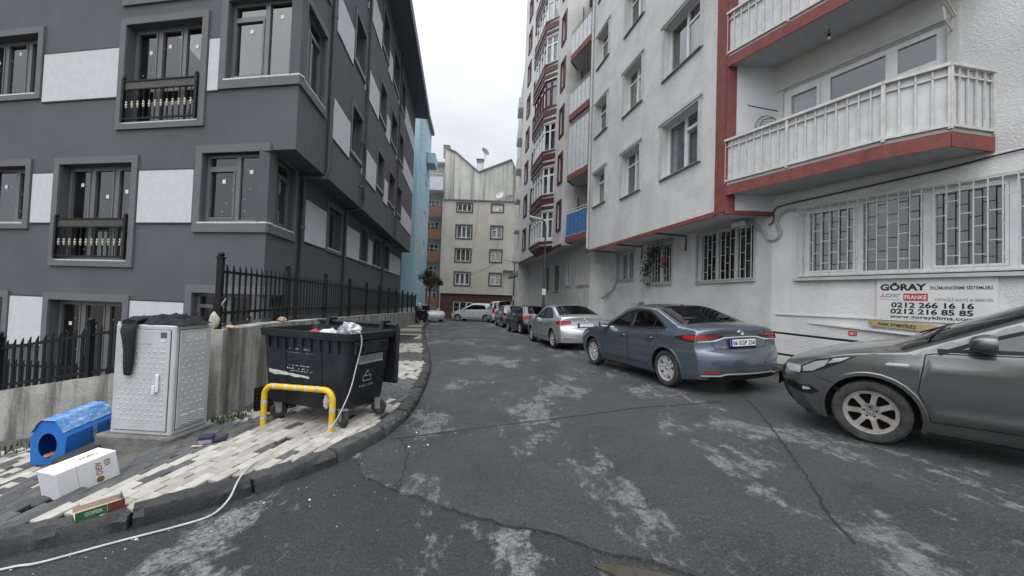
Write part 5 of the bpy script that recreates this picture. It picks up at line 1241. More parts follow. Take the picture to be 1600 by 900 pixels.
def sedan(kx=1.0, kz=1.0, R=.316, **kw):
    st = [(.10, .19, .46, .19, 2.2, 0, 's'), (.02, .36, .34, .36, 2.4, 3, 's'), (.00, .52, .30, .52, 2.4, 3, 's'), (.05, .66, .33, .68, 2.4, 3, 's'), (.16, .745, .46, .77, 2.6, 3, 's'), (.70, .90, .80, .885, 3, 5, 's'), (1.28, .985, 1.40, .955, 3.2, 5, 'c'),
          (2.02, 1.385, 2.14, 1.335, 3.2, 8, 'c'), (2.45, 1.435, 2.50, 1.375, 3.4, 4, 's'), (3.10, 1.395, 3.12, 1.335, 3.4, 5, 'c'), (3.95, 1.105, 3.86, 1.06, 3.2, 8, 'c'), (4.36, 1.065, 4.28, 1.005, 3.4, 4, 's'), (4.44, 1.03, 4.33, .965, 3.2, 2, 'c'),
          (4.42, .90, 4.33, .88, 2.6, 2, 's'), (4.46, .70, 4.33, .72, 2.4, 3, 'c'), (4.58, .645, 4.36, .655, 2.4, 2, 's'), (4.63, .50, 4.38, .50, 2.3, 3, 's'), (4.625, .34, 4.38, .34, 2.3, 3, 's'), (4.58, .235, 4.36, .235, 2.3, 2, 's')]
    st = [(a * kx, b * kz, c * kx, d * kz, n, g, f) for a, b, c, d, n, g, f in st]; P = lambda p: sc_pts(p, kx, kz)
    d = dict(st=st, sec=([z * kz for z in SEC_S[0]], SEC_S[1]), plan=(1.0, .14, 1.0, .13), wheels=(.93 * kx, 3.63 * kx, R), sill=.20, cabin=(1.35 * kx, 3.6, .95 * kz, 1.42 * kz), beltmid=1.1, anchor=(3.63 * kx, .86),
        regions=[('front_bumper', 0, 4, 'paint'), ('hood', 4, 6, 'paint'), ('windscreen', 6, 7, 'glass'), ('roof', 7, 9, 'paint'), ('rear_window', 9, 10, 'glass'), ('boot_lid', 10, 14, 'paint'), ('rear_bumper', 14, 18, 'paint')],
        rear_range=(12, 18), front_range=(0, 4.5), crease=[(.7, .80, 4.3, .90, .010, .035), (1.2, .36, 3.3, .36, .012, .05)],
        dlo=P([(1.60, .970), (2.20, 1.275), (2.42, 1.318), (2.54, 1.327), (2.85, 1.321), (3.05, 1.288), (3.24, 1.205), (3.50, 1.085), (3.62, 1.008), (3.50, .982), (2.5, .962)]),
        windows=[('f', P([(1.62, .975), (2.20, 1.272), (2.42, 1.315), (2.46, .968)])), ('r', P([(2.54, 1.324), (2.85, 1.318), (3.05, 1.285), (3.22, 1.21), (3.24, .975), (2.55, .966)])), ('q', P([(3.26, 1.19), (3.50, 1.08), (3.60, 1.01), (3.50, .985), (3.28, .976)]))],
        pillars=[P([(2.42, 1.315), (2.54, 1.324), (2.55, .966), (2.46, .968)]), P([(3.22, 1.21), (3.26, 1.19), (3.28, .976), (3.24, .975)])],
        doors=[P([(1.45, .33), (1.38, .62), (1.45, .940), (2.50, .950), (2.47, .60), (2.50, .33)]), P([(2.51, .33), (2.48, .60), (2.51, .950), (3.37, .960), (3.46, .85), (3.36, .66), (3.28, .47), (3.12, .33)])])
    d.update(kw); return d
def hatch(kx=1.0, kz=1.0, R=.325, **kw):
    st = [(.12, .20, .50, .20, 2.2, 0, 's'), (.03, .38, .38, .38, 2.3, 3, 's'), (.00, .55, .33, .55, 2.3, 3, 's'), (.04, .69, .35, .70, 2.3, 3, 's'), (.13, .78, .46, .82, 2.5, 3, 's'), (.55, .935, .74, .935, 2.8, 5, 's'), (1.10, 1.035, 1.24, 1.00, 3.0, 5, 'c'),
          (2.03, 1.46, 2.14, 1.40, 3.2, 9, 'c'), (2.5, 1.51, 2.54, 1.445, 3.4, 4, 's'), (3.72, 1.44, 3.62, 1.375, 3.4, 7, 'c'), (4.18, 1.06, 4.02, 1.04, 3.0, 7, 'c'), (4.25, .98, 4.08, .96, 2.6, 2, 's'), (4.27, .75, 4.10, .76, 2.4, 3, 'c'), (4.38, .62, 4.14, .62, 2.3, 2, 's'), (4.42, .48, 4.16, .48, 2.3, 3, 's'), (4.36, .26, 4.08, .26, 2.3, 3, 's')]
    st = [(a * kx, b * kz, c * kx, d * kz, n, g, f) for a, b, c, d, n, g, f in st]; P = lambda p: sc_pts(p, kx, kz)
    d = dict(st=st, sec=([z * kz for z in SEC_H[0]], SEC_H[1]), plan=(1.05, .15, .9, .13), wheels=(.94 * kx, 3.625 * kx, R), sill=.20, cabin=(1.30 * kx, 3.5, 1.0 * kz, 1.48 * kz), beltmid=1.2, anchor=(3.625 * kx, .86),
        regions=[('front_bumper', 0, 4, 'paint'), ('hood', 4, 6, 'paint'), ('windscreen', 6, 7, 'glass'), ('roof', 7, 9, 'paint'), ('rear_window', 9, 10, 'glass'), ('tailgate', 10, 12, 'paint'), ('rear_bumper', 12, 15, 'paint')],
        rear_range=(10, 15), front_range=(0, 4.5), crease=[(1.0, .84, 4.0, .94, .012, .03), (1.2, .36, 3.3, .40, .014, .05)],
        dlo=P([(1.44, 1.020), (1.70, 1.148), (2.22, 1.350), (2.45, 1.388), (2.57, 1.397), (3.0, 1.388), (3.35, 1.352), (3.72, 1.220), (3.74, 1.140), (3.4, 1.102), (2.5, 1.055)]),
        windows=[('v', P([(1.47, 1.025), (1.72, 1.145), (1.74, 1.034)])), ('f', P([(1.80, 1.185), (2.22, 1.347), (2.45, 1.385), (2.50, 1.058), (1.82, 1.036)])), ('r', P([(2.57, 1.393), (3.0, 1.385), (3.22, 1.365), (3.28, 1.098), (2.60, 1.063)])), ('q', P([(3.28, 1.358), (3.36, 1.348), (3.70, 1.215), (3.72, 1.142), (3.38, 1.105), (3.33, 1.102)]))],
        pillars=[P([(1.72, 1.145), (1.80, 1.185), (1.82, 1.036), (1.74, 1.034)]), P([(2.45, 1.385), (2.57, 1.393), (2.60, 1.063), (2.50, 1.058)]), P([(3.22, 1.365), (3.28, 1.358), (3.33, 1.102), (3.28, 1.098)])],
        doors=[P([(1.38, .33), (1.30, .62), (1.36, .99), (1.42, 1.005), (2.52, 1.04), (2.50, .60), (2.52, .33)]), P([(2.53, .33), (2.51, .60), (2.53, 1.042), (3.48, 1.088), (3.50, .90), (3.32, .70), (3.26, .47), (3.12, .33)])])
    d.update(kw); return d
def boxy(L, H, R=.32, rake=.25, nose=1.0, **kw):
    b = H * .62; x1 = L - .45
    st = [(.10, .22, .46, .22, 2.2, 0, 's'), (.0, .45, .32, .45, 2.3, 3, 's'), (.05, .72, .36, .74, 2.4, 3, 's'), (.16, b - .24, .48, b - .21, 2.5, 3, 's'), (.70 * nose, b - .09, .80 * nose, b - .09, 2.8, 4, 's'), (1.0 * nose, b - .02, 1.15 * nose, b - .05, 3.0, 3, 'c'),
          (1.95 * nose, H - .10, 2.05 * nose, H - .17, 3.2, 8, 'c'), (2.5, H, 2.5, H - .08, 3.6, 4, 's'), (L - rake - .12, H - .04, L - rake - .20, H - .12, 3.6, 6, 'c'), (L - .16, b + .02, L - .30, b, 3.0, 6, 'c'), (L - .12, b - .15, L - .27, b - .15, 2.6, 2, 's'), (L - .10, .72, L - .26, .72, 2.4, 3, 'c'), (L - .02, .60, L - .24, .60, 2.4, 2, 's'), (L, .48, L - .24, .48, 2.3, 2, 's'), (L - .06, .26, L - .32, .26, 2.3, 2, 's')]
    b0 = b; xa = .92; xb = L - .80; t = H - .22; f0 = 1.42 * nose
    win_r = L - rake - .62
    d = dict(st=st, sec=([.15, .25, .42, .62, b - .12, b - .02, b + .06, b + .2, H - .2, H - .02], [.90, .945, .985, 1.0, 1.0, .985, .96, .93, .84, .76]), plan=(1.0, .15, .7, .09), wheels=(xa, xb, R), sill=.22, cabin=(1.3 * nose, L - 1.0, b, H), beltmid=b + .1, anchor=(xb, .86),
        regions=[('front_bumper', 0, 3, 'paint'), ('hood', 3, 5, 'paint'), ('windscreen', 5, 6, 'glass'), ('roof', 6, 8, 'paint'), ('rear_window', 8, 9, 'glass'), ('tailgate', 9, 11, 'paint'), ('rear_bumper', 11, 14, 'paint')],
        rear_range=(9, 14), front_range=(0, 3.5), crease=[(1.2, .40, L - 1.2, .40, .012, .05)],
        dlo=[(f0, b + .03), (2.02 * nose + .12, t), (2.5, t + .04), (win_r, t), (win_r + .25, b + .12), (win_r + .1, b + .05)],
        windows=[('f', [(f0 + .03, b + .035), (2.02 * nose + .13, t - .01), (2.36, t + .02), (2.38, b + .04)]), ('r', [(2.48, t + .025), (3.05, t + .01), (3.07, b + .045), (2.50, b + .04)]), ('q', [(3.17, t + .005), (win_r - .01, t - .01), (win_r + .22, b + .13), (win_r + .1, b + .06), (3.19, b + .05)])],
        pillars=[[(2.36, t + .02), (2.48, t + .025), (2.50, b + .04), (2.38, b + .04)], [(3.05, t + .01), (3.17, t + .005), (3.19, b + .05), (3.07, b + .045)]],
        doors=[[(1.36, .35), (1.30, .62), (1.36, b), (2.42, b + .015), (2.42, .35)], [(2.44, .35), (2.44, b + .015), (3.25, b + .02), (3.25, .75), (3.1, .50), (3.0, .35)]])
    d.update(kw); return d
def basic_lights(c, rear=((.42, .78, .80, .95),), front=True, side=None, rm=None):
    hw = c.hw
    for sg in (1, -1):
        for (y0, y1, z0, z1) in rear: c.end_patch('tail_lamp', [(sg * y0, z0), (sg * y1, z0 - .01), (sg * y1, z1), (sg * y0, z1)], rm or M_LRED, True, .006)
        if side: c.side_patch('tail_lamp', side, rm or M_LRED, .006, sg)

# ---- blue-grey sedan
M_COR = paint('blue_grey_metallic', (.112, .142, .176))
def corolla_x(c):
    for sg in (1, -1):
        lens = c.side_patch('tail_lamp', [(4.345, .845), (4.34, .955), (4.20, .955), (4.05, .935), (3.90, .905), (4.02, .868), (4.15, .850)], M_LDK, .005, sg)
        c.side_patch('lamp_strip', [(4.345, .865), (4.34, .94), (4.16, .938), (4.10, .905), (4.18, .868)], M_LRED, .009, sg, parent=lens)
        ln = c.end_patch('tail_lamp', [(sg * .80, .848), (sg * .80, .955), (sg * .55, .953), (sg * .36, .940), (sg * .32, .918), (sg * .48, .875)], M_LDK, True, .007)
        c.end_patch('lamp_strip', [(sg * .80, .905), (sg * .80, .950), (sg * .55, .946), (sg * .38, .934), (sg * .52, .918)], M_LRED, True, .011, parent=ln)
        c.end_patch('lamp_strip', [(sg * .80, .862), (sg * .80, .89), (sg * .66, .896), (sg * .60, .875)], M_LRED, True, .011, parent=ln)
        c.end_patch('chrome_strip', [(sg * .80, .838), (sg * .80, .850), (sg * .53, .862), (sg * .34, .908), (0, .915), (0, .902), (sg * .32, .892), (sg * .50, .845)], M_SILT, True, .015)
        c.end_patch('rear_reflector', [(sg * .74, .345), (sg * .56, .345), (sg * .54, .372), (sg * .74, .375)], M_LRED, True, .010)
        c.end_patch('bumper_chrome', [(sg * .80, .300), (sg * .80, .318), (sg * .56, .322), (sg * .46, .352), (0, .352), (0, .330), (sg * .44, .330), (sg * .55, .296)], M_SILT, True, .016)
    c.end_patch('diffuser', [(-.70, .245), (.70, .245), (.66, .318), (-.66, .318)], M_TRIM, True, .008)
    for sg in (1, -1):
        pts = [c.end_point(sg * y, z, True, .002) for y, z in [((1 - t) * p[0] + t * q[0], (1 - t) * p[1] + t * q[1]) for p, q in (((.52, 1.02), (.55, .88)), ((.55, .88), (.56, .80)), ((.56, .80), (.50, .725)), ((.50, .725), (0, .712))) for t in (0, .2, .4, .6, .8)]]; mb = MB(); mb.tube(pts, .004, 4); c.put('boot_gap', mb, M_GAP)
    c.plate('06 EGP 256', 0.0, .815)
    x = c.end_point(0, .975, True, .006).x; mb = MB()
    for (a, b, cy, cz) in ((.062, .040, 0, 0), (.022, .038, 0, 0), (.044, .018, 0, .014)): mb.tube([(x, a * cos(2 * pi * k / 20) + cy, .975 + b * sin(2 * pi * k / 20) + cz) for k in range(21)], .0055, 6, cap=False)
    c.put('badge', mb, M_CHR)
    text_on('badge_lettering', 'COROLLA', .022, lambda a, b: (c.end_point(.50 - a, .735 + b, True, .008).x, .50 - a, .735 + b), M_CHR, c.root, local=True, width=.17)
    for sg in (1, -1):
        for y in (.30, .64): mb = MB(); mb.sphere(c.end_point(sg * y, .50, True, .0), .012, 8, 5); c.put('parking_sensor', mb, M_TRIM)
    mb = MB(); x = 3.0; mb.prism([(x - .10, 1.395), (x + .09, 1.39), (x + .085, 1.45), (x + .05, 1.452)], -.012, .012, lambda x_, z, y: (c.X(x_), y, z)); c.put('antenna_fin', mb, c.pm)
    for sg in (1, -1):
        P = [c.sidep(x_, z, .006)[0] for x_, z in ((1.60, .966), (2.5, .958), (3.5, .976), (3.64, 1.008))]; mb = MB(); mb.tube([(p.x, p.y * sg, p.z) for p in P], .007, 5); c.put('chrome_strip', mb, M_CHR)
        c.side_patch('fuel_flap' if sg > 0 else 'rear_quarter_mark', [(3.60, .80), (3.76, .80), (3.77, .93), (3.61, .93)], c.pm, .002, sg, 0) if sg > 0 else None
        c.side_patch('head_lamp', [(.335, .64), (.37, .72), (.60, .80), (.85, .835), (.66, .745), (.45, .66)], M_LCL, .005, sg)
    c.mirror(1.62, .985); c.handle(2.30, .83, None, 0); c.handle(3.22, .845, None, 1)
Car('sedan_car', 'blue-grey metallic sedan with plate 06 EGP 256 parked behind the silver sedan', 4.63, 1.80, sedan(1.0, 1.02, .322, extras=[corolla_x]), (2.81, 7.00), RAD(106.0), M_COR, ('twin', 5, M_RIM))

# ---- grey hatchback, front half in view
M_OPL = paint('grey_green_metallic', (.105, .110, .105), dirt=.08)
def opel_x(c):
    for sg in (1, -1):
        hl = c.side_patch('head_lamp', [(.34, .665), (.355, .745), (.50, .835), (.70, .885), (.86, .905), (.72, .82), (.55, .725), (.42, .675)], M_LBK, .004, sg)
        c.side_patch('lamp_reflector', [(.37, .685), (.38, .745), (.50, .815), (.62, .845), (.58, .775), (.46, .700)], M_LCL, .008, sg, parent=hl)
        c.side_patch('lamp_reflector', [(.60, .80), (.66, .862), (.80, .890), (.72, .835)], M_LCL, .008, sg, parent=hl)
        c.end_patch('head_lamp', [(sg * .86, .665), (sg * .86, .745), (sg * .60, .735), (sg * .48, .690), (sg * .60, .655)], M_LCL, False, .006)
        c.side_patch('bumper_gap', [(.42, .665), (.43, .66), (.62, .60), (.70, .50), (.71, .502), (.63, .607)], M_GAP, .002, sg, 0)
        c.end_patch('fog_lamp_recess', [(sg * .86, .44), (sg * .86, .53), (sg * .66, .545), (sg * .60, .46)], M_TRIM, False, .006); c.side_patch('fog_lamp_recess', [(.345, .44), (.345, .53), (.45, .525), (.52, .475), (.44, .435)], M_TRIM, .005, sg)
        c.side_patch('fog_lamp', [(.36, .475), (.36, .515), (.42, .51), (.44, .485)], M_LCL, .009, sg, 0)
        c.side_patch('side_repeater', [(1.07, .845), (1.10, .865), (1.24, .862), (1.25, .838), (1.10, .836)], M_LCL, .007, sg, 0)
    c.end_patch('grille', [(-.52, .555), (.52, .555), (.46, .665), (-.46, .665)], M_TRIM, False, .006); c.end_patch('lower_grille', [(-.56, .28), (.56, .28), (.50, .40), (-.50, .40)], M_TRIM, False, .006); c.plate('', 0, .48, False)
    c.mirror(1.72, 1.06, sz=1.12); c.handle(2.36, .90, None, 0); c.handle(3.30, .93, None, 1)
    # wipers and cowl panel
    g = MB()
    for y0, y1 in ((.62, .02), (-.05, -.62)): g.tube([c.strip_pt(c.rows[24][0], y0 / .8) + Vector((0, 0, .02)), c.strip_pt(c.rows[26][0], y1 / .8) + Vector((0, 0, .025))], .010, 5)
    c.put('wiper', g, M_TRIM); basic_lights(c, ((.50, .84, .78, .98),))
Car('hatchback_car', 'dusty grey hatchback with seven-spoke wheels parked below the shop sign', 4.42, 1.81, hatch(1.0, .975, extras=[lambda c: c.end_point(0, .5, False), opel_x], anchor=(.94, .86), arch=.062), (3.83, 4.14), RAD(132), M_OPL, ('spoke', 7, M_RIMD))

# ---- silver sedan
M_SIL = paint('silver_metallic', (.50, .53, .54))
def jetta_x(c):
    for sg in (1, -1):
        c.side_patch('tail_lamp', [(4.41, .80), (4.40, .94), (4.28, .945), (4.12, .90), (4.18, .83)], M_LRED, .006, sg); c.end_patch('tail_lamp', [(sg * .82, .80), (sg * .82, .945), (sg * .50, .94), (sg * .46, .84)], M_LRED, True, .007)
        c.end_patch('rear_reflector', [(sg * .76, .36), (sg * .50, .36), (sg * .50, .385), (sg * .76, .39)], M_LRED, True, .008); c.side_patch('rear_reflector', [(4.42, .36), (4.42, .39), (4.25, .39), (4.25, .365)], M_LRED, .006, sg, 0)
        c.side_patch('head_lamp', [(.34, .66), (.37, .74), (.60, .82), (.80, .85), (.62, .76), (.45, .68)], M_LCL, .005, sg)
    c.plate('', 0, .80); x = c.end_point(0, .95, True, .007).x; mb = MB(); mb.tube([(x, .045 * cos(2 * pi * k / 16), .955 + .045 * sin(2 * pi * k / 16)) for k in range(17)], .006, 5, cap=False); c.put('badge', mb, M_CHR)
    c.mirror(1.64, 1.0); c.handle(2.32, .85, None, 0); c.handle(3.26, .86, None, 1)
Car('sedan_car', 'silver sedan with large red tail lamps parked ahead of the blue-grey sedan', 4.70, 1.80, sedan(1.015, 1.03, .32, extras=[jetta_x]), (1.43, 13.22), RAD(102), M_SIL, ('spoke', 5, M_RIM))

# ---- black hatchback, dark silver hatchback, white van, white people carrier, white car at the bend
M_BLK = paint('black_paint_gloss', (.012, .013, .016), .1); M_DSI = paint('dark_silver', (.30, .31, .32)); M_WHT = paint('white_gloss', (.70, .71, .72), 0)
def gen_x(rear, plate=.72, side=None, mx=1.62, mz=1.02):
    def f(c):
        basic_lights(c, rear, side=side); c.plate('', 0, plate)
        c.mirror(mx, mz)
        for sg in (1, -1): c.side_patch('head_lamp', [(.36, .66), (.37, .76), (.60, .84), (.80, .87), (.62, .78), (.45, .68)], M_LCL, .005, sg)
    return f
Car('hatchback_car', 'black hatchback parked ahead of the silver sedan', 4.02, 1.74, hatch(.91, .98, .31, extras=[gen_x(((.50, .80, .78, .98),), .62, side=[(3.71, .76), (3.70, .99), (3.55, 1.0), (3.52, .80)], mx=1.55, mz=1.02)]), (.44, 20.2), RAD(105), M_BLK, ('spoke', 5, M_RIM))
Car('hatchback_car', 'dark silver hatchback parked between the black hatchback and the white van', 4.2, 1.76, hatch(.95, 1.0, .31, extras=[gen_x(((.50, .82, .78, .98),), .62, side=[(3.88, .78), (3.87, 1.0), (3.68, 1.01), (3.66, .82)], mx=1.6, mz=1.04)]), (-.60, 26.1), RAD(102), M_DSI, ('spoke', 5, M_RIM))
Car('van', 'white van with large dark rear window at the head of the parked row', 4.39, 1.83, boxy(4.39, 1.85, .32, extras=[gen_x(((.66, .86, .85, 1.25),), .62, side=[(4.14, .85), (4.12, 1.25), (4.02, 1.25), (4.02, .85)], mx=1.5, mz=1.2)]), (-1.62, 32.6), RAD(101), M_WHT, ('spoke', 5, M_RIM))
Car('people_carrier', 'white people carrier parked side-on under the beige building', 4.50, 1.75, boxy(4.50, 1.68, .31, .38, 1.05, extras=[gen_x(((.62, .82, .85, 1.15),), .62, mx=1.55, mz=1.1)], anchor=(.92, .85)), (-4.95, 36.3), RAD(180 - 16), M_WHT, ('spoke', 5, M_RIM))
Car('hatchback_car', 'white car nose showing past the kerb bend near the scooter', 4.2, 1.74, hatch(.95, .96, .31, extras=[gen_x(((.50, .82, .78, .98),), .62)], anchor=(.89, .86)), (-6.05, 34.2), RAD(180 + 125 - 90 - 45 + 145), M_WHT, ('spoke', 5, M_RIM))
# ================================================================== street objects
def lumpy(mb, c, r, sc=(1, 1, 1), amp=.25, freq=3.0, seed=0, sub=3):
    bm = bmesh.new(); bmesh.ops.create_icosphere(bm, subdivisions=sub, radius=1.0); c = Vector(c)
    for v in bm.verts:
        k = 1 + amp * noise.noise(v.co * freq + Vector((seed, 0, 0))) + amp * .5 * noise.noise(v.co * freq * 2.7 + Vector((0, seed, 0))); v.co = v.co * k
    idx = {v: i for i, v in enumerate(bm.verts)}
    mb.add([(c.x + v.co.x * r * sc[0], c.y + v.co.y * r * sc[1], c.z + v.co.z * r * sc[2]) for v in bm.verts], [tuple(idx[v] for v in f.verts) for f in bm.faces]); bm.free(); return mb
def frame2(O, ux):                 # local frame on the ground: x along ux, y to its left
    ux = Vector(ux).normalized(); uy = Vector((-ux.y, ux.x)); O = Vector(O)
    return lambda x, y, z: Vector((O.x + ux.x * x + uy.x * y, O.y + ux.y * x + uy.y * y, z))

# ---- grey utility cabinet: x along the door face (left to right), y depth away from camera
M_CAB = mat('grey_cabinet_paint', (.47, .475, .48), .42, var=.12, vscale=4, streak=.25, sscale=(6, 6, 1), scol=(.33, .32, .30), sthr=(.55, .75))
M_CABD = mat('cabinet_gap', (.05, .05, .055), .8)
CT_ = frame2((-4.45, 4.42), (.72, -.05)); CWd, CDp, z0, z1 = .725, .48, -.10, 1.12
cab = thing('utility_cabinet', CT_(.36, .24, -.3), 'grey metal utility cabinet with studded doors on a concrete plinth', 'cabinet')
mb = MB(); mb.cbox(0, CWd, 0, CDp, z0, z1, .012, CT_); obj('housing', mb, M_CAB, cab)
mb = MB(); mb.cbox(.05, CWd - .055, -.012, .0, z0 + .05, z1 - .055, .004, CT_); dr = obj('door', mb, M_CAB, cab)
mb = MB(); mb.box(.043, CWd - .048, -.003, -.001, z0 + .043, z1 - .048, CT_); obj('door_gap', mb, M_CABD, cab)
mb = MB(); mb.cbox(CWd, CWd + .012, .05, CDp - .05, z0 + .06, z1 - .05, .004, CT_); sp_ = obj('side_panel', mb, M_CAB, cab)
mb = MB(); mb.box(CWd + .001, CWd + .003, .043, CDp - .043, z0 + .053, z1 - .043, CT_); obj('panel_gap', mb, M_CABD, cab)
def stud(mb, f, x, z):
    c = f(x, z, 0); a, b = f(.011, 0, 0) - f(0, 0, 0), f(0, .011, 0) - f(0, 0, 0); n = f(0, 0, .009) - f(0, 0, 0)
    mb.add([c - a - b, c + a - b, c + a + b, c - a + b, c + n], [(0, 1, 4), (1, 2, 4), (2, 3, 4), (3, 0, 4)])
mb = MB(); fd = lambda x, z, o: CT_(x, -.012 - o, z)
for j in range(15):
    for i in range(8):
        stud(mb, fd, .10 + i * .073 + (.036 if j % 2 else 0) * (i < 7), z0 + .17 + j * .058)
obj('door_studs', mb, M_CAB, dr, kind='stuff')
mb = MB(); fs_ = lambda y, z, o: CT_(CWd + .012 + o, y, z)
for j in range(13):
    for i in range(4): stud(mb, fs_, .10 + i * .085 + (.042 if j % 2 else 0) * (i < 3), z0 + .25 + j * .062)
obj('side_studs', mb, M_CAB, sp_, kind='stuff')
mb = MB(); mb.cbox(.535, .575, -.035, -.013, .38, .58, .008, CT_); mb.cbox(.515, .545, -.05, -.03, .36, .46, .006, CT_); obj('handle', mb, M_PVC, dr)
mb = MB(); mb.box(.56, .63, -.016, -.0125, .985, 1.045, CT_); obj('lock_plate', mb, M_PIPE, dr)
mb = MB(); mb.box(.56, .62, -.016, -.0125, .94, .962, CT_); obj('label_sticker', mb, M_PVC, dr)
mb = MB(); mb.box(.26, .46, -.016, -.0125, .905, .925, CT_); obj('name_strip', mb, mat('pale_strip', (.38, .385, .39), .5), dr)
mb = MB(); mb.box(CWd + .0125, CWd + .014, .11, .38, .93, 1.03, CT_); obj('sticker', mb, mat('torn_sticker', (.62, .61, .59), .6, var=.3, vscale=30), sp_)
for c_ in range(3):
    for k in range(5):
        mb = MB(); y = .10 + c_ * .105; z = z0 + .10 + k * .024; mb.box8([CT_(CWd + .012, y, z), CT_(CWd + .022, y, z), CT_(CWd + .022, y + .085, z), CT_(CWd + .012, y + .085, z), CT_(CWd + .012, y, z + .012), CT_(CWd + .014, y, z + .012), CT_(CWd + .014, y + .085, z + .012), CT_(CWd + .012, y + .085, z + .012)]); obj('vent_slat', mb, M_CAB, sp_)
mb = MB(); mb.cbox(-.12, CWd + .05, -.06, CDp + .05, -.75, z0 - .003, .02, CT_); obj('plinth', mb, mat('plinth_concrete', (.17, .165, .155), .9, var=.4, vscale=6, bump=.5, bscale=30), cab)
# ---- black garment draped over it
mb = MB(); M_CLO = mat('black_cloth', (.012, .013, .017), .95, var=.4, vscale=8, bump=.5, bscale=35)
nx_, ny_ = 44, 18; P = []
for j in range(ny_ + 1):
    for i in range(nx_ + 1):
        x = .03 + .74 * i / nx_; y = .02 + .42 * j / ny_; e = min(1, min(i, nx_ - i) / 4, min(j, ny_ - j) / 3); fold = noise.noise((x * 9, y * 7, 1)) * .05 + noise.noise((x * 20, y * 16, 4)) * .022 + .028 * sin(x * 34 + 5 * noise.noise((x * 4, y * 5, 0)))
        hgt = .025 + .05 * sst(.12, .42, x) + fold * 1.1; P.append(CT_(x + .03 * noise.noise((x * 5, y * 9, 7)), y + .04 * noise.noise((x * 6, y * 3, 9)), z1 + .008 + max(0, hgt) * e))
mb.add(P, [(j * (nx_ + 1) + i, j * (nx_ + 1) + i + 1, (j + 1) * (nx_ + 1) + i + 1, (j + 1) * (nx_ + 1) + i) for j in range(ny_) for i in range(nx_)])
cen = [(.18, .16, z1 + .055, .085), (.19, .05, z1 + .06, .09), (.20, -.035, z1 + .03, .09), (.205, -.05, z1 - .06, .085), (.215, -.05, z1 - .16, .075), (.225, -.048, z1 - .28, .066), (.225, -.046, z1 - .40, .060), (.218, -.044, z1 - .50, .052), (.215, -.042, z1 - .56, .042)]
P = []; n = 14
for (x, y, z, r_) in cen:
    for k in range(n):
        a = 2 * pi * k / n; q = r_ * (1 + .22 * noise.noise((cos(a) * 2, sin(a) * 2 + z * 6, 3)))
        if z > z1: P.append(CT_(x + q * cos(a), y, z + q * .35 * sin(a)))
        else: P.append(CT_(x + q * cos(a), y + q * .38 * sin(a), z + .02 * noise.noise((a, z * 9, 0))))
mb.add(P, [(i * n + k, i * n + (k + 1) % n, (i + 1) * n + (k + 1) % n, (i + 1) * n + k) for i in range(len(cen) - 1) for k in range(n)] + [tuple(range((len(cen) - 1) * n, len(cen) * n))])
tag(obj('garment', mb, M_CLO, None, smooth=True, sharp=60), 'black garment draped over the top of the grey cabinet with a sleeve hanging down', 'clothing')

# ---- wheeled refuse container
M_BIN = mat('dark_blue_grey_plastic', (.016, .020, .026), .48, spec=.4, var=.35, vscale=5, streak=.35, sscale=(5, 5, .8), scol=(.055, .058, .06), sthr=(.52, .75), rvar=.1)
M_ZINC = mat('galvanised_steel', (.36, .37, .38), .45, metal=.6, var=.3, vscale=10)
M_FADED = mat('faded_white_print', (.42, .43, .44), .7, var=.5, vscale=40)
DT_ = frame2((-3.08, 5.02), (.942, -.336)); DL, DW_ = 1.22, .72      # x along long side, y depth
zb_, zr = .14, 1.08; ex, ey = .09, .06
bin_ = thing('refuse_container', DT_(DL / 2, DW_ / 2, -.05), 'open dark four-wheeled refuse container with rubbish inside', 'dumpster')
def ringD(z, gx, gy, rad=.07):
    out = []
    for (cx, cy, a0) in ((DL + gx - rad, -gy + rad, -pi / 2), (DL + gx - rad, DW_ + gy - rad, 0), (-gx + rad, DW_ + gy - rad, pi / 2), (-gx + rad, -gy + rad, pi)):
        for k in range(5): a = a0 + pi / 2 * k / 4; out.append(DT_(cx + rad * cos(a), cy + rad * sin(a), z))
    return out
def loftD(levels, cap0=False, cap1=False):
    mb = MB(); R_ = [ringD(*l) for l in levels]; n = len(R_[0]); mb.add([p for r_ in R_ for p in r_], [(i * n + k, i * n + (k + 1) % n, (i + 1) * n + (k + 1) % n, (i + 1) * n + k) for i in range(len(R_) - 1) for k in range(n)])
    if cap0: mb.f.append(tuple(range(n)))
    if cap1: mb.f.append(tuple(range((len(R_) - 1) * n, len(R_) * n)))
    return mb
body = obj('body', loftD([(zb_, -.05, -.04), (zb_ + .05, .0, .0), (.55, .035, .025), (zr - .16, .065, .045), (zr - .06, .07, .05), (zr - .06, .05, .03), (.5, .015, .005), (zb_ + .15, -.03, -.03)], True, True), M_BIN, bin_, smooth=True, sharp=40)
obj('rim', loftD([(zr - .10, .072, .052), (zr - .09, .105, .075), (zr - .005, .115, .085), (zr, .10, .07), (zr - .004, .055, .035), (zr - .07, .048, .028)]), M_BIN, bin_, smooth=True, sharp=40)
for i in range(9):
    mb = MB(); x = .06 + i * (DL - .12) / 8; mb.box8([DT_(x - .012, -.06, zr - .24), DT_(x + .012, -.06, zr - .24), DT_(x + .012, -.045, zr - .24), DT_(x - .012, -.045, zr - .24), DT_(x - .012, -.082, zr - .10), DT_(x + .012, -.082, zr - .10), DT_(x + .012, -.045, zr - .10), DT_(x - .012, -.045, zr - .10)]); obj('rib', mb, M_BIN, bin_)
for x in (.33, .90):
    mb = MB(); mb.box8([DT_(x - .01, -.012, .25), DT_(x + .01, -.012, .25), DT_(x + .01, .03, .25), DT_(x - .01, .03, .25), DT_(x - .01, -.055, zr - .2), DT_(x + .01, -.055, zr - .2), DT_(x + .01, .0, zr - .2), DT_(x - .01, .0, zr - .2)]); obj('rib', mb, M_BIN, bin_)
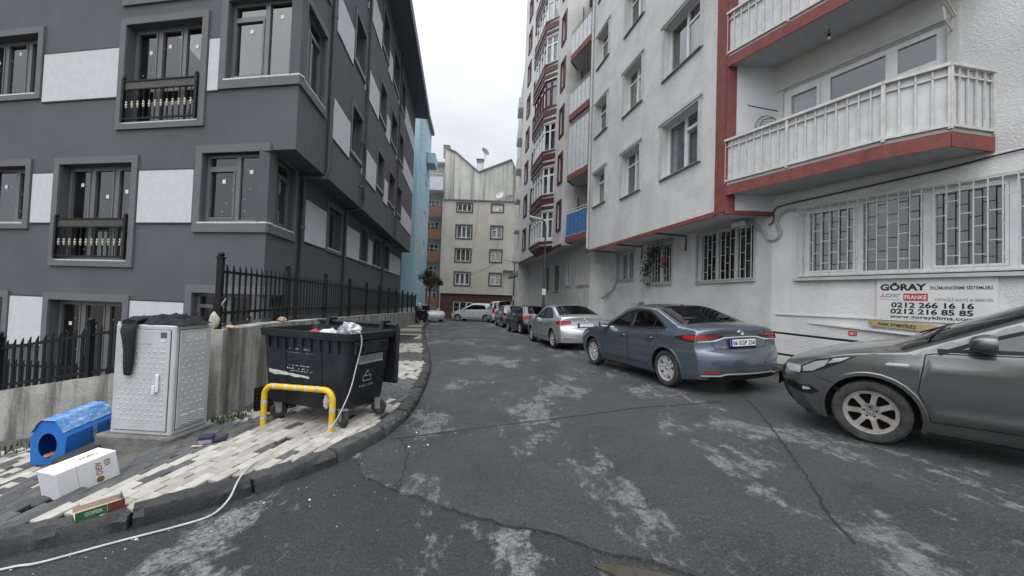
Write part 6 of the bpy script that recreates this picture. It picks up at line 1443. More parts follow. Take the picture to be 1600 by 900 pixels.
mb = MB(); mb.cbox(DL + .055, DL + .10, .05, DW_ - .05, zr - .26, zr - .11, .012, DT_); obj('side_pocket', mb, M_BIN, bin_)
for y in (.08, DW_ - .20):
    mb = MB(); mb.box(DL + .101, DL + .104, y, y + .12, zr - .22, zr - .155, DT_); obj('pocket_slot', mb, M_TRIM, bin_)
# lid folded open, hanging behind and past the right side
mb = MB(); mb.cbox(-.08, DL + .12, DW_ + .12, DW_ + .19, .34, zr + .05, .03, DT_); lid = obj('lid', mb, M_BIN, bin_)
for x in (.18, DL - .1):
    mb = MB(); mb.tube([DT_(x, DW_ + .04, zr - .02), DT_(x, DW_ + .05, zr + .09), DT_(x, DW_ + .18, zr + .11), DT_(x, DW_ + .19, zr - .04)], .035, 8); obj('hinge', mb, M_BIN, lid, smooth=True)
mb = MB(); mb.tube([DT_(-.05, DW_ + .10, zr + .06), DT_(DL + .12, DW_ + .10, zr + .06)], .022, 8); obj('hinge_bar', mb, M_BIN, lid, smooth=True)
for (x, y, st_) in ((.10, .06, .9), (DL - .03, .02, -.35), (DL + .0, DW_ - .12, .3), (.13, DW_ - .1, .2)):
    p = DT_(x, y, 0); zg = gz(p.x, p.y) + .125; a = math.atan2(-.336, .942) + st_; ux = Vector((cos(a), sin(a), 0)); ny = Vector((-ux.y, ux.x, 0)); c = Vector((p.x, p.y, zg + .098)) + ux * .03
    def TW(u, v, h): return c + ux * u + Vector((0, 0, v)) + ny * h
    mb = MB(); mb.lathe([(.045, -.024), (.085, -.026), (.098, -.014), (.098, .014), (.085, .026), (.045, .024)], 22, TW); wh = obj('wheel', mb, M_TYRE, bin_, smooth=True, sharp=45)
    mb = MB(); mb.lathe([(.001, -.026), (.046, -.026), (.046, .026), (.001, .026)], 16, TW); obj('hub', mb, M_PIPE, wh)
    mb = MB()
    for sg in (-1, 1): mb.prism([(-.03, -.02), (.03, -.02), (.035, .10), (-.05, .12)], sg * .036 - .003, sg * .036 + .003, TW)
    mb.prism([(-.06, .10), (.05, .10), (.05, .112 + .0), (-.06, .112)], -.045, .045, TW); obj('castor_fork', mb, M_ZINC, wh)
# printing and plates
def onfront(x, z): return DT_(x, -.006 - .052 * (z - zb_) / (zr - zb_) - .006, z)
def onside(y, z): return DT_(DL + .006 + .068 * (z - zb_) / (zr - zb_) + .004, y, z)
text_on('lettering', 'EVSEL ATIK', .030, lambda a, b: onside(.22 + a, .40 + b), M_FADED, bin_, width=.26)
g = MB()
for pts in ([(.28, .47), (.42, .47), (.42, .53), (.28, .53), (.28, .47)], [(.30, .53), (.35, .60), (.40, .53)]): g.tube([onside(y, z) for y, z in pts], .004, 4)
obj('pictogram', g, M_FADED, bin_)
rq = random.Random(9); g = MB()
for row, (x0, x1, z, k) in enumerate(((.40, .78, .845, .018), (.36, .76, .80, .006), (.40, .72, .64, .013), (.36, .80, .60, .02), (.42, .80, .575, .012), (.40, .56, .385, .012), (.40, .56, .36, .010), (.70, .86, .385, .012), (.70, .86, .36, .010))):
    x = x0
    while x < x1:
        wd = rq.uniform(.008, .03)
        if rq.random() < .72: kk = k * rq.uniform(.4, 1); g.quad(onfront(x, z), onfront(x + wd, z + rq.uniform(-.003, .003)), onfront(x + wd, z + kk), onfront(x, z + kk))
        x += wd + rq.uniform(.003, .014)
for a in range(5): a_ = pi / 2 + a * 2 * pi / 5; g.quad(onfront(.63, .375), onfront(.63 + .012 * cos(a_ + .9), .375 + .012 * sin(a_ + .9)), onfront(.63 + .045 * cos(a_), .375 + .045 * sin(a_)), onfront(.63 + .012 * cos(a_ - .9), .375 + .012 * sin(a_ - .9)))
obj('worn_lettering', g, M_FADED, bin_, kind='stuff')
g = MB(); g.box8([onside(.14, .70), onside(.60, .70), onside(.60, .70) + DT_(.012, 0, 0) - DT_(0, 0, 0), onside(.14, .70) + DT_(.012, 0, 0) - DT_(0, 0, 0), onside(.14, .80), onside(.60, .80), onside(.60, .80) + DT_(.012, 0, 0) - DT_(0, 0, 0), onside(.14, .80) + DT_(.012, 0, 0) - DT_(0, 0, 0)]); obj('plate', g, M_ZINC, bin_)
g = MB(); g.tube([onside(.16, .70) + Vector((0.02, 0, 0)), onside(.58, .70) + Vector((.02, 0, 0))], .012, 6); obj('plate_lip', g, M_ZINC, bin_)
g = MB(); PP = []
for i in range(13): x = .06 + i * .055; PP.append((x, .52 + .02 * noise.noise((x * 9, 0, 0)), .575 - .05 * i / 12 + .012 * noise.noise((x * 14, 3, 0))))
for a, b in zip(PP, PP[1:]): g.quad(onfront(a[0], a[1] - .002 * 12 * a[0]), onfront(b[0], b[1] - .002 * 12 * b[0]), onfront(b[0], b[2]), onfront(a[0], a[2]))
obj('torn_poster', g, mat('torn_paper', (.55, .55, .54), .8, var=.3, vscale=25), bin_)
for nm, lab, x, y, z, r_, sc_, m_ in (('rubbish_bag', 'crumpled silver and white bag sticking out of the refuse container', .93, .38, zr - .02, .13, (1.1, .9, .85), mat('foil_white', (.62, .63, .65), .35, var=.75, vscale=16, metal=.2)), ('rubbish_bag', 'white plastic bag lying in the refuse container', .62, .34, zr - .10, .13, (1.2, .9, .7), mat('bag_white', (.58, .57, .57), .5, var=.35, vscale=10)), ('rubbish_bag', 'red bag lying in the refuse container', .46, .30, zr - .09, .10, (1.0, .9, .7), mat('bag_red', (.36, .03, .04), .45, var=.3)), ('rubbish_bag', 'black bin bag at the bottom of the refuse container', .35, .40, zr - .24, .26, (1.1, .9, .6), M_CLO), ('rubbish_bag', 'grey sack under the foil bag in the refuse container', .85, .42, zr - .26, .24, (1.3, 1.0, .6), M_PIPE)):
    mb = MB(); lumpy(mb, DT_(x, y, z), r_, sc_, .42, 2.6, x * 7); tag(obj(nm, mb, m_, None, smooth=True, sharp=50), lab, 'rubbish', 'rubbish bags in the container')
# crates, barrier, straps
M_YEL = mat('yellow_paint', (.72, .46, .015), .42, var=.18, vscale=7, streak=.35, sscale=(12, 12, 3), scol=(.36, .24, .03), sthr=(.56, .74))
M_RFL = mat('white_reflective_tape', (.55, .52, .45), .55, var=.4, vscale=18)
pa, pb = Vector((-2.96, 4.78)), Vector((-2.00, 4.49)); bt = thing('hoop_barrier', ((pa.x + pb.x) / 2, (pa.y + pb.y) / 2, gz(-2.5, 4.7) + .12), 'yellow bent steel hoop barrier with pale bands in front of the container', 'barrier')
za_, zb2 = gz(*pa) + .10, gz(*pb) + .10; ht_ = .50; dv = (pb - pa).normalized(); PT = [Vector((pa.x, pa.y, za_))]
rc = .12
for k in range(7): a = pi - pi / 2 * k / 6; q = pa + dv * (rc + rc * cos(a)); PT.append(Vector((q.x, q.y, za_ + ht_ - rc + rc * sin(a))))
for k in range(7): a = pi / 2 - pi / 2 * k / 6; q = pb - dv * (rc - rc * cos(a)); PT.append(Vector((q.x, q.y, zb2 + ht_ - .02 - rc + rc * sin(a))))
PT.append(Vector((pb.x, pb.y, zb2))); mb = MB(); mb.tube(PT, .034, 14); obj('hoop', mb, M_YEL, bt, smooth=True, sharp=60)
def along(t):
    ls = [(b - a).length for a, b in zip(PT, PT[1:])]; tot = sum(ls); d = t * tot
    for (a, b), l in zip(zip(PT, PT[1:]), ls):
        if d <= l: return a.lerp(b, d / l)
        d -= l
    return PT[-1]
for t in (.065, .16, .33, .42, .50, .58, .66, .86, .95):
    mb = MB(); mb.tube([along(t - .012), along(t + .012)], .0352, 14, cap=False); obj('band', mb, M_RFL, bt, smooth=True)
mb = MB(); lumpy(mb, along(.72) + Vector((0, .03, -.14)), .06, (.6, .4, 1.3), .4, 3, 2); obj('taped_paper', mb, M_RFL, bt)
def strap(name, pts, r, label, m, zoff=None):
    mb = MB(); P = catmull([Vector(p) for p in pts], .05); mb.tube(P, r, 6); return tag(obj(name, mb, m, None, smooth=True), label, 'strap', 'white plastic straps')
M_STR = mat('white_strap', (.48, .48, .46), .5, var=.2, vscale=8)
q1 = DT_(DL + .09, .12, zr + .012); strap('plastic_strap', [DT_(DL - .02, .12, zr - .08), DT_(DL + .03, .12, zr + .0), q1, DT_(DL + .135, .11, zr - .12), DT_(DL + .11, .07, .70), DT_(DL + .10, -.02, .40), DT_(DL + .06, -.16, .12), (-2.02, 4.36, gz(-2.02, 4.36) + .14), (-2.13, 4.25, gz(-2.13, 4.25) + .135)], .007, 'white plastic strap hanging from the rim of the refuse container', M_STR)
def onroad(x, y, o=.01): return (x, y, gz(x, y) + o)
strap('plastic_strap', [onroad(-3.6, 2.12), onroad(-3.04, 2.41), onroad(-2.87, 2.47), onroad(-2.61, 2.66), onroad(-2.34, 2.84), onroad(-2.20, 2.98), onroad(-2.17, 3.12, .06), (-2.20, 3.26, gz(-2.2, 3.26) + .14), (-2.28, 3.50, gz(-2.28, 3.5) + .14), (-2.30, 3.66, gz(-2.3, 3.66) + .138)], .007, 'long white plastic strap lying in the gutter and over the kerb', M_STR)
Tc = frame2((-3.50, 5.42), (.95, -.12)); cz = gz(-3.3, 5.5) + .12
cr_ = thing('plastic_crate', Tc(.2, .15, cz), 'black lattice plastic crate against the wall behind the container', 'crate'); 
for (ax_, n_) in (('f', 0), ('b', 1), ('l', 2), ('r', 3)):
    mb = MB()
    for k in range(6):
        z = cz + .02 + k * .052
        if n_ == 0: mb.box(0, .42, 0, .012, z, z + .02, Tc)
        if n_ == 1: mb.box(0, .42, .30, .312, z, z + .02, Tc)
        if n_ == 2: mb.box(0, .012, .012, .30, z, z + .02, Tc)
        if n_ == 3: mb.box(.408, .42, .012, .30, z, z + .02, Tc)
    for k in range(9):
        if n_ == 0: mb.box(k * .05, k * .05 + .014, -.002, .014, cz, cz + .31, Tc)
        if n_ == 1: mb.box(k * .05, k * .05 + .014, .298, .314, cz, cz + .31, Tc)
        if n_ > 1 and k < 6: x = -.002 if n_ == 2 else .406; mb.box(x, x + .016, .02 + k * .05, .034 + k * .05, cz, cz + .31, Tc)
    obj('side', mb, M_TRIM, cr_)
mb = MB(); mb.box(0, .42, 0, .31, cz, cz + .012, Tc); obj('base', mb, M_TRIM, cr_)

# ---- blue pet house wrapped in tape
M_PET = mat('blue_corrugated_plastic', (.02, .16, .52), .42, var=.08, vscale=5)
Tp = frame2((-4.72, 4.22), (-.16, 1.0)); tilt = .06
pz0 = gz(-4.9, 4.4) + .11
def TPp(x, y, z): return Tp(x, y, pz0 + z + tilt * x)      # x depth, y to the left
pet = thing('pet_house', Tp(.3, .2, pz0), 'blue plastic pet house with oval doorway and a roof wrapped in clear tape', 'pet house')
hexp = [(-.0, 0), (.40, 0), (.44, .24), (.30, .40), (.13, .42), (-.03, .25)]
hexp = [(0, 0), (.30, 0), (.315, .29), (.22, .46), (.09, .46), (-.015, .29)]
V, T_ = cdt(hexp, holes=[[(.155 + .085 * cos(2 * pi * k / 20), .20 + .13 * sin(2 * pi * k / 20)) for k in range(20)]], step=0); mb = MB(); mb.add([TPp(0, v.x, v.y) for v in V], T_); obj('front_wall', mb, M_PET, pet)
LH = .60
for i, nm in ((0, 'floor'), (1, 'side_wall'), (2, 'roof_panel'), (3, 'roof_panel'), (4, 'roof_panel'), (5, 'side_wall')):
    a, b = hexp[i], hexp[(i + 1) % 6]; mb = MB(); mb.quad(TPp(0, *a), TPp(LH, *a), TPp(LH, *b), TPp(0, *b)); obj(nm, mb, M_PET, pet)
mb = MB(); mb.add([TPp(LH, *p) for p in hexp], [tuple(range(6))]); obj('back_wall', mb, M_PET, pet)
M_TAPE = mat('clear_tape', (.20, .36, .62), .12, spec=.8, vscale=9, c2=(.06, .23, .56), bump=.8, bscale=16, streak=.55, sscale=(30, 8, 20), scol=(.6, .66, .7), sthr=(.56, .66))
for i in (2, 3, 4):
    a, b = Vector(hexp[i]), Vector(hexp[(i + 1) % 6]); c_ = Vector((.15, .2)); mb = MB(); nI, nJ = 26, 8; P = []
    lo_ = .25 if i == 2 else 0; hi_ = .75 if i == 4 else 1
    for jj in range(nJ + 1):
        for ii in range(nI + 1):
            u = -.02 + (LH + .03) * ii / nI; q = a.lerp(b, lo_ + (hi_ - lo_) * jj / nJ); n_ = (q - c_).normalized(); q = q + n_ * (.010 + .010 * noise.noise((u * 16, jj * 1.1 + i * 5, 2))); P.append(TPp(u, q.x, q.y))
    mb.add(P, [(jj * (nI + 1) + ii, jj * (nI + 1) + ii + 1, (jj + 1) * (nI + 1) + ii + 1, (jj + 1) * (nI + 1) + ii) for jj in range(nJ) for ii in range(nI)]); obj('tape', mb, M_TAPE, pet, smooth=True)
for u in (.30, .52):
    mb = MB(); a, b = Vector(hexp[1]), Vector(hexp[2]); 
    for sd_ in ((hexp[0], hexp[5]),):
        p, q = Vector(sd_[0]), Vector(sd_[1]); mb.add([TPp(u, *(q + Vector((-.008, 0)))), TPp(u + .07, *(q + Vector((-.008, 0)))), TPp(u + .06, *(p.lerp(q, .55) + Vector((-.008, 0)))), TPp(u + .02, *(p.lerp(q, .45) + Vector((-.008, 0))))], [(0, 1, 2, 3)])
    obj('tape', mb, M_TAPE, pet)
mb = MB(); mb.add([TPp(.06 + .12 * (k % 2), .12 + .02 * k, .07 + .012 * (k % 3)) for k in range(9)], [(i, i + 1, i + 2) for i in range(7)]); 
mb = MB(); lumpy(mb, TPp(.06, .155, .085), .075, (.6, 1.0, .25), .3, 3, 4); obj('blanket', mb, mat('orange_rag', (.42, .24, .12), .9, c2=(.3, .03, .02), vscale=14), pet, smooth=True)
# stone slab next to it
mb = MB(); Ts = frame2((-4.55, 4.05), (.28, 1)); zs = gz(-4.4, 4.2) + .10; mb.box8([Ts(0, 0, zs - .05), Ts(.62, 0, zs - .05), Ts(.62, .2, zs - .05), Ts(0, .2, zs - .05), Ts(0, .02, zs + .03), Ts(.62, .02, zs + .16), Ts(.60, .18, zs + .16), Ts(.02, .18, zs + .03)]); tag(obj('stone_slab', mb, M_KERB[2]), 'dark broken stone slab lying against the cabinet plinth', 'stone')

# ---- cardboard boxes
def carton(name, label, O, ux, size, rot, m, parts=()):
    o = thing(name, O, label, 'box', None, rot); return o
M_WBX = mat('white_cardboard', (.62, .62, .64), .75, var=.08, vscale=6, speck=.12, spscale=70, spcol=(.45, .45, .48), coords='O')
bx_ = thing('cardboard_box', (-3.55, 3.33, gz(-3.55, 3.33) + .118), 'white cardboard carton with brown printed lettering tipped on the paving', 'box', 'discarded boxes', (RAD(-3), RAD(-9), RAD(72)))
mb = MB(); mb.cbox(-.19, .19, -.125, .125, 0, .225, .006); obj('carton', mb, M_WBX, bx_, local=True)
M_BRP = mat('brown_print', (.20, .10, .035), .7)
text_on('lettering', 'KN\nAGRO', .040, lambda a, b: (.100 + b, -.1258, .185 - a), M_BRP, bx_, width=.11, local=True, bold=.03)
mb = MB(); mb.lathe([(.001, 0), (.026, 0)], 18, lambda x, y, h: (.062 + x, -.1258, .038 + y)); obj('round_mark', mb, M_BRP, bx_, local=True)
text_on('lettering', 'AGRO', .055, lambda a, b: (-.0 + a, -.03 + b, .2258), M_BRP, bx_, width=.12, local=True, bold=.03)
mb = MB(); mb.box(.1903, .1913, -.125, .125, .085, .12); obj('tape', mb, mat('parcel_tape', (.5, .49, .48), .3), bx_, local=True); mb = MB(); mb.box(-.07, -.067, -.1262, -.1252, 0, .225); obj('flap_edge', mb, mat('card_shadow', (.38, .38, .4), .8), bx_, local=True)
gb = thing('cardboard_box', (-2.92, 2.86, gz(-2.92, 2.86) + .124), 'flattened green and red fruit tray on the kerbside paving', 'box', 'discarded boxes', (RAD(0), RAD(-3), RAD(52))); gb.scale = (.64, .64, .85)
M_GRN = mat('green_print', (.02, .13, .045), .6); M_REDP = mat('red_print', (.20, .025, .02), .6, c2=(.09, .05, .03), vscale=60); M_CRD = mat('brown_card', (.40, .31, .25), .85, var=.15, vscale=9)
mb = MB(); mb.box(-.19, .19, -.13, .13, 0, .006); obj('tray_floor', mb, M_CRD, gb, local=True)
mb = MB(); mb.box8([Vector(p) for p in ((-.19, -.134, 0), (.05, -.134, 0), (.05, -.13, 0), (-.19, -.13, 0), (-.19, -.145, .075), (.05, -.145, .075), (.05, -.141, .075), (-.19, -.141, .075))]); obj('tray_side', mb, M_GRN, gb, local=True)
mb = MB(); mb.box8([Vector(p) for p in ((.052, -.134, 0), (.19, -.134, 0), (.19, -.13, 0), (.052, -.13, 0), (.052, -.145, .075), (.19, -.145, .075), (.19, -.141, .075), (.052, -.141, .075))]); obj('tray_side', mb, M_REDP, gb, local=True)
mb = MB(); mb.box(.19, .194, -.13, .13, 0, .07); obj('tray_end', mb, M_GRN, gb, local=True); mb = MB(); mb.box(-.19, .19, .13, .134, 0, .05); obj('tray_side', mb, M_CRD, gb, local=True)
text_on('lettering', 'GOFRIK', .030, lambda a, b: (-.12 + a, -.1345 - .011 * (.025 + b) / .075 - .001, .025 + b), mat('cream_print', (.6, .58, .5), .6), gb, width=.14, local=True, bold=.02)
text_on('lettering', 'GOF', .03, lambda a, b: (.1948, -.04 + a, .02 + b), mat('cream_print', (.6, .58, .5), .6), gb, width=.07, local=True, bold=.02)
pb_ = thing('cardboard_box', (-3.18, 4.20, gz(-3.18, 4.2) + .124), 'small purple printed carton with open lid beside the cabinet', 'box', 'discarded boxes', (0, 0, RAD(25))); pb_.scale = (.85, .85, .85)
M_PUR = mat('dark_purple_print', (.035, .03, .06), .5, var=.3, vscale=20); mb = MB(); mb.cbox(-.085, .06, -.065, .065, 0, .095, .004); obj('carton', mb, M_PUR, pb_, local=True)
mb = MB(); mb.box(-.08, .055, -.0665, -.0655, .012, .055); obj('print_panel', mb, mat('lilac_print', (.36, .34, .44), .6, var=.4, vscale=50), pb_, local=True)
mb = MB(); mb.box8([Vector(p) for p in ((.06, -.065, .02), (.20, -.05, .03), (.20, .06, .03), (.06, .065, .02), (.06, -.065, .024), (.205, -.05, .085), (.20, .06, .085), (.06, .065, .07))]); obj('lid', mb, M_PUR, pb_, local=True)
mb = MB(); mb.box(-.14, -.03, -.12, -.06, .001, .005); obj('flap', mb, M_CRD, pb_, local=True)
# ---- rag bag tied to fence post and bits on the wall
mb = MB(); lumpy(mb, (-4.18, 5.53, 1.10), .085, (.75, .6, 1.5), .3, 2.5, 3); mb.tube([(-4.17, 5.54, 1.2), (-4.13, 5.56, 1.32), (-4.09, 5.60, 1.42)], .022, 7, taper=[1.2, .7, .4]); tag(obj('cloth_bag', mb, mat('cream_cloth', (.46, .43, .35), .9, var=.25, vscale=14), None, smooth=True, sharp=60), 'cream cloth bag tied to the tall corner fence post', 'bag')
mb = MB(); lumpy(mb, (-4.02, 5.62, 1.01), .05, (1.4, .8, .5), .3, 3, 8); tag(obj('food_scrap', mb, mat('orange_peel', (.5, .16, .07), .7, c2=(.55, .45, .35), vscale=20), None, smooth=True), 'orange and white food scraps on top of the wall corner', 'rubbish')
mb = MB(); p = wp(1.9); lumpy(mb, (p.x - .05, p.y, wtop(1.9) + .05), .07, (1.1, .8, .7), .25, 2, 5); tag(obj('bread_bag', mb, mat('bread', (.5, .36, .22), .6, var=.2), None, smooth=True), 'pale brown wrapped loaf on the wall behind the container', 'rubbish')

# ---- weeds and soil
def tufts(name, label, spots, n, h, m, seed, zo=.12):
    r = random.Random(seed); mb = MB()
    for (cx, cy, rad) in spots:
        for _ in range(n):
            a = r.uniform(0, 6.28); q = rad * sqrt(r.random()); x, y = cx + q * cos(a), cy + q * sin(a); z = gz(x, y) + zo; b = r.uniform(0, 6.28); hh = h * r.uniform(.4, 1.2); w_ = hh * .14; lean = r.uniform(.1, .7) * hh; dx, dy = cos(b), sin(b)
            mb.add([(x - dy * w_, y + dx * w_, z), (x + dy * w_, y - dx * w_, z), (x + dx * lean * .5 + dy * w_ * .7, y + dy * lean * .5 - dx * w_ * .7, z + hh * .6), (x + dx * lean, y + dy * lean, z + hh)], [(0, 1, 2), (0, 2, 3)])
    return tag(obj(name, mb, m), label, 'weeds', kind='stuff')
M_WEED = mat('weed_green', (.075, .105, .03), .8, var=.5, vscale=20, coords='P')
tufts('weeds', 'low weeds growing at the foot of the concrete walls', [(-3.75, 5.35, .25), (-3.6, 5.1, .2), (-5.3, 4.9, .35), (-6.2, 4.9, .4), (-3.55, 5.8, .2), (-4.3, 5.45, .2), (-4.9, 5.3, .25)], 130, .07, M_WEED, 3)
tufts('weeds', 'weeds growing along the kerb under the pale building', [(5.35, 8.2, .22), (5.5, 7.7, .18), (5.1, 9.2, .2)], 120, .10, M_WEED, 8, .10)
mb = MB(); r = random.Random(17)
for _ in range(70):
    x, y = r.uniform(-4.3, -3.3), r.uniform(4.9, 5.6); s = r.uniform(.012, .05); lumpy(mb, (x, y, gz(x, y) + .12), s, (1, 1, .6), .4, 2, r.uniform(0, 50), 1)
tag(obj('rubble', mb, M_CONC), 'small rubble and soil at the foot of the retaining wall', 'rubble', kind='stuff')
sp2 = [(-3.4, 4.95), (-3.3, 5.5), (-3.6, 6.2), (-4.1, 6.3), (-4.2, 5.5), (-5.6, 5.6), (-7.5, 5.7), (-7.5, 4.8), (-5.6, 4.5), (-5.3, 4.1), (-4.6, 3.95), (-3.9, 4.1)]
struct(sheet('soil_verge', sp2, lambda x, y: gz(x, y) + .104 + .02 * noise.noise((x * 4, y * 4, 0)), M_SOIL, .12))
# pavement strip with kerb along the pale building
q = [Bw.P(11, 0, .62), Bw.P(0, 0, .62), Br.P(.3, 0, .62), Br.P(8, 0, .62)]; q2 = [Br.P(8, 0, -.05), Br.P(0, 0, -.05), Bw.P(11, 0, -.05)]
struct(sheet('pavement', [(p.x, p.y) for p in q + q2], lambda x, y: gz(x, y) + .13, M_KERB[1], .4, skirt=.2))
# black handrail on the pavement by the shop sign
hr_ = thing('handrail', Br.P(1.5, gz(6.2, 7.4) + .13, .40), 'black tube handrail sloping along the wall under the shop sign', 'handrail')
for za, zb3 in ((1.04, .93), (.60, .50)):
    mb = MB(); mb.tube([Br.P(-.1, za, .40), Br.P(3.9, zb3, .40)], .022, 8); obj('rail', mb, M_BLACK, hr_, smooth=True)
for s in (0.0, 3.85):
    mb = MB(); pz = gz(*Br.P(s, 0, .4)[:2]) + .1; mb.tube([Br.P(s, pz, .40), Br.P(s, 1.03 - .027 * s, .40)], .02, 8); obj('post', mb, M_BLACK, hr_, smooth=True)

# ---- signs on the wall
M_SGN = mat('white_sign_board', (.70, .70, .69), .5, var=.1, vscale=3, streak=.25, sscale=(5, 5, .6), scol=(.45, .44, .42)); M_INK = mat('black_ink', (.012, .012, .013), .6); M_SRED = mat('red_ink', (.50, .015, .03), .5); M_GREY = mat('grey_ink', (.22, .22, .23), .6)
s0, s1, z0s, z1s = 1.86, 3.28, 1.43, 2.135
sg = thing('shop_sign', Br.P(2.57, 1.43, .03), 'white air conditioning shop sign with black phone numbers under the grilled windows', 'sign', 'signs on the wall'); mb = MB(); Br.box(mb, s0, s1, z0s, z1s, .0, .03); obj('board', mb, M_SGN, sg)
def TS(x, z): return lambda a, b: Br.P(s0 + x + a, z0s + z + b, .033)
for txt, x, z, h, wd, m_, bd in (('GÖRAY', .05, .505, .105, .60, M_INK, .045), ('İKLİMLENDİRME SİSTEMLERİ', .69, .515, .048, .68, M_INK, .02), ('MITSUBISHI', .13, .415, .026, .19, M_GREY, .02), ('ELECTRIC', .13, .378, .026, .17, M_GREY, .02), ('KLİMA SİSTEMLERİ', .04, .330, .018, .28, M_GREY, .0), ('YETKİLİ BAYİ & SERVİS', .74, .325, .040, .63, M_GREY, .015), ('0212 266 16 16', .20, .205, .085, .98, M_INK, .03), ('0212 216 85 85', .19, .095, .085, .98, M_INK, .03), ('www.gorayklima.com', .18, .018, .055, 1.0, M_INK, .02)):
    text_on('lettering', txt, h, TS(x, z), m_, sg, width=wd, bold=bd)
mb = MB(); Br.box(mb, s0 + .36, s0 + .665, z0s + .322, z0s + .445, .031, .0335); obj('red_panel', mb, M_SRED, sg); text_on('lettering', 'FRANKE', .065, lambda a, b: Br.P(s0 + .375 + a, z0s + .350 + b, .0365), M_SGN, sg, width=.275, bold=.03)
mb = MB()
for k in range(3):
    a = pi / 2 + k * 2 * pi / 3; c_ = (s0 + .085, z0s + .405); d1 = (cos(a), sin(a)); e1 = (-sin(a), cos(a)); P = [(0, 0), (.022, .0115), (.044, 0), (.022, -.0115)]; mb.add([Br.P(c_[0] + p[0] * d1[0] + p[1] * e1[0], c_[1] + p[0] * d1[1] + p[1] * e1[1], .034) for p in P], [(0, 1, 2, 3)])
obj('three_diamond_mark', mb, M_SRED, sg)
ps = thing('parking_sign', Br.P(2.2, 1.25, .1), 'yellowed wooden no parking board under the shop sign', 'sign', 'signs on the wall'); mb = MB(); mb.box8([Br.P(1.76, 1.285, .045), Br.P(2.66, 1.235, .045), Br.P(2.66, 1.235, .075), Br.P(1.76, 1.285, .075), Br.P(1.76, 1.395, .045), Br.P(2.66, 1.345, .045), Br.P(2.66, 1.345, .075), Br.P(1.76, 1.395, .075)]); obj('board', mb, mat('yellow_wood', (.47, .37, .17), .7, var=.2, vscale=6), ps)
text_on('lettering', 'PARK ETMEYİNİZ', .050, lambda a, b: Br.P(1.90 + a, 1.312 - .0555 * (a + .14) + b, .078), M_INK, ps, width=.50, bold=.03)
for s, z in ((1.80, 1.335), (2.61, 1.29)): mb = MB(); mb.sphere(Br.P(s, z, .077), .010, 6, 4); obj('screw', mb, M_INK, ps)
np_ = thing('house_number_plate', Br.P(1.5, 1.09, .02), 'small red house number plate below the no parking board', 'sign', 'signs on the wall'); mb = MB(); Br.box(mb, 1.43, 1.56, 1.07, 1.155, 0, .012); obj('plate', mb, M_SRED, np_); text_on('number', '28/1', .045, lambda a, b: Br.P(1.445 + a, 1.09 + b, .0145), M_SGN, np_, width=.10, bold=.01)

# ---- CCTV, cables, window plants, balcony things
def cctv(f, s, z, label, sc_=1.0):
    t = thing('security_camera', f.P(s, z, .1), label, 'camera', 'security cameras'); mb = MB(); mb.cbox(-.17 * sc_, .13 * sc_, -.045 * sc_, .045 * sc_, -.04 * sc_, .045 * sc_, .012, lambda x, y, h: f.P(s + x, z + h, .22 + y)); obj('housing', mb, M_PVC, t)
    mb = MB(); mb.lathe([(.001, 0), (.034 * sc_, 0), (.034 * sc_, .02)], 12, lambda x, y, h: f.P(s + .131 * sc_ + h, z + y, .22 + x)); obj('lens', mb, M_TRIM, t); mb = MB(); mb.tube([f.P(s - .05, z - .04, .22), f.P(s - .08, z - .08, .12), f.P(s - .1, z - .05, .0)], .018, 6); obj('arm', mb, M_PVC, t)
cctv(Bw, .80, 3.56, 'white bullet security camera over the wide grilled window', 1.25); cctv(Bw, 6.2, 3.66, 'white security camera above the smallest grilled window')
def cable(name, pts, r, m, label): mb = MB(); mb.tube(catmull([Vector(p) for p in pts], .08), r, 6); return tag(obj(name, mb, m, None, smooth=True), label, 'cable', 'cables along the facades')
M_CBL = mat('black_cable', (.012, .012, .012), .6)
cable('wall_cable', [Br.P(5.5, 4.08, .03), Br.P(3.5, 4.00, .03), Br.P(2.7, 3.93, .04), Br.P(1.2, 3.86, .05), Br.P(.25, 3.82, .04), Br.P(.06, 3.74, .04), Br.P(.04, 3.5, .04), Br.P(-.05, 3.42, .05)], .014, M_CBL, 'black cable running under the lower balcony along the wall')
cable('wall_cable', [Br.P(.52, 3.66, .03), Br.P(.36, 3.70, .05), Br.P(.18, 3.62, .06), Br.P(.12, 3.45, .06), Br.P(.2, 3.22, .06), Br.P(.10, 3.08, .05), Br.P(-.08, 3.12, .05), Bw.P(.22, 3.32, .05), Bw.P(.45, 3.5, .06)], .030, M_CEIL, 'thick grey looped conduit beside the bend of the wall')
r = random.Random(31); pl = thing('window_plant', Bw.P(4.7, 2.25, .2), 'climbing potted plant growing through the grille of a ground floor window', 'plant'); mb = MB(); stem = MB()
def leaf(mb, c, sz, r):
    d = Vector((r.uniform(-1, 1), r.uniform(-1, 1), r.uniform(-.8, .6))).normalized(); u = d.cross(Vector((r.uniform(-1, 1), r.uniform(-1, 1), r.uniform(-1, 1)))).normalized() * sz * .32; c = Vector(c); e = c + d * sz; m_ = (c + e) / 2
    mb.add([c, m_ + u, e, m_ - u], [(0, 1, 2, 3)])
for (s_, z_, n_, rs, rz) in ((5.05, 2.55, 110, .22, .30), (4.95, 2.95, 90, .20, .25), (4.55, 3.35, 130, .32, .16), (4.75, 3.15, 60, .2, .2), (5.2, 2.75, 40, .15, .2)):
    for _ in range(n_): leaf(mb, Bw.P(s_ + r.gauss(0, rs * .6), z_ + r.gauss(0, rz * .6), r.uniform(.06, .30)), r.uniform(.05, .11), r)
obj('leaves', mb, mat('plant_leaf', (.035, .06, .025), .6, var=.5, vscale=12), pl, kind='stuff')
